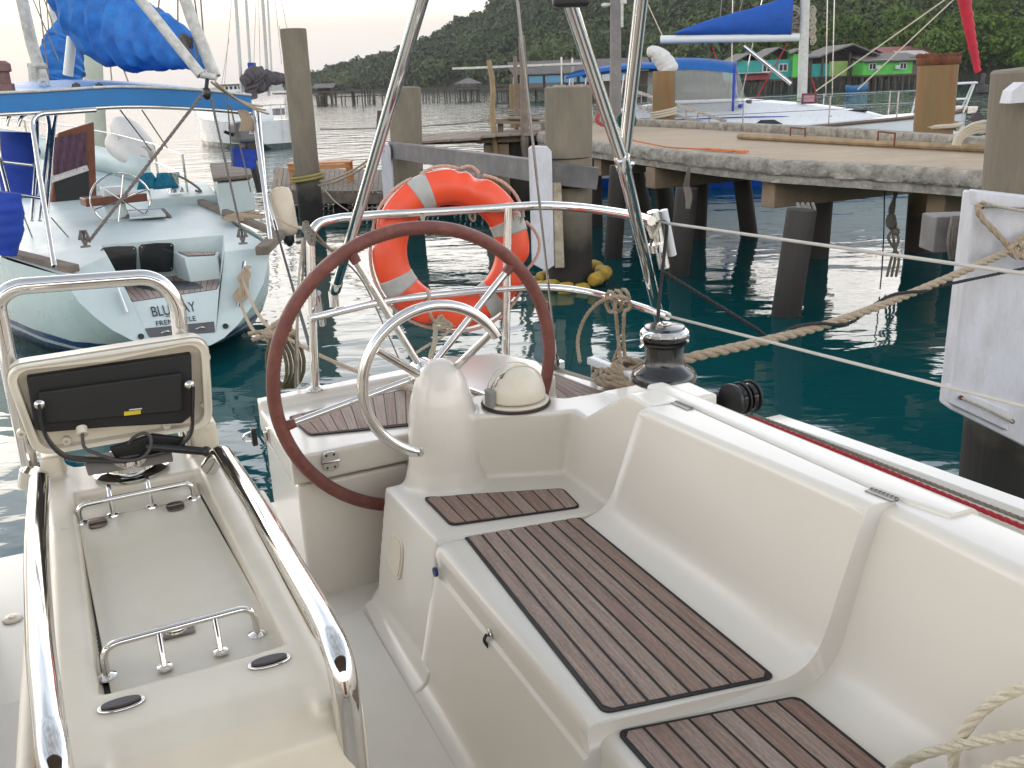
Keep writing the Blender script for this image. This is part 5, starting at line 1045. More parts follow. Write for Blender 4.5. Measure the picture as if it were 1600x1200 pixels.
MB().box(WX(1264, 154, .4), (.34, .05, .24), 0, Wb.f, Wb.r).build('lantern_frame', mat('dark_red_frame', (.12, .03, .04), .5), wb, bevel=.01); MB().box(WX(1264, 154, .43), (.24, .05, .15), 0, Wb.f, Wb.r).build('lantern_face', mat('pinkish_lens', (.4, .2, .22), .4), wb)
MB().lathe(WX(1170, 166, .6), [(.10, 0), (.07, .05), (.06, .12), (.08, .15)], 12).build('cabin_winch', darkc, wb)
# sprayhood: canvas top with clear windows
azure = mat('azure_canvas', (.006, .10, .34), .7, var=.15, scale=5, bump=.3, bscale=14)
clear = bpy.data.materials.new('clear_vinyl'); clear.use_nodes = True; cb = clear.node_tree.nodes['Principled BSDF']; cb.inputs['Base Color'].default_value = (.5, .5, .46, 1); cb.inputs['Roughness'].default_value = .12; cb.inputs['Alpha'].default_value = .22; MATS['clear_vinyl'] = clear
def hoodp(u, th_): wv = 1.12; return Wb.P(2.75+u*2.0, -math.cos(th_)*wv, 1.75+math.sin(th_)**.5*(1.22-.14*u*u+.04*math.sin(u*3.1)))
mb = MB(); mb.grid([[hoodp(i/10, math.radians(38+104*j/12)) for j in range(13)] for i in range(11)]); mb.build('sprayhood_top', azure, wb, solid=.02)
low = [Wb.P(5.05-.15*abs(math.cos(math.pi*j/12)), -math.cos(math.pi*j/12)*1.1, 1.86) for j in range(13)]
frn = [hoodp(1, math.pi*j/12) for j in range(13)]
for nm_, j0, j1, m_ in (('clear_side_window', 0, 0, clear),): pass
for sgn in (0, 1):
    mb = MB(); mb.grid([[hoodp(i/6, (math.pi-math.radians(38*j/4)) if sgn else math.radians(38*j/4)) for j in range(5)] for i in range(7)]); mb.build('side_window', clear, wb, solid=.008)
for k, (a0, a1) in enumerate(((0, 4), (4, 5), (5, 7), (7, 8), (8, 12))):
    mb = MB(); mb.grid([[frn[a_].lerp(low[a_], t)+V((0, 0, .03*math.sin(t*3.14))) for t in (0, .33, .66, 1)] for a_ in range(a0, a1+1)]); mb.build('clear_window', clear, wb, solid=.008)
mb = MB(); mb.tube(low, .045, 8); mb.tube(frn, .03, 6); mb.build('sprayhood_hem', bluedk, wb)
mb = MB(); bt_ = []
for i in range(9):
    t = i/8; bt_.append([Wb.P(.8+t*2.3, k*1.2, 2.62+.14*(1-k*k)+.16*math.sin(t*2.2)) for k in (-1, -.6, -.2, .2, .6, 1)])
mb.grid(bt_); mb.build('bimini', MATS['azure_canvas'], wb, solid=.03)
for f_ in (.9, 2.2):
    for s_ in (-1.1, 1.1): MB().tube([Wb.P(f_-.2, s_, 1.25), Wb.P(f_, s_, 2.66)], .02, 7).build('bimini_leg', chromed, wb)
mb = MB(); mb.box(Wb.P(-.5, 0, 2.95), (3.4, 1.5, .05), 0, Wb.f, Wb.r); mb.build('solar_panel', grim, wb)
mb = MB(); 
for s_ in (-.7, .7): mb.tube([Wb.P(.6, s_, 1.3), Wb.P(.6, s_, 3.12)], .025, 7)
mb.build('solar_arch', chromed, wb)
# lifelines, stanchions, pulpit
mb = MB(); stn = [(1.0, 1.38), (3.0, 1.6), (5.0, 1.58), (6.9, 1.22), (8.4, .76)]
for s_ in (-1, 1):
    for f_, b_ in stn: mb.tube([Wb.P(f_, s_*b_, 1.28+f_*.02), Wb.P(f_, s_*b_, 1.90+f_*.02)], .017, 6)
    for dz in (.6, .32): mb.tube([Wb.P(f_, s_*b_, 1.28+f_*.02+dz) for f_, b_ in stn+[(9.2, .45)]], .008, 5)
mb.build('lifeline', chromed, wb)
mb = MB()
for s_ in (-1, 1):
    zt_ = 2.18
    mb.tube(rnd([Wb.P(8.9, s_*.55, 1.5), Wb.P(9.0, s_*.5, zt_), Wb.P(Wb.L+.15, s_*.12, zt_+.02), Wb.P(Wb.L+.15, 0, zt_+.02)], .1), .024, 8)
    mb.tube([Wb.P(8.95, s_*.52, 1.85), Wb.P(Wb.L, s_*.1, 1.85)], .02, 7); mb.tube([Wb.P(9.9, s_*.2, 1.55), Wb.P(Wb.L+.1, s_*.1, zt_)], .02, 7); mb.tube([Wb.P(9.5, s_*.32, zt_), Wb.P(9.1, s_*.45, 1.55)], .02, 7)
mb.build('pulpit', white, wb)
MB().box(Wb.P(Wb.L-.5, 0, 1.66), (1.0, .16, .09), 0, Wb.f, Wb.r).box(Wb.P(Wb.L+.12, 0, 1.60), (.22, .14, .16), 0, Wb.f, Wb.r).build('anchor_roller', chromed, wb, bevel=.01)
MB().prism([Wb.P(Wb.L+.05, 0, 1.38), Wb.P(Wb.L+.25, 0, 1.56), Wb.P(Wb.L+.45, 0, 1.36), Wb.P(Wb.L+.62, 0, 1.33), Wb.P(Wb.L+.3, 0, 1.29)], Wb.r*.22).tube([Wb.P(Wb.L+.25, .1, 1.36), Wb.P(Wb.L+.25, .1, 1.6)], .03, 8).build('anchor', darkc, wb)
fr_ = [WX(1494, -80), WX(1512, 30), WX(1528, 112)]; mb = MB(); pts = spl(fr_, 16); mb.tube([p+V((.012*math.sin(i*2.2), 0, 0)) for i, p in enumerate(pts)], [(.17-.10*i/(len(pts)-1))*(1+.06*math.sin(i*2.2)) for i in range(len(pts))], 12); mb.build('furled_jib', redcv, wb)
MB().lathe(WX(1533, 150), [(.05, 0), (.06, .05), (.13, .08), (.13, .22), (.05, .26), (.04, .5)], 12).build('furling_drum', darkc, wb)
# aluminium ladder lying along the yacht's side deck (gangway)
a, b = WX(985, 140, 1.75), WX(1135, 190, 1.75); lad = MB()
for o_ in (0, .34): lad.beam(a+V((0, 0, -o_)), b+V((0, 0, -o_*.4)), .04, .07)
for i in range(9): lad.tube([a.lerp(b, i/8.5), a.lerp(b, i/8.5)+V((0, 0, -.34+.2*i/8.5))], .016, 6)
tag(lad.build('gangway_ladder', chromed), 'aluminium ladder leaning along the side of the white yacht behind the pier', 'ladder')
# small blue open boat by the green house
bb = Boat((PY(1324, 132, 118).x, 118), math.radians(85), 2.5); mb, rg = hullmesh(bb, [(0, .5, .75, .1), (.7, .62, .62, .15), (1.6, .55, .68, .15), (2.3, .25, .9, 0), (2.6, .03, 1.05, -.3)])
o = mb.build('open_boat', mat('sky_blue_boat', (.02, .13, .30), .5), solid=.05); tag(o, 'small sky-blue open boat afloat before the bright green stilt house', 'boat')
# grey-white ketch anchored behind the slender pile, and a white motor ferry
kb = Boat((0, 0), 0, 10); S1 = PZ(440, 226, .15); kb.S = V((S1.x, S1.y, 0)); hd = math.radians(-38); kb.f = V((math.sin(hd), math.cos(hd), 0)); kb.r = V((math.cos(hd), -math.sin(hd), 0))
kk = empty('ketch', kb.S+kb.f*4, 'white ketch with dark grey sail covers anchored behind the tall slender pile', 'sailboat')
mb, rg = hullmesh(kb, [(0, 1.0, 1.25, .05), (.6, 1.2, 1.22, .3), (3, 1.5, 1.2, .5), (6, 1.35, 1.3, .5), (8.5, .7, 1.5, .3), (10, .05, 1.7, -.3)]); mb.build('hull', bandpaint('ketch_hull', (.58, .60, .60), [(.22, (.03, .05, .05))]), kk, sharp=50)
mb = MB(); mb.grid([[kb.P(f_, b_*k, z_+.01) for k in (-1, 0, 1)] for f_, b_, z_ in ((0, .98, 1.24), (3, 1.48, 1.2), (6, 1.33, 1.3), (8.5, .68, 1.5), (10, .04, 1.68))]); mb.build('deck', white, kk)
boxq('wheelhouse', [kb.P(2.2, -.8, 1.2), kb.P(2.2, .8, 1.2), kb.P(6, .7, 1.25), kb.P(6, -.7, 1.25)], .55, white, kk, .05)
MB().box(kb.P(.25, .15, 1.62), (.5, .3, .3), 0, kb.r, kb.f).build('stern_locker', MATS['grey_canvas'], kk, bevel=.03)
KX = lambda px, py, f_: kb.F(px, py, f_)
for a_, b_, r__ in (((367, -20), (378, 148), .085), ((383, -20), (392, 120), .07), ((409, -20), (420, 150), .085), ((417, -20), (426, 140), .05)): MB().tube([KX(*a_, 3+r__*20), KX(*b_, 3+r__*20)], r__, 9).build('mast', mastm, kk)
for a_, b_ in (((358, 60), (345, 140)), ((362, 0), (350, 140)), ((400, 0), (396, 120)), ((430, 0), (440, 100)), ((436, 40), (446, 120)), ((440, 0), (462, 120)), ((404, 0), (407, 120))): MB().tube([KX(*a_, 4), KX(*b_, 4)], .012, 5).build('rigging_wire', ropeg, kk)
sailbag([KX(380, 130, 4), KX(396, 120, 4), KX(405, 128, 4), KX(420, 122, 4), KX(450, 124, 4)], [.25, .38, .62, .42, .28, .22], darkc, 14, .3, 'sail_cover', kk, 3)
sailbag([KX(393, 98, 4.4), KX(394, 112, 4.4)], [.18, .2], bluedk, 10, .1, 'blue_sail_head', kk, 3)
sailbag([KX(392, 140, 3.8), KX(396, 155, 3.8)], [.3, .2], darkc, 10, .2, 'hanging_cover', kk, 8)
mb = MB()
for f_, r__ in ((.1, -1), (.1, 1), (2, 1.4), (4, 1.5), (6, 1.35), (2, -1.4), (4, -1.5)): mb.tube([kb.P(f_, r__, 1.2), kb.P(f_, r__, 1.95)], .018, 6)
for s_ in (-1, 1):
    for dz in (.7, .4): mb.tube([kb.P(.1, s_, 1.2+dz), kb.P(2, s_*1.4, 1.2+dz), kb.P(4, s_*1.5, 1.2+dz), kb.P(8.4, s_*.7, 1.5+dz)], .012, 5)
mb.tube([kb.P(.1, -1, 1.93), kb.P(.1, 1, 1.93)], .02, 6); mb.build('guard_rail', chromed, kk)
MB().tube([kb.P(-.1, .1, 2.0), kb.P(-.1, .1, .3)], .02, 6).tube([kb.P(-.1, .45, 2.0), kb.P(-.1, .45, .3)], .02, 6).build('stern_ladder', chromed, kk)
lad = MB()
for s_ in (0, .3): lad.tube([kb.P(.8, 1.25+s_, 1.7), kb.P(.8, 1.25+s_, .0)], .02, 5)
for i in range(7): lad.tube([kb.P(.8, 1.25, .1+i*.25), kb.P(.8, 1.55, .1+i*.25)], .016, 5)
lad.build('side_ladder', chromed, kk)
rq = kb.r; lettering('M.Y.', kb.P(-.03, .15, .95), .2, kb.r, (0, 0, 1), MATS['dark_rust'], kk) if False else None
fy = 140; x0, x1 = X(344, 140, fy), X(380, 140, fy); fe = empty('ferry', ((x0+x1)/2, fy, 0), 'tiny white two-decked motor boat far behind the sail covers at left', 'ferry')
mb, rg = hullmesh(Boat((x0, fy), math.pi/2, 4), [(0, 1.1, 1.5, .2), (2.0, 1.2, 1.3, .3), ((x1-x0)-.4, 1.0, 1.5, .2), ((x1-x0)+.4, .05, 2.0, -.4)]); mb.build('hull', white, fe)
MB().box(((x0+x1)/2-.1, fy, 2.0), (x1-x0-.5, 1.9, 1.0)).build('lower_cabin', darkc, fe); MB().box(((x0+x1)/2-.1, fy, 2.55), (x1-x0-.2, 2.2, .14)).build('upper_deck', white, fe); MB().box(((x0+x1)/2-.1, fy, 3.0), (x1-x0-.8, 1.8, .8)).build('upper_cabin', white, fe); MB().box(((x0+x1)/2-.1, fy, 3.48), (x1-x0+.1, 2.4, .14)).build('roof', roofg, fe)
for k in range(5): MB().box((x0+.6+k*.62, fy-.92, 3.05), (.34, .06, .4)).build('window', glassd, fe)
# ================================================================ our own yacht: the cockpit we stand in, looking aft
Y0 = B(1.5, .05, 0)
yt = empty('cockpit_yacht', Y0, 'white sailing yacht we stand on, with teak cockpit seats and a leather-bound steering wheel', 'sailboat')
def fuse(name, solids, m, vox=.008, it=8, parent=yt):
    mb = MB()
    for s_ in solids: mb.add(s_[0], s_[1])
    return mb.build(name, m, parent, remesh=vox, smooth_it=it)
def sol_prism(pts_bot, pts_top):
    n = len(pts_bot); return (list(pts_bot)+list(pts_top), [tuple(range(n-1, -1, -1)), tuple(range(n, 2*n))]+[(i, (i+1) % n, n+(i+1) % n, n+i) for i in range(n)])
def plan(pts, z0, z1, dbot=(0, 0)):        # pts (s,t), counter-clockwise or not
    return sol_prism([B(s+dbot[0], t+dbot[1], z0) for s, t in pts], [B(s, t, z1) for s, t in pts])
def sideprof(pts, t0, t1): return sol_prism([B(s, t0, z) for s, z in pts], [B(s, t1, z) for s, z in pts])
def sol_lathe(c, prof, n=28, sx=1.0):
    mb = MB(); mb.lathe(B(*c), prof, n); return (mb.v, mb.f)
# ---- hull and side decks
def hullb(s): return float(np.interp(s, [-4, -1, .5, 1.4, 2.1, 2.8, 3.2, 3.5], [1.75, 2.05, 2.08, 2.0, 1.9, 1.74, 1.64, 1.50]))
mb = MB(); rings = []
for s in [-4, -2.5, -1, 0, .7, 1.4, 2.1, 2.8, 3.2, 3.5]:
    b_ = hullb(s); rings.append([B(s, .05+k*(b_-.05)*w_, z) for k, w_, z in [(-1, 1, 1.5), (-1, .99, 1.1), (-1, .95, .5), (-1, .8, 0), (-1, .4, -.3), (1, .4, -.3), (1, .8, 0), (1, .95, .5), (1, .99, 1.1), (1, 1, 1.5)]])
mb.loft(rings, 0, False, False); mb.build('hull', gel, yt)
def strip(name, ss, fn, m, **k):
    mb = MB(); mb.grid([fn(s) for s in ss]); return mb.build(name, m, yt, **k)
strip('side_deck', [-4, -2, 0, .8, 1.4, 1.8, 2.1, 2.45, 2.7], lambda s: [B(s, 1.50, 1.5), B(s, 1.7, 1.5), B(s, hullb(s), 1.5)], nonskid)
strip('port_side_deck', [-4, -2, 0, .8, 1.4, 1.8, 2.1, 2.8], lambda s: [B(s, -1.45, 1.5), B(s, -1.7, 1.5), B(s, .1-hullb(s), 1.5)], nonskid)
# toe rail moulding outboard of the running ropes
mb = MB(); rings = []
for s in [-1.5, 0, .7, 1.2, 1.6, 1.95, 2.12, 2.17, 2.2]:
    b_ = hullb(s)-.005; k = 1 if s < 2.15 else (.55 if s < 2.19 else .05); rings.append([B(s, b_-.10, 1.49), B(s, b_-.085, 1.50+.07*k), B(s, b_-.07, 1.50+.085*k), B(s, b_-.01, 1.50+.085*k), B(s, b_+.004, 1.50+.07*k), B(s, b_+.01, 1.42)])
mb.loft(rings); mb.build('toe_rail', gel, yt, bevel=.006)
# ---- cockpit sole
solp = [(-.6, -.9), (-.6, .74), (2.6, .74), (3.0, 1.2), (3.66, 1.2), (3.76, .55), (3.78, -.9)]
MB().prism([B(s, t, .80) for s, t in solp], (0, 0, .12)).build('cockpit_sole', gel, yt, bevel=.02)
a, b = PZ(566, 953, .924), PZ(712, 1200, .924); c = b+(b-a)*.9
MB().prism([a, c, c-TX*1.1, a-TX*1.1], (0, 0, .003)).build('nonskid_panel', nonskid, yt, bevel=.002)
# ---- long side bench, far section with its backrest and hinged locker lid
def s_near(t, z): return 1.385-.16*(t-.774)-max(0, z-1.4)*.06
def s_aft(t, z): return 2.266-.16*(t-.774)-max(0, z-1.36)*.48
def benchprof(ttop, th, zs=1.35, tf=.775, tb=1.29, lip=True):
    pts = [(.60, .905), (.60, .9235), (.70, .9235), (.765, 1.262), (tf, 1.268), (tf-.004, zs), (tb, zs), (ttop, 1.75), (th, 1.75), (th, 1.69), (th+.03, 1.69), (th+.03, .905)]
    r = [0, 0, .07, .002, .004, .036, .10, .026, .006, .004, .004, 0]
    return fil2(pts, r, 6)
NS = 22; mb = MB(); rings = []
for i in range(NS+1):
    u = i/NS; ring = []
    for t, z in benchprof(1.366-.082*u, 1.437-.03*u):
        ring.append(B(s_near(t, z)*(1-u)+s_aft(t, z)*u, t, z))
    rings.append(ring)
bn = MB().loft(rings).build('side_bench', gel, yt, bevel=.012, seg=4, sharp=50)
# near section, set a little lower and further outboard
rings = []
for i in range(15):
    u = i/14; s_ = -.5+(1.43+.5)*u; ring = []
    prof = fil2([(.63, .905), (.63, .9235), (.73, .9235), (.80, 1.24), (.80, 1.315), (1.335, 1.315), (1.425-.018*u, 1.742), (1.60-.05*u, 1.742), (1.66-.03*u, 1.49), (1.66, .905)], [0, 0, .07, .02, .036, .11, .028, .03, .01, 0], 6)
    for t, z in prof: ring.append(B(s_-.16*(t-.774), t, z))
    rings.append(ring)
MB().loft(rings).build('near_bench', gel, yt, sharp=50)
# coaming outboard of the locker lid, with its rounded end
rings = []
for i in range(13):
    u = i/12; s_ = 1.16+(2.16-1.16)*u; th = 1.443-.032*u+.004; to = 1.555-.07*u
    if i == 0: th = 1.475
    if i == 1: th = 1.455
    rings.append([B(s_, t, z) for t, z in fil2([(th, 1.52), (th, 1.7495), (to, 1.7495), (to+.10, 1.49), (to+.10, 1.40)], [0, .012, .028, .02, 0], 5)])
MB().loft(rings, 0, True, True).build('coaming', gel, yt, sharp=50)
tarn0 = mat('tarnished_hinge', (.25, .23, .21), .35, .8, var=.3, scale=40)
for (x_, y_, x2, y2) in ((1360, 764, 1403, 781), (1056, 628, 1082, 639)):
    a, b = PZ(x_, y_, 1.7515), PZ(x2, y2, 1.7515); hg = MB().tube([a, b], .0045, 8)
    hg.beam(a-TX*.008, b-TX*.008, .018, .003); o = hg.build('piano_hinge', tarn0, yt)
    for k in range(7): MB().tube([a.lerp(b, .06+k*.145), a.lerp(b, .08+k*.145)], .0052, 8).build('knuckle', caulk, o)

def pT(pts, z): return [PZ(x, y, z) for x, y in pts]
plankpanel('teak_seat', pT([(720, 833), (905, 808), (1213, 1060), (943, 1116)], 1.351), 1, 8, yt, gap=.0078, margin=.006, thick=.005, tonef=lambda i: [.7, .75, .85, .8, .3, .7, .45, .35][i % 8])
plankpanel('near_teak_seat', [B(1.372, .832, 1.317), B(1.29, 1.238, 1.317), B(.40, 1.238, 1.317), B(.42, .832, 1.317)], 1, 8, yt, gap=.0078, margin=.006, thick=.005)
plankpanel('small_teak_seat', pT([(661, 778), (880, 764), (908, 793), (704, 822)], 1.362), 1, 9, yt, gap=.0058, margin=.005, thick=.005)
# ---- helm station: seat block, bulkhead with shelf, pedestal, quarter coaming fused into one moulding
helm = [
    sol_prism([B(2.2, .63, .90), B(2.2, .63, .920), B(2.2, .66, .924), B(2.2, .69, .940), B(2.2, .712, .985), B(2.2, .80, 1.0), B(2.2, .80, .90)], [B(2.76, .67, .90), B(2.76, .67, .920), B(2.76, .68, .924), B(2.76, .70, .935), B(2.75, .712, .97), B(2.75, .80, 1.0), B(2.75, .80, .90)]),
    sol_prism([B(2.235, .705, .90), B(2.72, .70, .90), B(2.74, 1.60, .90), B(2.235, 1.60, .90)], [B(2.262, .778, 1.36), B(2.70, .762, 1.36), B(2.74, 1.60, 1.36), B(2.15, 1.60, 1.36)]),
    sol_prism([B(s, t, 1.30) for s, t in ((2.66, .98), (2.535, 1.30), (2.50, 1.60), (2.57, 1.60), (2.60, 1.37), (2.72, 1.24), (2.80, .98))], [B(s, t, 1.60) for s, t in ((2.575, .98), (2.45, 1.275), (2.40, 1.62), (2.55, 1.62), (2.57, 1.36), (2.71, 1.24), (2.79, .98))]),
    sideprof([(2.0, .92), (2.0, 1.49), (2.0, 1.747), (2.13, 1.747), (2.37, 1.60), (2.55, 1.60), (2.57, 1.45), (2.57, .92)], 1.325, 1.545),
    sideprof([(2.0, 1.45), (2.0, 1.63), (2.57, 1.60), (2.57, 1.45)], 1.50, 1.66),
    sol_lathe((2.65, .957, 1.30), [(.155, 0), (.155, .03), (.132, .075), (.118, .13), (.113, .22), (.108, .30), (.099, .35), (.084, .40), (.062, .445), (.034, .47), (.01, .476)]),
]
fuse('helm_station', helm, gel, .0065, 9)
# ---- aft lockers and stern deck
lock = [plan([(2.875, .515), (3.43, .515), (3.50, 1.15), (3.47, 1.40), (2.90, 1.40), (2.885, 1.0)], .90, 1.345)]
fuse('stern_locker', lock, gel, .008, 5)
lid = [plan([(2.862, .500), (3.455, .505), (3.525, 1.15), (3.50, 1.46), (2.90, 1.46), (2.875, 1.0)], 1.357, 1.455), plan([(3.395, .505), (3.455, .505), (3.525, 1.15), (3.50, 1.46), (3.42, 1.46), (3.44, 1.15)], 1.42, 1.487)]
fuse('locker_lid', lid, gel, .0065, 6)
qd = [plan([(3.52, 1.18), (3.43, 1.42), (3.15, 1.63), (2.84, 1.73), (2.45, 1.83), (2.40, 1.58), (2.70, 1.40), (2.8, 1.1), (3.0, 1.12)], 1.30, 1.495), plan([(3.30, 1.14), (3.22, 1.42), (3.05, 1.50), (2.84, 1.47), (2.78, 1.12)], 1.44, 1.585)]
fuse('quarter_deck', qd, gel, .008, 6)
port = [plan([(2.9, -1.45), (2.9, -.55), (3.45, -.50), (3.55, -1.0), (3.45, -1.5)], .90, 1.46), plan([(2.3, -1.6), (2.3, -.70), (2.9, -.70), (2.9, -1.6)], .90, 1.36), plan([(-1, -1.55), (-1, -.70), (2.3, -.70), (2.3, -1.55)], .90, 1.35), plan([(-1, -1.55), (-1, -1.3), (2.5, -1.3), (2.5, -1.55)], .9, 1.75)]
fuse('port_bench', port, gel, .016, 4)
plankpanel('stern_teak_seat', pT([(450, 652), (652, 604), (652, 664), (483, 681)], 1.458), 1, 11, yt, gap=.0045, margin=.006, thick=.005)
plankpanel('quarter_teak', [B(2.74, 1.36, 1.497), B(2.50, 1.70, 1.497), B(3.10, 1.60, 1.497), B(3.14, 1.50, 1.497)], 1, 8, yt, gap=.0045, margin=.006, thick=.005)
# hinge, latch, pull ring on the stern locker
def plate_on_s(px, py, s, w_, h_, name, m):
    c = BS(px, py, s); e_ = [];
    for i in range(16): a = i/16*6.283; e_.append(c+TX*math.copysign(abs(math.cos(a))**.6, math.cos(a))*w_/2+V((0, 0, math.copysign(abs(math.sin(a))**.6, math.sin(a))*h_/2)))
    return MB().prism(e_, -AX*.006).build(name, m, yt, bevel=.0015), c
hp, hc = plate_on_s(516, 720, 2.861, .056, .068, 'lid_hinge', chromed)
MB().tube([hc-AX*.008-TX*.03, hc-AX*.008+TX*.03], .005, 8).build('hinge_pin', chrome, hp)
for dx, dz in ((-.013, .022), (.013, .022), (-.013, -.022), (.013, -.022)): MB().lathe(hc-AX*.006+TX*dx+V((0, 0, dz)), [(.0045, 0), (.004, .0015)], 8, 0, -AX).build('screw', blackm, hp)
lp = BT(419, 680, .50); MB().box(lp, (.008, .03, .055), 0, TX, AX).tube([lp-TX*.01+V((0, 0, .015)), lp-TX*.01+V((0, 0, -.02))], .007, 8).build('lid_latch', chromed, yt, bevel=.002)
lp = BT(394, 683, .5)+AX*.3; lp = BS(397, 682, 3.44); MB().box(lp, (.02, .03, .07), 0, TX, AX).build('transom_catch', blackp, yt, bevel=.003); MB().tube(spl([lp-TX*.01+V((0, 0, .02)), lp-TX*.035+V((0, 0, .012)), lp-TX*.04+V((0, 0, -.012)), lp-TX*.01+V((0, 0, -.02))], 5), .004, 6).build('catch_ring', chrome, yt)
# bench front furniture
def onfront(px, py, t0=.775, t1=.705): 
    n_ = (TX*.34-V((0, 0, .07*1.0))).normalized(); n_ = (TX*(.338)+V((0, 0, -.065))).normalized(); return PP(px, py, B(2.5, .758, 1.2), n_), n_
for k_ in (0,):
    c, n_ = onfront(627, 868); c = c-n_*.012; u_ = AX; v_ = n_.cross(u_).normalized(); v_ = v_ if v_.z > 0 else -v_; e_ = []
    for i in range(28): a = i/28*6.283; e_.append(c+u_*math.copysign(abs(math.cos(a))**.55, math.cos(a))*.058+v_*math.copysign(abs(math.sin(a))**.55, math.sin(a))*.068)
    o = MB().prism([p+n_*.004 for p in e_], -n_*.012).build('inspection_cover', gelc, yt, bevel=.003)
    MB().prism([c+(p-c)*.86-n_*.0065 for p in e_], -n_*.005).build('cover_face', gelc, o, bevel=.002)
lc = PP(767, 1000, B(2, .7735, 1.3), TX); e_ = []
for i in range(20): a = i/20*6.283; e_.append(lc+AX*math.cos(a)*.018*(1.2 if math.sin(a) < 0 else .8)+V((0, 0, math.sin(a)*.032)))
o = MB().prism(e_, -TX*.006).build('locker_latch', chrome, yt, bevel=.002); MB().tube(spl([lc-TX*.008+V((0, 0, .014))+AX*.008, lc-TX*.018+V((0, 0, .004)), lc-TX*.008+V((0, 0, -.016))-AX*.006], 5), .005, 6).build('latch_lever', blackm, o)
lc = PP(683, 893, B(2, .764, 1.3), TX); MB().tube([lc-TX*.001, lc-TX*.010], .014, 14).build('drain_plug', mat('blue_plastic', (.01, .02, .16), .4), yt)
# flat patch under the lid lip, darker cream standing for a shaded finger recess
q = [PP(x_, y_, B(2, .768, 1.2), (TX*.338+V((0, 0, -.065)))) for x_, y_ in ((748, 988), (772, 1012), (812, 1092), (806, 1100), (776, 1062), (750, 1014))]
MB().prism([p-TX*.0005 for p in q], -TX*.002).build('recess_shade_patch', gelc, yt, bevel=.001)
# ---- steering wheel
hubc = PP(656, 582, B(2.80, 0, 0), AX); Rw = 217/.956*depth(hubc)/FPX
sw = MB(); axw = (AX+V((0, 0, .05))).normalized(); uw = TX; vw = axw.cross(uw).normalized(); vw = vw if vw.z > 0 else -vw
wp = lambda a, r_, o_=0: hubc+uw*math.cos(a)*r_+vw*math.sin(a)*r_+axw*o_
rim = MB(); pts = [wp(i/120*2*math.pi, Rw) for i in range(120)]; rim.tube(pts, .0218, 16, closed=True)
wh = empty('steering_wheel_pivot', hubc, None, None); bpy.data.objects.remove(wh)
rimo = rim.build('steering_wheel', leather, yt)
# the lacing seam of the leather along the inner side of the rim
lace = MB()
for i in range(230):
    a = i/230*2*math.pi; p = wp(a, Rw-.0205, -.009); t_ = (wp(a+.01, Rw)-wp(a, Rw)).normalized(); lace.tube([p-axw*.0045-t_*.002, p+axw*.0045+t_*.002], .0011, 4)
lace.build('lacing', mat('tan_thread', (.22, .10, .07), .8), rimo)
hb2 = PP(664, 585, hubc+axw*-.05, AX); MB().lathe(hb2-axw*.03, [(.045, 0), (.05, .02), (.05, .06), (.03, .075)], 20, 0, axw).build('hub', chrome, rimo)
for k, a in enumerate([math.radians(x) for x in (115.5, 43.5, 193, -28, -100)]):
    tip = wp(a, Rw-.012); st_ = tip.lerp(hb2, .055); MB().tube([st_, hb2], .0118, 12).build('spoke', chrome, rimo); MB().tube([tip, tip.lerp(hb2, .075)], [.018, .015], 12).build('spoke_sleeve', leather, rimo)
# ---- stainless guard ring round the pedestal
gc = BS(682, 594, 2.50); Rg = 113/.95*depth(gc)/FPX; gp = lambda a, k=1: gc+TX*math.cos(a)*Rg*k+V((0, 0, math.sin(a)*Rg))
pts = [gp(math.radians(x)) for x in range(252, 24, -4)]; pts = [BS(643, 706, 2.53)]+pts
g_ = MB().tube(spl(pts, 2), .0165, 14).build('guard_ring', chrome, yt)
MB().tube([BS(588, 546, 2.50), BS(652, 584, 2.585)], .0125, 12).build('ring_strut', chrome, g_); MB().tube([gp(math.radians(33)), BS(712, 574, 2.63)], .012, 12).build('ring_strut', chrome, g_)
# ---- compass on the shelf
cb_ = PZ(806, 630, 1.602); cp = MB().lathe(cb_, [(.112, 0), (.114, .004), (.112, .008)], 40).build('compass', mat('black_gasket', (.03, .015, .015), .6), yt, base=cb_)
MB().lathe(cb_+V((0, 0, .008)), [(.106, 0), (.109, .005), (.106, .010), (.094, .012)], 40).build('flange', gelc, cp)
mb = MB(); dirv = (TX*-.45+AX*.55+V((0, 0, .55))).normalized(); cc = cb_+V((0, 0, .034))
nR_, nA = 26, 40; vs = []
for i in range(nR_+1):
    ph = math.radians(4+ (96-4)*i/nR_)
    for j in range(nA):
        a = j/nA*2*math.pi; d_ = V((math.sin(ph)*math.cos(a), math.sin(ph)*math.sin(a), math.cos(ph))); rr = .094*(1+.0*0); 
        vs.append((d_, cc+V((d_.x*rr, d_.y*rr, d_.z*rr*1.02))))
def hoodkeep(d_): return d_.dot(dirv) < .62
fs = []
for i in range(nR_):
    for j in range(nA):
        q4 = (i*nA+j, i*nA+(j+1) % nA, (i+1)*nA+(j+1) % nA, (i+1)*nA+j)
        if all(hoodkeep(vs[k][0]) for k in q4): fs.append(q4)
mb.add([v[1] for v in vs], fs); mb.build('hood', gelc, cp, solid=.007)
MB().ball(cc+V((0, 0, -.004)), .085, 0, 28).build('glass_dome', mat('smoked_glass', (.10, .085, .09), .06), cp)
for sgn in (-.45, .5): mb = MB().tube([cc+V((0, 0, 1))*math.sin(x*.157)*.1*.99+(TX*math.cos(x*.157)*.1)-AX*(.03*sgn if 0 else 0)+AX*sgn*.05*(math.sin(x*.157)) for x in range(1, 20)], .0022, 6); mb.build('hood_rib', gelc, cp)
kn = cb_-TX*.098-AX*.02+V((0, 0, .012)); MB().box(kn+V((0, 0, .028)), (.022, .05, .058), 0, TX, AX).build('light_switch', mat('grey_plastic', (.22, .22, .21), .5), cp, bevel=.006)
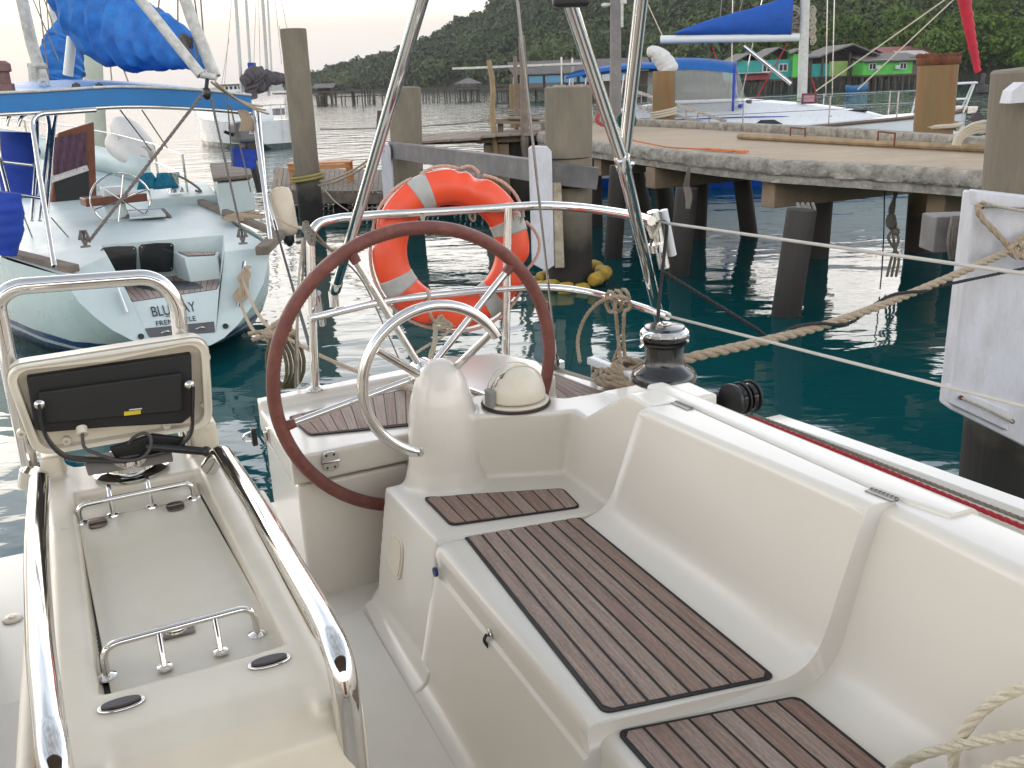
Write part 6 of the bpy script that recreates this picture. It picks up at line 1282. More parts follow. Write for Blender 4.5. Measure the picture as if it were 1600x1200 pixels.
# ---- winch, double block, red control line
wc = PZ(1037, 596, 1.635); wn = MB().lathe(wc, [(.100, 0), (.108, .006), (.109, .022), (.100, .040), (.074, .056), (.0655, .07), (.0625, .10), (.064, .125), (.078, .136), (.080, .143), (.066, .146), (.066, .152), (.080, .155), (.080, .160), (.062, .162)], 40).build('winch', blackm, yt)
MB().lathe(wc+V((0, 0, .160)), [(.076, 0), (.080, .005), (.080, .013), (.074, .020), (.066, .023)], 40).build('winch_cap', chrome, wn)
MB().lathe(wc+V((0, 0, .180)), [(.068, 0), (.064, .010), (.04, .014), (.018, .015), (.012, .015)], 30).build('winch_top', blackm, wn); MB().lathe(wc+V((0, 0, .196)), [(.022, 0), (.022, .004), (.013, .005)], 20).build('handle_socket', chrome, wn)
MB().tube(spl([wc+V((0, 0, .176))-TX*.05-AX*.03, wc+V((0, 0, .180))-TX*.082-AX*.02, wc+V((0, 0, .168))-TX*.10-AX*.02, wc+V((0, 0, .148))-TX*.096-AX*.02, wc+V((0, 0, .138))-TX*.108-AX*.02], 6), .0065, 8).build('self_tailer_arm', chrome, wn)
for i in range(0): pass
bc = PZ(1120, 632, 1.58); blk = MB()
def cheek(c, r, th, nm, m, par=None):
    e_ = []
    for i in range(20):
        a = i/20*6.283; e_.append(c+AX*math.cos(a)*r*(1.25 if math.cos(a) > 0 else 1.0)+V((0, 0, math.sin(a)*r)))
    return MB().prism(e_, TX*th).build(nm, m, par or yt, bevel=.004)
dk = cheek(PZ(1160, 622, 1.63)-TX*.045, .052, .014, 'double_block', blackp)
for o_ in (-.006, .034): cheek(PZ(1160, 622, 1.63)+TX*o_, .052, .008, 'cheek', blackp, dk)
for o_ in (-.026, .014): MB().lathe(PZ(1160, 622, 1.63)+TX*o_, [(.044, 0), (.038, .008), (.044, .016)], 24, 0, TX).build('sheave', blackm, dk)
e_ = cheek(PZ(1112, 628, 1.60)-TX*.03, .034, .06, 'block_base', blackp, dk); MB().lathe(PZ(1113, 630, 1.60)-TX*.031, [(.009, 0), (.008, .004)], 12, 0, -TX).build('axle', chrome, dk)
ra, rb = PZ(1168, 650, 1.635), PZ(1610, 828, 1.635); laid([ra, ra.lerp(rb, .5)+TX*.006, rb, rb+(rb-ra)*.6], .0062).build('red_control_line', roper, yt)
laid([PZ(1178, 648, 1.625), PZ(1615, 818, 1.625), PZ(1615, 818, 1.625)+(rb-ra)*.6], .0048).build('grey_control_line', ropeg, yt)
# ---- pushpit
pp = MB(); LP_ = B(3.43, .725, 1.49)
topz = [PZ(x_, y_, 2.12) for x_, y_ in ((525, 341), (600, 335), (680, 331), (760, 326), (830, 322), (870, 322), (920, 326), (985, 336), (1018, 345))]
pts = rnd([LP_, PZ(484, 350, 2.12), topz[0].lerp(topz[1], .1)], .11, 8)+spl(topz[1:], 6); pp.tube(pts, .0175, 12); pr = pp.build('pushpit', chrome, yt)
midz = [PZ(x_, y_, 1.80) for x_, y_ in ((483, 498), (600, 471), (700, 459), (800, 451), (870, 450), (930, 459), (985, 475), (1044, 494))]
MB().tube(spl(midz, 6), .0145, 12).build('mid_rail', chrome, pr); MB().tube([B(3.35, 1.50, 1.49), PZ(794, 325, 2.12)], .0165, 12).build('stanchion', chrome, pr)
ep = PZ(1018, 345, 2.12); MB().tube([ep, V((ep.x+.0, ep.y, 1.49))], .015, 12).build('end_post', chrome, pr) if False else None
for c in (LP_, B(3.35, 1.50, 1.49)): MB().lathe(c, [(.035, 0), (.034, .006), (.02, .014)], 16).build('post_foot', chrome, pr)
# flagstaff socket and outboard bracket pieces hung on the rails
MB().tube([PZ(495, 458, 1.86), PZ(503, 506, 1.72)], .017, 12).build('rod_socket', chrome, pr)
ec = PZ(1018, 345, 2.12); ed = (PZ(1040, 418, 1.93)-PZ(1022, 330, 2.14)); s0 = PZ(1020, 330, 2.14)
MB().tube([s0, s0+ed], .021, 14).build('rod_holder', chrome, pr); MB().tube([s0+TX*.045, s0+ed*.8+TX*.045], .016, 12).build('white_staff', white, pr); MB().lathe(s0+ed*.55-TX*.012, [(.03, 0), (.03, .03)], 16, 0, ed).build('clamp', chrome, pr)
# backstay, arch tubes, lifelines
b0 = PZ(871, 574, 1.50); t0 = PY(807, -12, 2.75); d0 = (t0-b0)
MB().tube([b0.lerp(t0, .10), t0+d0*.6], .0045, 8).build('backstay', chromed, yt); bs = MB().tube([b0.lerp(t0, .0), b0.lerp(t0, .035)], .011, 8).tube([b0.lerp(t0, .035), b0.lerp(t0, .10)], .0075, 8).box(b0+V((0, 0, .01)), (.05, .03, .03), 0, TX, AX).build('turnbuckle', chrome, yt)
la = PZ(521, 462, 1.80); lt = PY(662, -12, 2.55); bt_ = MB().tube([la+(lt-la)*.02, lt+(lt-la)*.35], .0185, 14).build('arch_tube', chrome, yt)
MB().tube([la+V((0, 0, -.045)), la+V((0, 0, .02))], .02, 10).lathe(la+(lt-la)*.03, [(.0225, 0), (.0225, .06), (.019, .065)], 16, 0, (lt-la)).build('arch_clamp', chrome, bt_)
rb0 = PZ(1036, 522, 1.62); mid_ = PY(973, 252, 2.72); tp_ = PY(884, -14, 2.42); tp2 = PY(1003, -14, 2.5)
at_ = MB().tube([rb0, mid_], .0200, 14).build('arch_leg', chrome, yt); MB().tube([mid_, tp_+(tp_-mid_)*.05], .0185, 14).build('forward_tube', chrome, at_); MB().tube([mid_+V((.005, .02, 0)), tp2+(tp2-mid_)*.8], .0185, 14).build('after_tube', chrome, at_)
MB().lathe(mid_-(mid_-rb0).normalized()*.03, [(.0235, 0), (.0235, .05), (.021, .055)], 16, 0, (mid_-rb0)).tube([mid_-TX*.02-V((0, 0, .01)), mid_+TX*.035-V((0, 0, .01))], .008, 8).build('joint_fitting', chrome, at_)
MB().box(tp_+V((.012, 0, -.012)), (.09, .05, .05)).build('black_joint', blackp, at_, bevel=.01)
l1a, l1b = PZ(1030, 347, 2.10), BT(1640, 433, 2.05); l2a, l2b = PZ(1044, 494, 1.80), BT(1640, 645, 2.02)
for a, b in ((l1a, l1b), (l2a, l2b)): MB().tube([a, b, b+(b-a)*.3], .0052, 8).build('lifeline', mat('white_coated_wire', (.5, .47, .42), .6) if 'white_coated_wire' not in MATS else MATS['white_coated_wire'], yt)
mb = MB()
for k in range(4): mb.tube(spl([PZ(1000+k*3, 338, 2.12), PZ(1012+k*2, 352+k*6, 2.07), PZ(1022+k, 348+k*5, 2.08), PZ(1032, 347, 2.1)], 5), .006, 6)
mb.build('lifeline_lashing', ropew, yt)
# ---- centre console with folding table, rails, and instrument pod
con = [
    plan([(1.20, -.150), (2.44, -.175), (2.44, -.118), (1.20, -.084)], .90, 1.722),
    plan([(1.20, .205), (2.42, .163), (2.42, .222), (1.20, .252)], .90, 1.722),
    plan([(2.245, -.175), (2.44, -.175), (2.42, .22), (2.245, .225)], .90, 1.715),
    sideprof([(1.385, .90), (1.385, 1.722), (1.27, 1.722), (1.215, 1.712), (1.175, 1.68), (1.155, 1.62), (1.15, 1.50), (1.15, .90)], -.150, .250), sideprof([(1.3, .9), (1.3, 1.50), (1.12, 1.50), (1.10, 1.46), (1.10, .9)], -.15, .25),
    plan([(1.2, -.14), (2.4, -.15), (2.4, .2), (1.2, .22)], .90, 1.683),
    plan([(2.36, -.18), (2.45, -.18), (2.45, -.13), (2.36, -.13)], .9, 1.775), plan([(2.34, .165), (2.45, .165), (2.45, .235), (2.34, .235)], .9, 1.80),
]
cs_ = fuse('console', con, gelc, .0062, 9)
# hatch panel in the recess with an open joint round it
hq = [B(1.392, -.083, 1.684), B(1.392, .205, 1.684), B(2.165, .160, 1.684), B(2.165, -.118, 1.684)]
MB().prism([p+V((0, 0, .0012)) for p in hq], (0, 0, .002)).build('hatch_joint', caulk, yt)
hq2 = [B(1.40, -.074, 1.687), B(1.40, .203, 1.687), B(2.13, .1555, 1.687), B(2.13, -.1105, 1.687)]
MB().prism(hq2, (0, 0, .007)).build('console_hatch', gelc, yt, bevel=.002); MB().prism([B(2.135, -.112, 1.687), B(2.135, .156, 1.687), B(2.236, .156, 1.687), B(2.236, -.112, 1.687)], (0, 0, .007)).build('hatch_sill', gelc, yt, bevel=.002)
def stadium(c, u_, v_, a_, b_, n=26, p_=.7): return [c+u_*math.copysign(abs(math.cos(i/n*6.283))**p_, math.cos(i/n*6.283))*a_+v_*math.copysign(abs(math.sin(i/n*6.283))**p_, math.sin(i/n*6.283))*b_ for i in range(n)]
tarn = mat('tarnished_plate', (.16, .13, .11), .35, .8, var=.3, scale=40)
for px, py in ((153, 818), (274, 792)):
    c = PZ(px, py, 1.695); o = MB().prism(stadium(c, TX, AX, .020, .026), (0, 0, .003)).build('hatch_hinge', tarn, yt, bevel=.001)
    MB().tube([c-TX*.018+V((0, 0, .004))+AX*.002, c+TX*.018+V((0, 0, .004))+AX*.002], .003, 8).build('hinge_pin', tarn, o)
c = PZ(275, 986, 1.695); o = MB().box(c+V((0, 0, .002)), (.062, .045, .004), 0, TX, AX).build('hatch_latch', tarn, yt, bevel=.003); MB().lathe(c+V((0, 0, .004)), [(.02, 0), (.019, .003), (.012, .002)], 18).build('latch_ring', chrome, o)
# fiddle rails
def fiddle(p0, q0, p1, h, stand, name):
    a, b = PZ(*p0, 1.693), PZ(*q0, 1.693); up = V((0, 0, h)); ins = (b-a).normalized()*.0
    o = MB().tube(rnd([a, a+up, b+up, b], .035, 8), .0062, 12).build(name, chrome, yt)
    for c in (a, b): MB().lathe(c, [(.016, 0), (.015, .003), (.008, .006)], 16).build('rail_foot', chrome, o)
    for t_, d_ in stand:
        m_ = a.lerp(b, t_)+up; e_ = m_+d_; MB().tube(rnd([m_, m_.lerp(e_, .6)+V((0, 0, .004)), e_], .02, 4), .0052, 10).build('rail_standoff', chrome, o)
        if d_.z < -.03: MB().lathe(V((e_.x, e_.y, e_.z)), [(.013, 0), (.012, .003), (.006, .005)], 14).build('rail_foot', chrome, o)
    return o
fiddle((126, 817), (303, 779), None, .042, [(.28, AX*.035+V((0, 0, .018))), (.62, AX*.035+V((0, 0, .018))), (.28, V((0, 0, -.04))), (.62, V((0, 0, -.04)))], 'fiddle_rail')
fiddle((168, 1058), (402, 992), None, .058, [(.36, -AX*.03+V((0, 0, -.052))), (.73, -AX*.03+V((0, 0, -.052)))], 'fiddle_rail')
for px, py in ((190, 1102), (421, 1035)):
    c = PZ(px, py, 1.7225); a_ = (PZ(px+30, py-8, 1.7225)-c).normalized(); b_ = a_.cross(V((0, 0, 1))).normalized()
    o = MB().prism(stadium(c, a_, b_, .034, .0155, 30, .95), (0, 0, .004)).build('oval_deck_light', chrome, yt, bevel=.002); MB().prism(stadium(c+V((0, 0, .004)), a_, b_, .029, .0115, 30, .95), (0, 0, .0035)).build('lens', mat('dark_lens', (.05, .035, .03), .08), o, bevel=.0025)
# folding table leaves along the console side
fuse('table_leaf', [sideprof([(1.37, 1.02), (1.37, 1.60), (1.40, 1.665), (2.30, 1.665), (2.33, 1.62), (2.33, 1.02)], .262, .285)], gelc, .006, 4)
fuse('table_leaf', [sideprof([(1.36, 1.0), (1.36, 1.56), (1.39, 1.648), (2.21, 1.648), (2.24, 1.60), (2.24, 1.0)], .290, .314)], gelc, .006, 4)
fuse('port_table_leaf', [sideprof([(1.14, 1.02), (1.14, 1.6), (1.2, 1.67), (2.30, 1.67), (2.33, 1.62), (2.33, 1.02)], -.215, -.187)], gelc, .007, 3)
# big polished hand rails
R1 = [PZ(62, 752, 1.80), PZ(57, 850, 1.80), PZ(63, 1000, 1.80), PZ(72, 1090, 1.795)]
e0 = PZ(84, 1190, 1.79); pts = spl(R1, 6)[:-1]+rnd([R1[-1], e0, V((e0.x, e0.y, .93))], .09, 8)
hr = MB().tube(pts, .0215, 20).build('hand_rail', chrome, yt)
P0 = PZ(345, 706, 1.80)
pts = rnd([B(2.18, .19, 1.745), P0+V((0, 0, .004)), PZ(405, 797, 1.80), PZ(500, 960, 1.80)], [0, .05, .1, .05], 8); e0 = PZ(534, 1030, 1.80); pts = pts[:-1]+rnd([PZ(500, 960, 1.80), e0, V((e0.x, e0.y, .93))], .10, 10)
MB().tube(pts, .0215, 20).build('hand_rail', chrome, yt)
lp_ = [BS(x_, y_, 2.43) for x_, y_ in ((62, 830), (50, 745), (22, 610), (4, 512), (30, 455), (75, 442), (232, 438), (278, 458), (292, 522), (300, 620), (304, 720))]
lpp = [lp_[0], lp_[1], lp_[2], BS(-6, 470, 2.43), BS(20, 448, 2.43), BS(240, 432, 2.43), BS(276, 466, 2.43), BS(283, 530, 2.43), BS(292, 700, 2.43)]
MB().tube(rnd(lpp, [0, .1, .2, .14, .12, .16, .1, .1, 0], 8), .0195, 18).build('pod_hoop', chrome, yt)
MB().tube([BS(52, 735, 2.36), BS(48, 760, 2.36)], .03, 16).build('hoop_collar', chrome, yt)
# instrument pod seen from behind
pdm = empty('x', Y0, None, None); bpy.data.objects.remove(pdm)
PS = lambda x_, y_, o_=0: BS(x_, y_, 2.32)+AX*o_
outer = rnd([PS(170, 552), PS(326, 528), PS(334, 668), PS(54, 716), PS(3, 578), PS(170, 552)], .045, 8)[:-1]
cen = sum(outer, V((0, 0, 0)))/len(outer)
def shrink(k, o_): return [cen+(p-cen)*k+AX*o_ for p in outer]
def inset(dk, o_):      # inset in absolute metres
    return [p+(cen-p).normalized()*dk+AX*o_ for p in outer]
pod = MB().loft([inset(.012, .003), inset(.004, 0), inset(0, .008), inset(0, .085), inset(.012, .10)], 0, True, False); 
pod.loft([inset(.012, .10), inset(.10, .11), inset(.2, .112)], 0, True, True); pod.loft([inset(.012, .003), inset(.02, .003), inset(.022, .03), inset(.2, .032)], 0, True, False)
po = pod.build('instrument_pod', gelc, yt, sharp=50)
MB().tube(inset(-.0008, .028), .0028, 6, closed=True).build('pod_gasket', mat('grey_gasket', (.35, .31, .25), .7), po)
MB().prism([PS(41, 590, .0), PS(299, 553, .0), PS(302, 648, .0), PS(285, 662, .0), PS(170, 668, .0), PS(75, 676, .0), PS(55, 672, .0)], AX*.03).build('display_unit', dirty, po, bevel=.004)
MB().prism([PS(60, 610, -.018), PS(283, 580, -.018), PS(285, 640, -.018), PS(70, 660, -.018)], AX*.02).build('display_cooling_block', dirty, po, bevel=.005)
MB().prism([PS(193, 640, -.0195), PS(219, 637, -.0195), PS(219, 643, -.0195), PS(193, 646, -.0195)], AX*.0015).build('yellow_label', yellow, po); MB().prism([PS(201, 636.2, -.0195), PS(221, 634, -.0195), PS(221, 635.5, -.0195), PS(201, 637.6, -.0195)], AX*.0015).build('white_label', white, po)
for x_, y_ in ((20, 602), (324, 561), (322, 636), (33, 682), (104, 693), (262, 668)): 
    o = MB().lathe(PS(x_, y_, .031), [(.011, 0), (.010, .016), (.006, .017)], 14, 0, -AX).build('screw_boss', gelc, po); MB().lathe(PS(x_, y_, .0145), [(.0045, 0), (.004, .002)], 10, 0, -AX).build('screw', chromed, o)
brk = MB(); bp_ = rnd([PS(64, 625, -.03), PS(70, 672, -.03), PS(100, 708, -.03), PS(190, 712, -.03), PS(270, 694, -.03), PS(296, 672, -.03), PS(297, 598, -.03)], .04, 7)
for i in range(len(bp_)-1): pass
brk.loft([[p-AX*.010+V((0, 0, .001)), p+AX*.012+V((0, 0, .001)), p+AX*.012-(cen-p).normalized()*.007, p-AX*.010-(cen-p).normalized()*.007] for p in bp_]); brk.build('mounting_bracket', blackp, po, bevel=.001)
for x_, y_ in ((62, 627), (294, 597)): MB().lathe(PS(x_, y_, -.022), [(.011, 0), (.0115, .006), (.007, .011), (.004, .012)], 16, 0, -AX).build('bracket_screw', chromed, po)
MB().tube([PS(127, 664, -.02), PS(129, 672, -.035)], .0125, 14).build('cable_plug', gelc, po)
MB().tube(spl([PS(128, 668, -.035), PS(131, 688, -.05), PS(150, 697, -.055), PS(182, 706, -.06), PS(215, 704, -.06), PS(231, 690, -.055), PS(232, 673, -.05), PS(222, 668, -.045), PS(208, 676, -.035), PS(200, 690, -.02)], 6), .0042, 8).build('cable', mat('dark_cable', (.05, .045, .04), .5), po)
MB().prism([PS(170, 697, .0), PS(238, 676, .0), PS(290, 682, .0), PS(286, 700, .0), PS(180, 712, .0)], -AX*.02).build('swivel_base_plate', dirty, po, bevel=.004)  # base plate of the swivel, in its own dark plastic
MB().tube([PS(225, 688, -.045), PS(316, 694, -.055)], [.010, .0105], 12).ball(PS(318, 694, -.055), .0135, 0, 12).build('clamp_lever', blackp, po)
c1_, c2_b = PS(131, 718, -.03), PS(266, 698, -.03); MB().prism([c1_, c2_b, PS(268, 711, -.05), PS(137, 733, -.05)], AX*.06).build('swivel_plate', mat('grey_swivel_plate', (.15, .135, .12), .55), po, bevel=.003)
c = B(2.33, .02, 1.715); MB().lathe(c, [(.085, 0), (.088, .008), (.075, .014), (.06, .016), (.06, .045)], 36).build('swivel_ring', chrome, po)
# small deck fittings at left
c = PZ(20, 967, .923); MB().lathe(c, [(.032, 0), (.03, .005), (.012, .008), (.01, .012)], 22).build('deck_fitting', gelc, yt)
c = BS(460, 900, 3.0)
MB().box(PZ(455, 905, .95), (.03, .05, .05), 0, TX, AX).build('foot_block', tarn, yt, bevel=.004)
# ---- unseen awning added to dim overhead light and chrome; cabin end behind the viewer
mb = MB(); mb.grid([[B(-1.4+2.0*i/8, t_, 3.02+.16*(1-(t_/1.6)**2)+.05*math.sin(i*.8)) for t_ in (-1.5, -1.0, -.5, 0, .5, 1.0, 1.55)] for i in range(9)]); mb.build('bimini', mat('unseen_brown_awning', (.16, .12, .09), .8, var=.1), yt, solid=.01)
MB().prism([B(-.75, -1.3, .92), B(-.75, 1.35, .92), B(-.75, 1.2, 2.0), B(-.75, -1.15, 2.0)], -AX*3.0).build('cabin', gel, yt, bevel=.05); MB().prism([B(-.74, -.3, 1.1), B(-.74, .35, 1.1), B(-.74, .3, 1.98), B(-.74, -.25, 1.98)], -AX*.05).build('companionway_door', mahog, yt)
# ================================================================ lifebuoy
bcn = PP(706, 391, B(3.54, 0, 0), AX); nb = (EYE-bcn).normalized()*.6-AX*.4; nb = nb.normalized(); ub = V((0, 0, 1)).cross(nb).normalized(); vb = nb.cross(ub).normalized(); k_ = depth(bcn)/FPX
Rm, rm = 97*k_, 26.5*k_
bo = empty('lifebuoy', bcn-V((0, 0, Rm+rm)), 'orange lifebuoy with grey reflective bands hanging on the stern rail', 'lifebuoy')
def tor(a, b, r_=1.0): 
    cr, sr = math.cos(b), math.sin(b); 
    n1 = math.exp(-(((a-1.16+math.pi) % (2*math.pi)-math.pi)/.10)**2)+math.exp(-(((a-1.40+math.pi) % (2*math.pi)-math.pi)/.07)**2)*.5+math.exp(-(((a-2.9+math.pi) % (2*math.pi)-math.pi)/.11)**2)+math.exp(-(((a+.30+math.pi) % (2*math.pi)-math.pi)/.11)**2)+math.exp(-(((a+1.85+math.pi) % (2*math.pi)-math.pi)/.11)**2)
    k = 1-.36*n1*max(0, math.cos(b-.35))**2
    return bcn+(ub*math.cos(a)+vb*math.sin(a))*(Rm+rm*cr*1.02*k*r_)+nb*(rm*sr*.88*r_*k)
mb = MB(); mb.loft([[tor(2*math.pi*i/140, 2*math.pi*j/28) for j in range(28)] for i in range(141)], 0, True, False); mb.build('ring', orange, bo)
for am, wd in ((1.98, .125), (.33, .125), (3.62, .125), (5.30, .125)):
    mb = MB(); mb.loft([[tor(am-wd+2*wd*i/8, 2*math.pi*j/28, 1.018) for j in range(28)] for i in range(9)], 0, True, False); mb.build('reflective_band', tape, bo, solid=.002)
mb = MB()
for a0, a1, dr_ in ((1.40, 1.16, .016), (1.10, .36, .02), (.30, -.30, .04), (-.30, -1.85, .015), (-1.85, -3.38, .012), (2.9, 2.02, .01), (1.9, 1.42, .01)):
    laid([bcn+(ub*math.cos(a)+vb*math.sin(a))*(Rm+rm+.004+dr_*math.sin(math.pi*i/14))+nb*.01 for i in range(15) for a in [a0+(a1-a0)*i/14]], .0068, mb=mb)
for am in (1.98, .33, 3.62, 5.30):
    pass
mb.build('grab_line', mat('pinkish_grab_line', (.55, .36, .28), .8, var=.1), bo)
k1 = PZ(668, 462, 1.80); mb = MB(); b1_ = PP(680, 505, bcn-AX*.06, AX); b2_ = PP(672, 560, bcn-AX*.1, AX)
laid(spl([k1+V((0, 0, .02)), k1-AX*.02, k1-AX*.02-V((0, 0, .07)), b1_], 6), .007, mb=mb); laid(spl([b1_, b1_.lerp(b2_, .5)+TX*.01, b2_], 6), .011, mb=mb)
for k in range(3): laid(spl([b1_+V((0, 0, .0)), b1_+TX*(.03+.02*k)+V((0, 0, .03-.02*k)), b1_+TX*(.05+.02*k)-V((0, 0, .02)), b1_+TX*.01-V((0, 0, .02))], 6), .0075, mb=mb)
laid(spl([PP(688, 498, bcn-AX*.06, AX), PP(705, 506, bcn-AX*.07, AX), PP(694, 524, bcn-AX*.07, AX), PP(660, 545, bcn-AX*.07, AX), PP(645, 556, bcn-AX*.07, AX)], 6), .006, mb=mb)
mb.build('tie_line', ropew, bo)
laid(spl([PP(733, 320, bcn+AX*.02, AX), PP(734, 340, bcn, AX), PP(741, 345, bcn, AX), PP(742, 333, bcn, AX), PP(736, 322, bcn+AX*.02, AX)], 5), .005).build('short_tie', ropew, bo); laid(spl([PP(812, 322, bcn-AX*.13, AX), PP(816, 340, bcn-AX*.10, AX), PP(806, 352, bcn-AX*.1, AX), PP(800, 330, bcn-AX*.1, AX)], 5), .006).build('short_tie', ropew, bo); laid(spl([PP(658, 335, bcn-AX*.1, AX), PP(660, 345, bcn-AX*.1, AX), PP(664, 335, bcn-AX*.1, AX)], 5), .006).build('short_tie', ropew, bo)
# ================================================================ ropes of our yacht
fq = PZ(1010, 585, 1.56)
wt = P_(1571, 388); wa = PZ(1066, 562, 1.66)
ctr = [PZ(1040, 572, 1.62), wa, wa.lerp(wt, .33)-V((0, 0, .06)), wa.lerp(wt, .62)-V((0, 0, .06)), wt-V((0, .06, 0))]
o = laid(spl(ctr, 12)+[], .0185).build('mooring_rope', ropeb); tag(o, 'thick tan mooring rope from our quarter to the white fender board', 'rope')
mb = MB(); laid(spl([wt-V((0, .07, 0)), P_(1548, 362)-V((0, .06, 0)), P_(1526, 338)-V((0, .05, 0)), P_(1521, 322)-V((0, .05, 0)), P_(1530, 316)-V((0, .05, 0))], 8), .0155, mb=mb)
laid(spl([wt-V((0, .075, .01)), P_(1582, 370)-V((0, .07, 0)), P_(1640, 352)-V((0, .06, 0)), P_(1700, 345)+V((0, .1, 0))], 8), .0155, mb=mb); laid(spl([P_(1566, 378)-V((0, .09, 0)), P_(1580, 396)-V((0, .1, 0)), P_(1620, 402)-V((0, .08, 0)), P_(1700, 410)+V((0, .1, 0))], 8), .0155, mb=mb)
laid(spl([P_(1572, 372)-V((0, .1, 0)), P_(1562, 384)-V((0, .1, 0)), P_(1572, 396)-V((0, .1, 0)), P_(1582, 384)-V((0, .1, 0)), P_(1574, 374)-V((0, .1, 0))], 6), .015, mb=mb)
tag(mb.build('bowline_knot', ropeb), 'tan bowline tied round the white fender board', 'rope')
laid(spl([P_(1522, 312)-V((0, .07, 0)), P_(1560, 322)-V((0, .08, 0)), P_(1655, 338)-V((0, .05, 0))], 8), .008).build('white_lashing', ropew).parent = None
bpy.data.objects['white_lashing'].name = 'white_lashing'; tag(bpy.data.objects['white_lashing'], 'thin white lashing across the top of the white fender board', 'rope')
mb = MB(); laid(spl([P_(1497, 618)-V((0, .04, 0)), P_(1530, 632)-V((0, .05, 0)), P_(1576, 655)-V((0, .04, 0))], 6), .007, mb=mb); tag(mb.build('bottom_lashing', ropew), 'thin frayed lashing near the bottom of the white fender board', 'rope')
pts = spl([PZ(1012, 360, 2.05), PZ(1040, 348, 2.10), PZ(1038, 395, 2.0), PZ(1030, 470, 1.85), PZ(1026, 545, 1.72)], 8); tag(MB().tube(pts, .0068, 8).build('black_rope', ropek), 'black rope looping down beside the chrome arch leg to the winch', 'rope')
rc_ = spl(ctr, 12); i0_ = int(len(rc_)*.42); sa_ = PZ(1036, 425, 1.95); bl_ = [sa_.lerp(rc_[i0_], k_/6) for k_ in range(6)]
for i in range(i0_, int(len(rc_)*.86), 2):
    a_ = i*.55; bl_.append(rc_[i]+V((.0, -math.sin(a_)*.022, math.cos(a_)*.026)))
bl_ += [P_(1640, 402)-V((0, .10, 0)), P_(1700, 392)-V((0, .08, 0))]
laid(spl(bl_, 10), .0075).build('black_line', ropek); tag(bpy.data.objects['black_line.001'] if 'black_line.001' in bpy.data.objects else bpy.data.objects['black_line'], 'black line wound along the thick tan mooring rope', 'rope')
# tan coil on the quarter, looped over the rail
mb = MB(); c = PZ(985, 592, 1.52); 
for k in range(4): laid([c+AX*math.sin(a/22*6.283)*(.115-.02*k)+TX*math.cos(a/22*6.283)*(.13-.022*k)+V((0, 0, .012+.014*k+.006*math.sin(a+k))) for a in range(23)], .0145, mb=mb)
tag(mb.build('rope_coil', ropeb), 'tan three-strand rope coiled on the quarter behind the black winch', 'rope')
mb = MB(); rl = PZ(965, 470, 1.80)
laid(spl([PZ(906, 566, 1.56), PZ(903, 530, 1.62), PZ(915, 495, 1.72), PZ(940, 470, 1.80), PZ(972, 463, 1.84), PZ(986, 478, 1.80), PZ(975, 488, 1.78)], 7), .0075, mb=mb)
for k in range(3): mb2 = laid([rl+V((0, 0, 0))+AX*math.cos(a/10*6.283)*.035+V((0, 0, math.sin(a/10*6.283)*.04))+TX*(-.03+.03*k) for a in range(11)], .0078, mb=mb)
laid(spl([PZ(962, 488, 1.78), PZ(966, 530, 1.66), PZ(972, 575, 1.56), PZ(985, 585, 1.55)], 6), .0075, mb=mb); laid(spl([PZ(975, 490, 1.78), PZ(974, 530, 1.66), PZ(980, 568, 1.56), PZ(1000, 582, 1.55)], 6), .0075, mb=mb); laid(spl([PZ(968, 540, 1.64), PZ(960, 560, 1.58), PZ(953, 576, 1.54)], 6), .007, mb=mb)
tag(mb.build('rope_loop', ropeb), 'thin tan rope knotted round the curved stern rail with a big open loop', 'rope')
a, b = PZ(922, 574, 1.53), PZ(992, 602, 1.53); MB().beam(a+V((0, 0, .03)), b+V((0, 0, .03)), .035, .03).build('white_cleat', white, yt, bevel=.006)
for q_ in (a.lerp(b, .1), a.lerp(b, .9)): MB().tube([q_-V((0, 0, .04)), q_+V((0, 0, .03))], .014, 8).build('cleat_foot', chrome, yt)
# knotted bundle left of the wheel and its lines
kc = knot; mb = MB(); rk = random.Random(9)
for k in range(9):
    n1 = V((rk.uniform(-1, 1), rk.uniform(-.4, .4), rk.uniform(-1, 1))).normalized(); u1 = n1.orthogonal().normalized(); v1 = n1.cross(u1); rr = rk.uniform(.05, .095)
    laid([kc+V((rk.uniform(-.02, .02), 0, rk.uniform(-.03, .03)))*0+u1*math.cos(a/14*6.283)*rr+v1*math.sin(a/14*6.283)*rr*.8 for a in range(15)], .0125, mb=mb)
laid(spl([kc, kc+V((-.10, 0, .01)), kc+V((-.17, 0, .0))], 5), .012, mb=mb); laid(spl([kc, kc+V((-.09, 0, -.02)), kc+V((-.155, 0, -.035))], 5), .012, mb=mb)
tag(mb.build('knotted_rope_bundle', ropeb), 'big knot of tan rope hanging between the two yachts left of the wheel', 'rope')
mb = MB()
for k in range(5): mb.tube([kc+V((-.02+.01*k, 0, -.17))+V((math.cos(a/14*6.283)*(.055+.01*k), .02*k-.05, math.sin(a/14*6.283)*(.13+.008*k))) for a in range(15)], .011, 6)
tag(mb.build('hanging_coil', mat('mossy_rope', (.17, .14, .075), .95, var=.3, scale=50, bump=.8, bscale=200)), 'mossy rope coil hanging under the tan knot left of the wheel', 'rope')
tag(laid(sag(kc, PZ(655, 612, 1.5), .03), .0095).build('bridle_line', ropeb), 'tan line from the knot to our stern deck passing behind the wheel', 'rope')
def cord(pts, r, m, label, nm='thin_cord'): tag(MB().tube(spl(pts, 6), r, 6).build(nm, m), label, 'cord', 'thin cords by the left stern post')
cord([PZ(478, 362, 2.1), PY(560, 430, 4.2), PY(605, 520, 4.2), PY(640, 600, 4.0)], .004, ropeg, 'thin dark cord sagging from the left stern post behind the lifebuoy')
cord([PZ(473, 372, 2.08), PZ(465, 470, 1.9), PZ(466, 600, 1.5)], .0045, ropew, 'pale cord hanging just left of the left stern post')
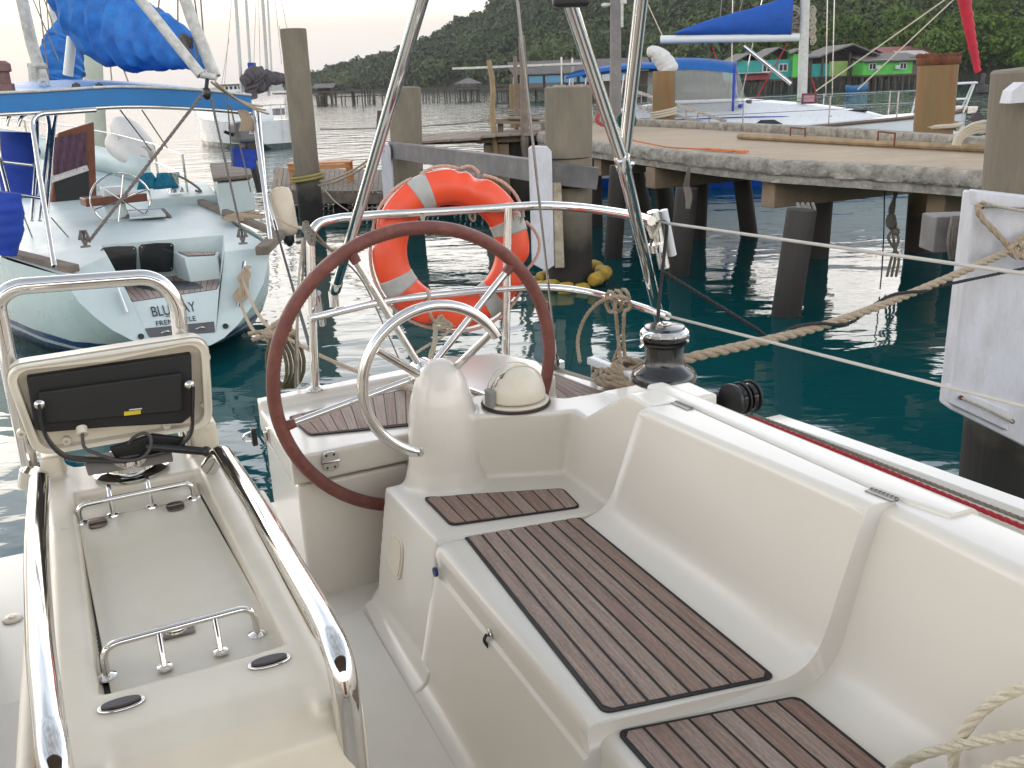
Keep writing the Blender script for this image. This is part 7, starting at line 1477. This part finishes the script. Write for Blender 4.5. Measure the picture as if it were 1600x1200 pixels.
cord([PZ(477, 365, 2.1), PZ(472, 440, 1.95), PZ(463, 520, 1.75), PZ(462, 606, 1.5)], .0045, ropeg, 'grey cord hanging beside the left stern post')
cord([PY(428, 345, 8.0), PY(452, 430, 6.5), PY(478, 520, 4.5), PZ(490, 560, 1.6)], .009, ropek, 'dark line crossing behind the left stern post')
cord([PZ(480, 358, 2.12), PY(455, 352, 5), PY(432, 340, 7.8)], .008, ropeb, 'tan line from the top of the left stern post to the fender')
cord([PZ(488, 360, 2.12), PY(520, 390, 5), PY(548, 392, 7)], .006, ropeb, 'short tan cord trailing from the top of the left stern post', 'thin_cord')
mb = MB(); mb.tube([PZ(477+i*.18, 352+i*.45, 2.12)+V((math.cos(i*.7)*(.012+.004*math.sin(i)), .0, math.sin(i*.7)*.016)) for i in range(56)], .0048, 5)
tag(mb.build('cord_lashing', ropeg), 'cord lashing wrapped round the top of the left stern post', 'cord')
cord([PP(720, 425, bcn+AX*1, AX)-TX*.4, PP(760, 445, bcn+AX*1, AX), PY(905, 452, 11.2)], .006, ropek, 'dark line passing behind the middle of the lifebuoy')
# cream rope heap in the near right corner
mb = MB(); heap = [((1640, 1066), (1585, 1080), (1535, 1110), (1500, 1155), (1488, 1200), (1490, 1260)), ((1350, 1260), (1385, 1212), (1440, 1180), (1520, 1160), (1640, 1142)), ((1450, 1262), (1500, 1222), (1570, 1196), (1650, 1180)), ((1540, 1270), (1580, 1235), (1620, 1215), (1660, 1205)), ((1380, 1300), (1440, 1250), (1520, 1235), (1640, 1240))]
def onseat(x_, y_, k):
    p = PZ(x_, y_, 1.345+.02*k); return p if p.dot(TX) < 1.285 else BT(x_, y_, 1.285-.01*k)
for k, h_ in enumerate(heap): laid(spl([onseat(x_, y_, k) for x_, y_ in h_], 8), .0105, mb=mb)
tag(mb.build('cream_rope_heap', mat('cream_rope', (.78, .71, .55), .75, var=.1, scale=60, bump=.6, bscale=400)), 'heap of thick cream rope on the near seat at the bottom right', 'rope')

# ================================================================ evening haze over the water
hz = bpy.data.materials.new('haze'); hz.use_nodes = True; t = hz.node_tree; t.nodes.clear(); vo = t.nodes.new('ShaderNodeVolumePrincipled'); vo.inputs['Color'].default_value = (.93, .93, .95, 1); vo.inputs['Density'].default_value = .00018; vo.inputs['Anisotropy'].default_value = .2
ou = t.nodes.new('ShaderNodeOutputMaterial'); t.links.new(vo.outputs[0], ou.inputs['Volume'])
mb = MB(); mb.box((0, 2200, 95), (6200, 4700, 204)); hzo = mb.build('haze', hz, base=(0, 2200, -7)); hzo['kind'] = 'stuff'; hzo['label'] = 'thin pale evening haze hanging over the water and hillside'; hzo['category'] = 'haze'
S.cycles.volume_bounces = 0
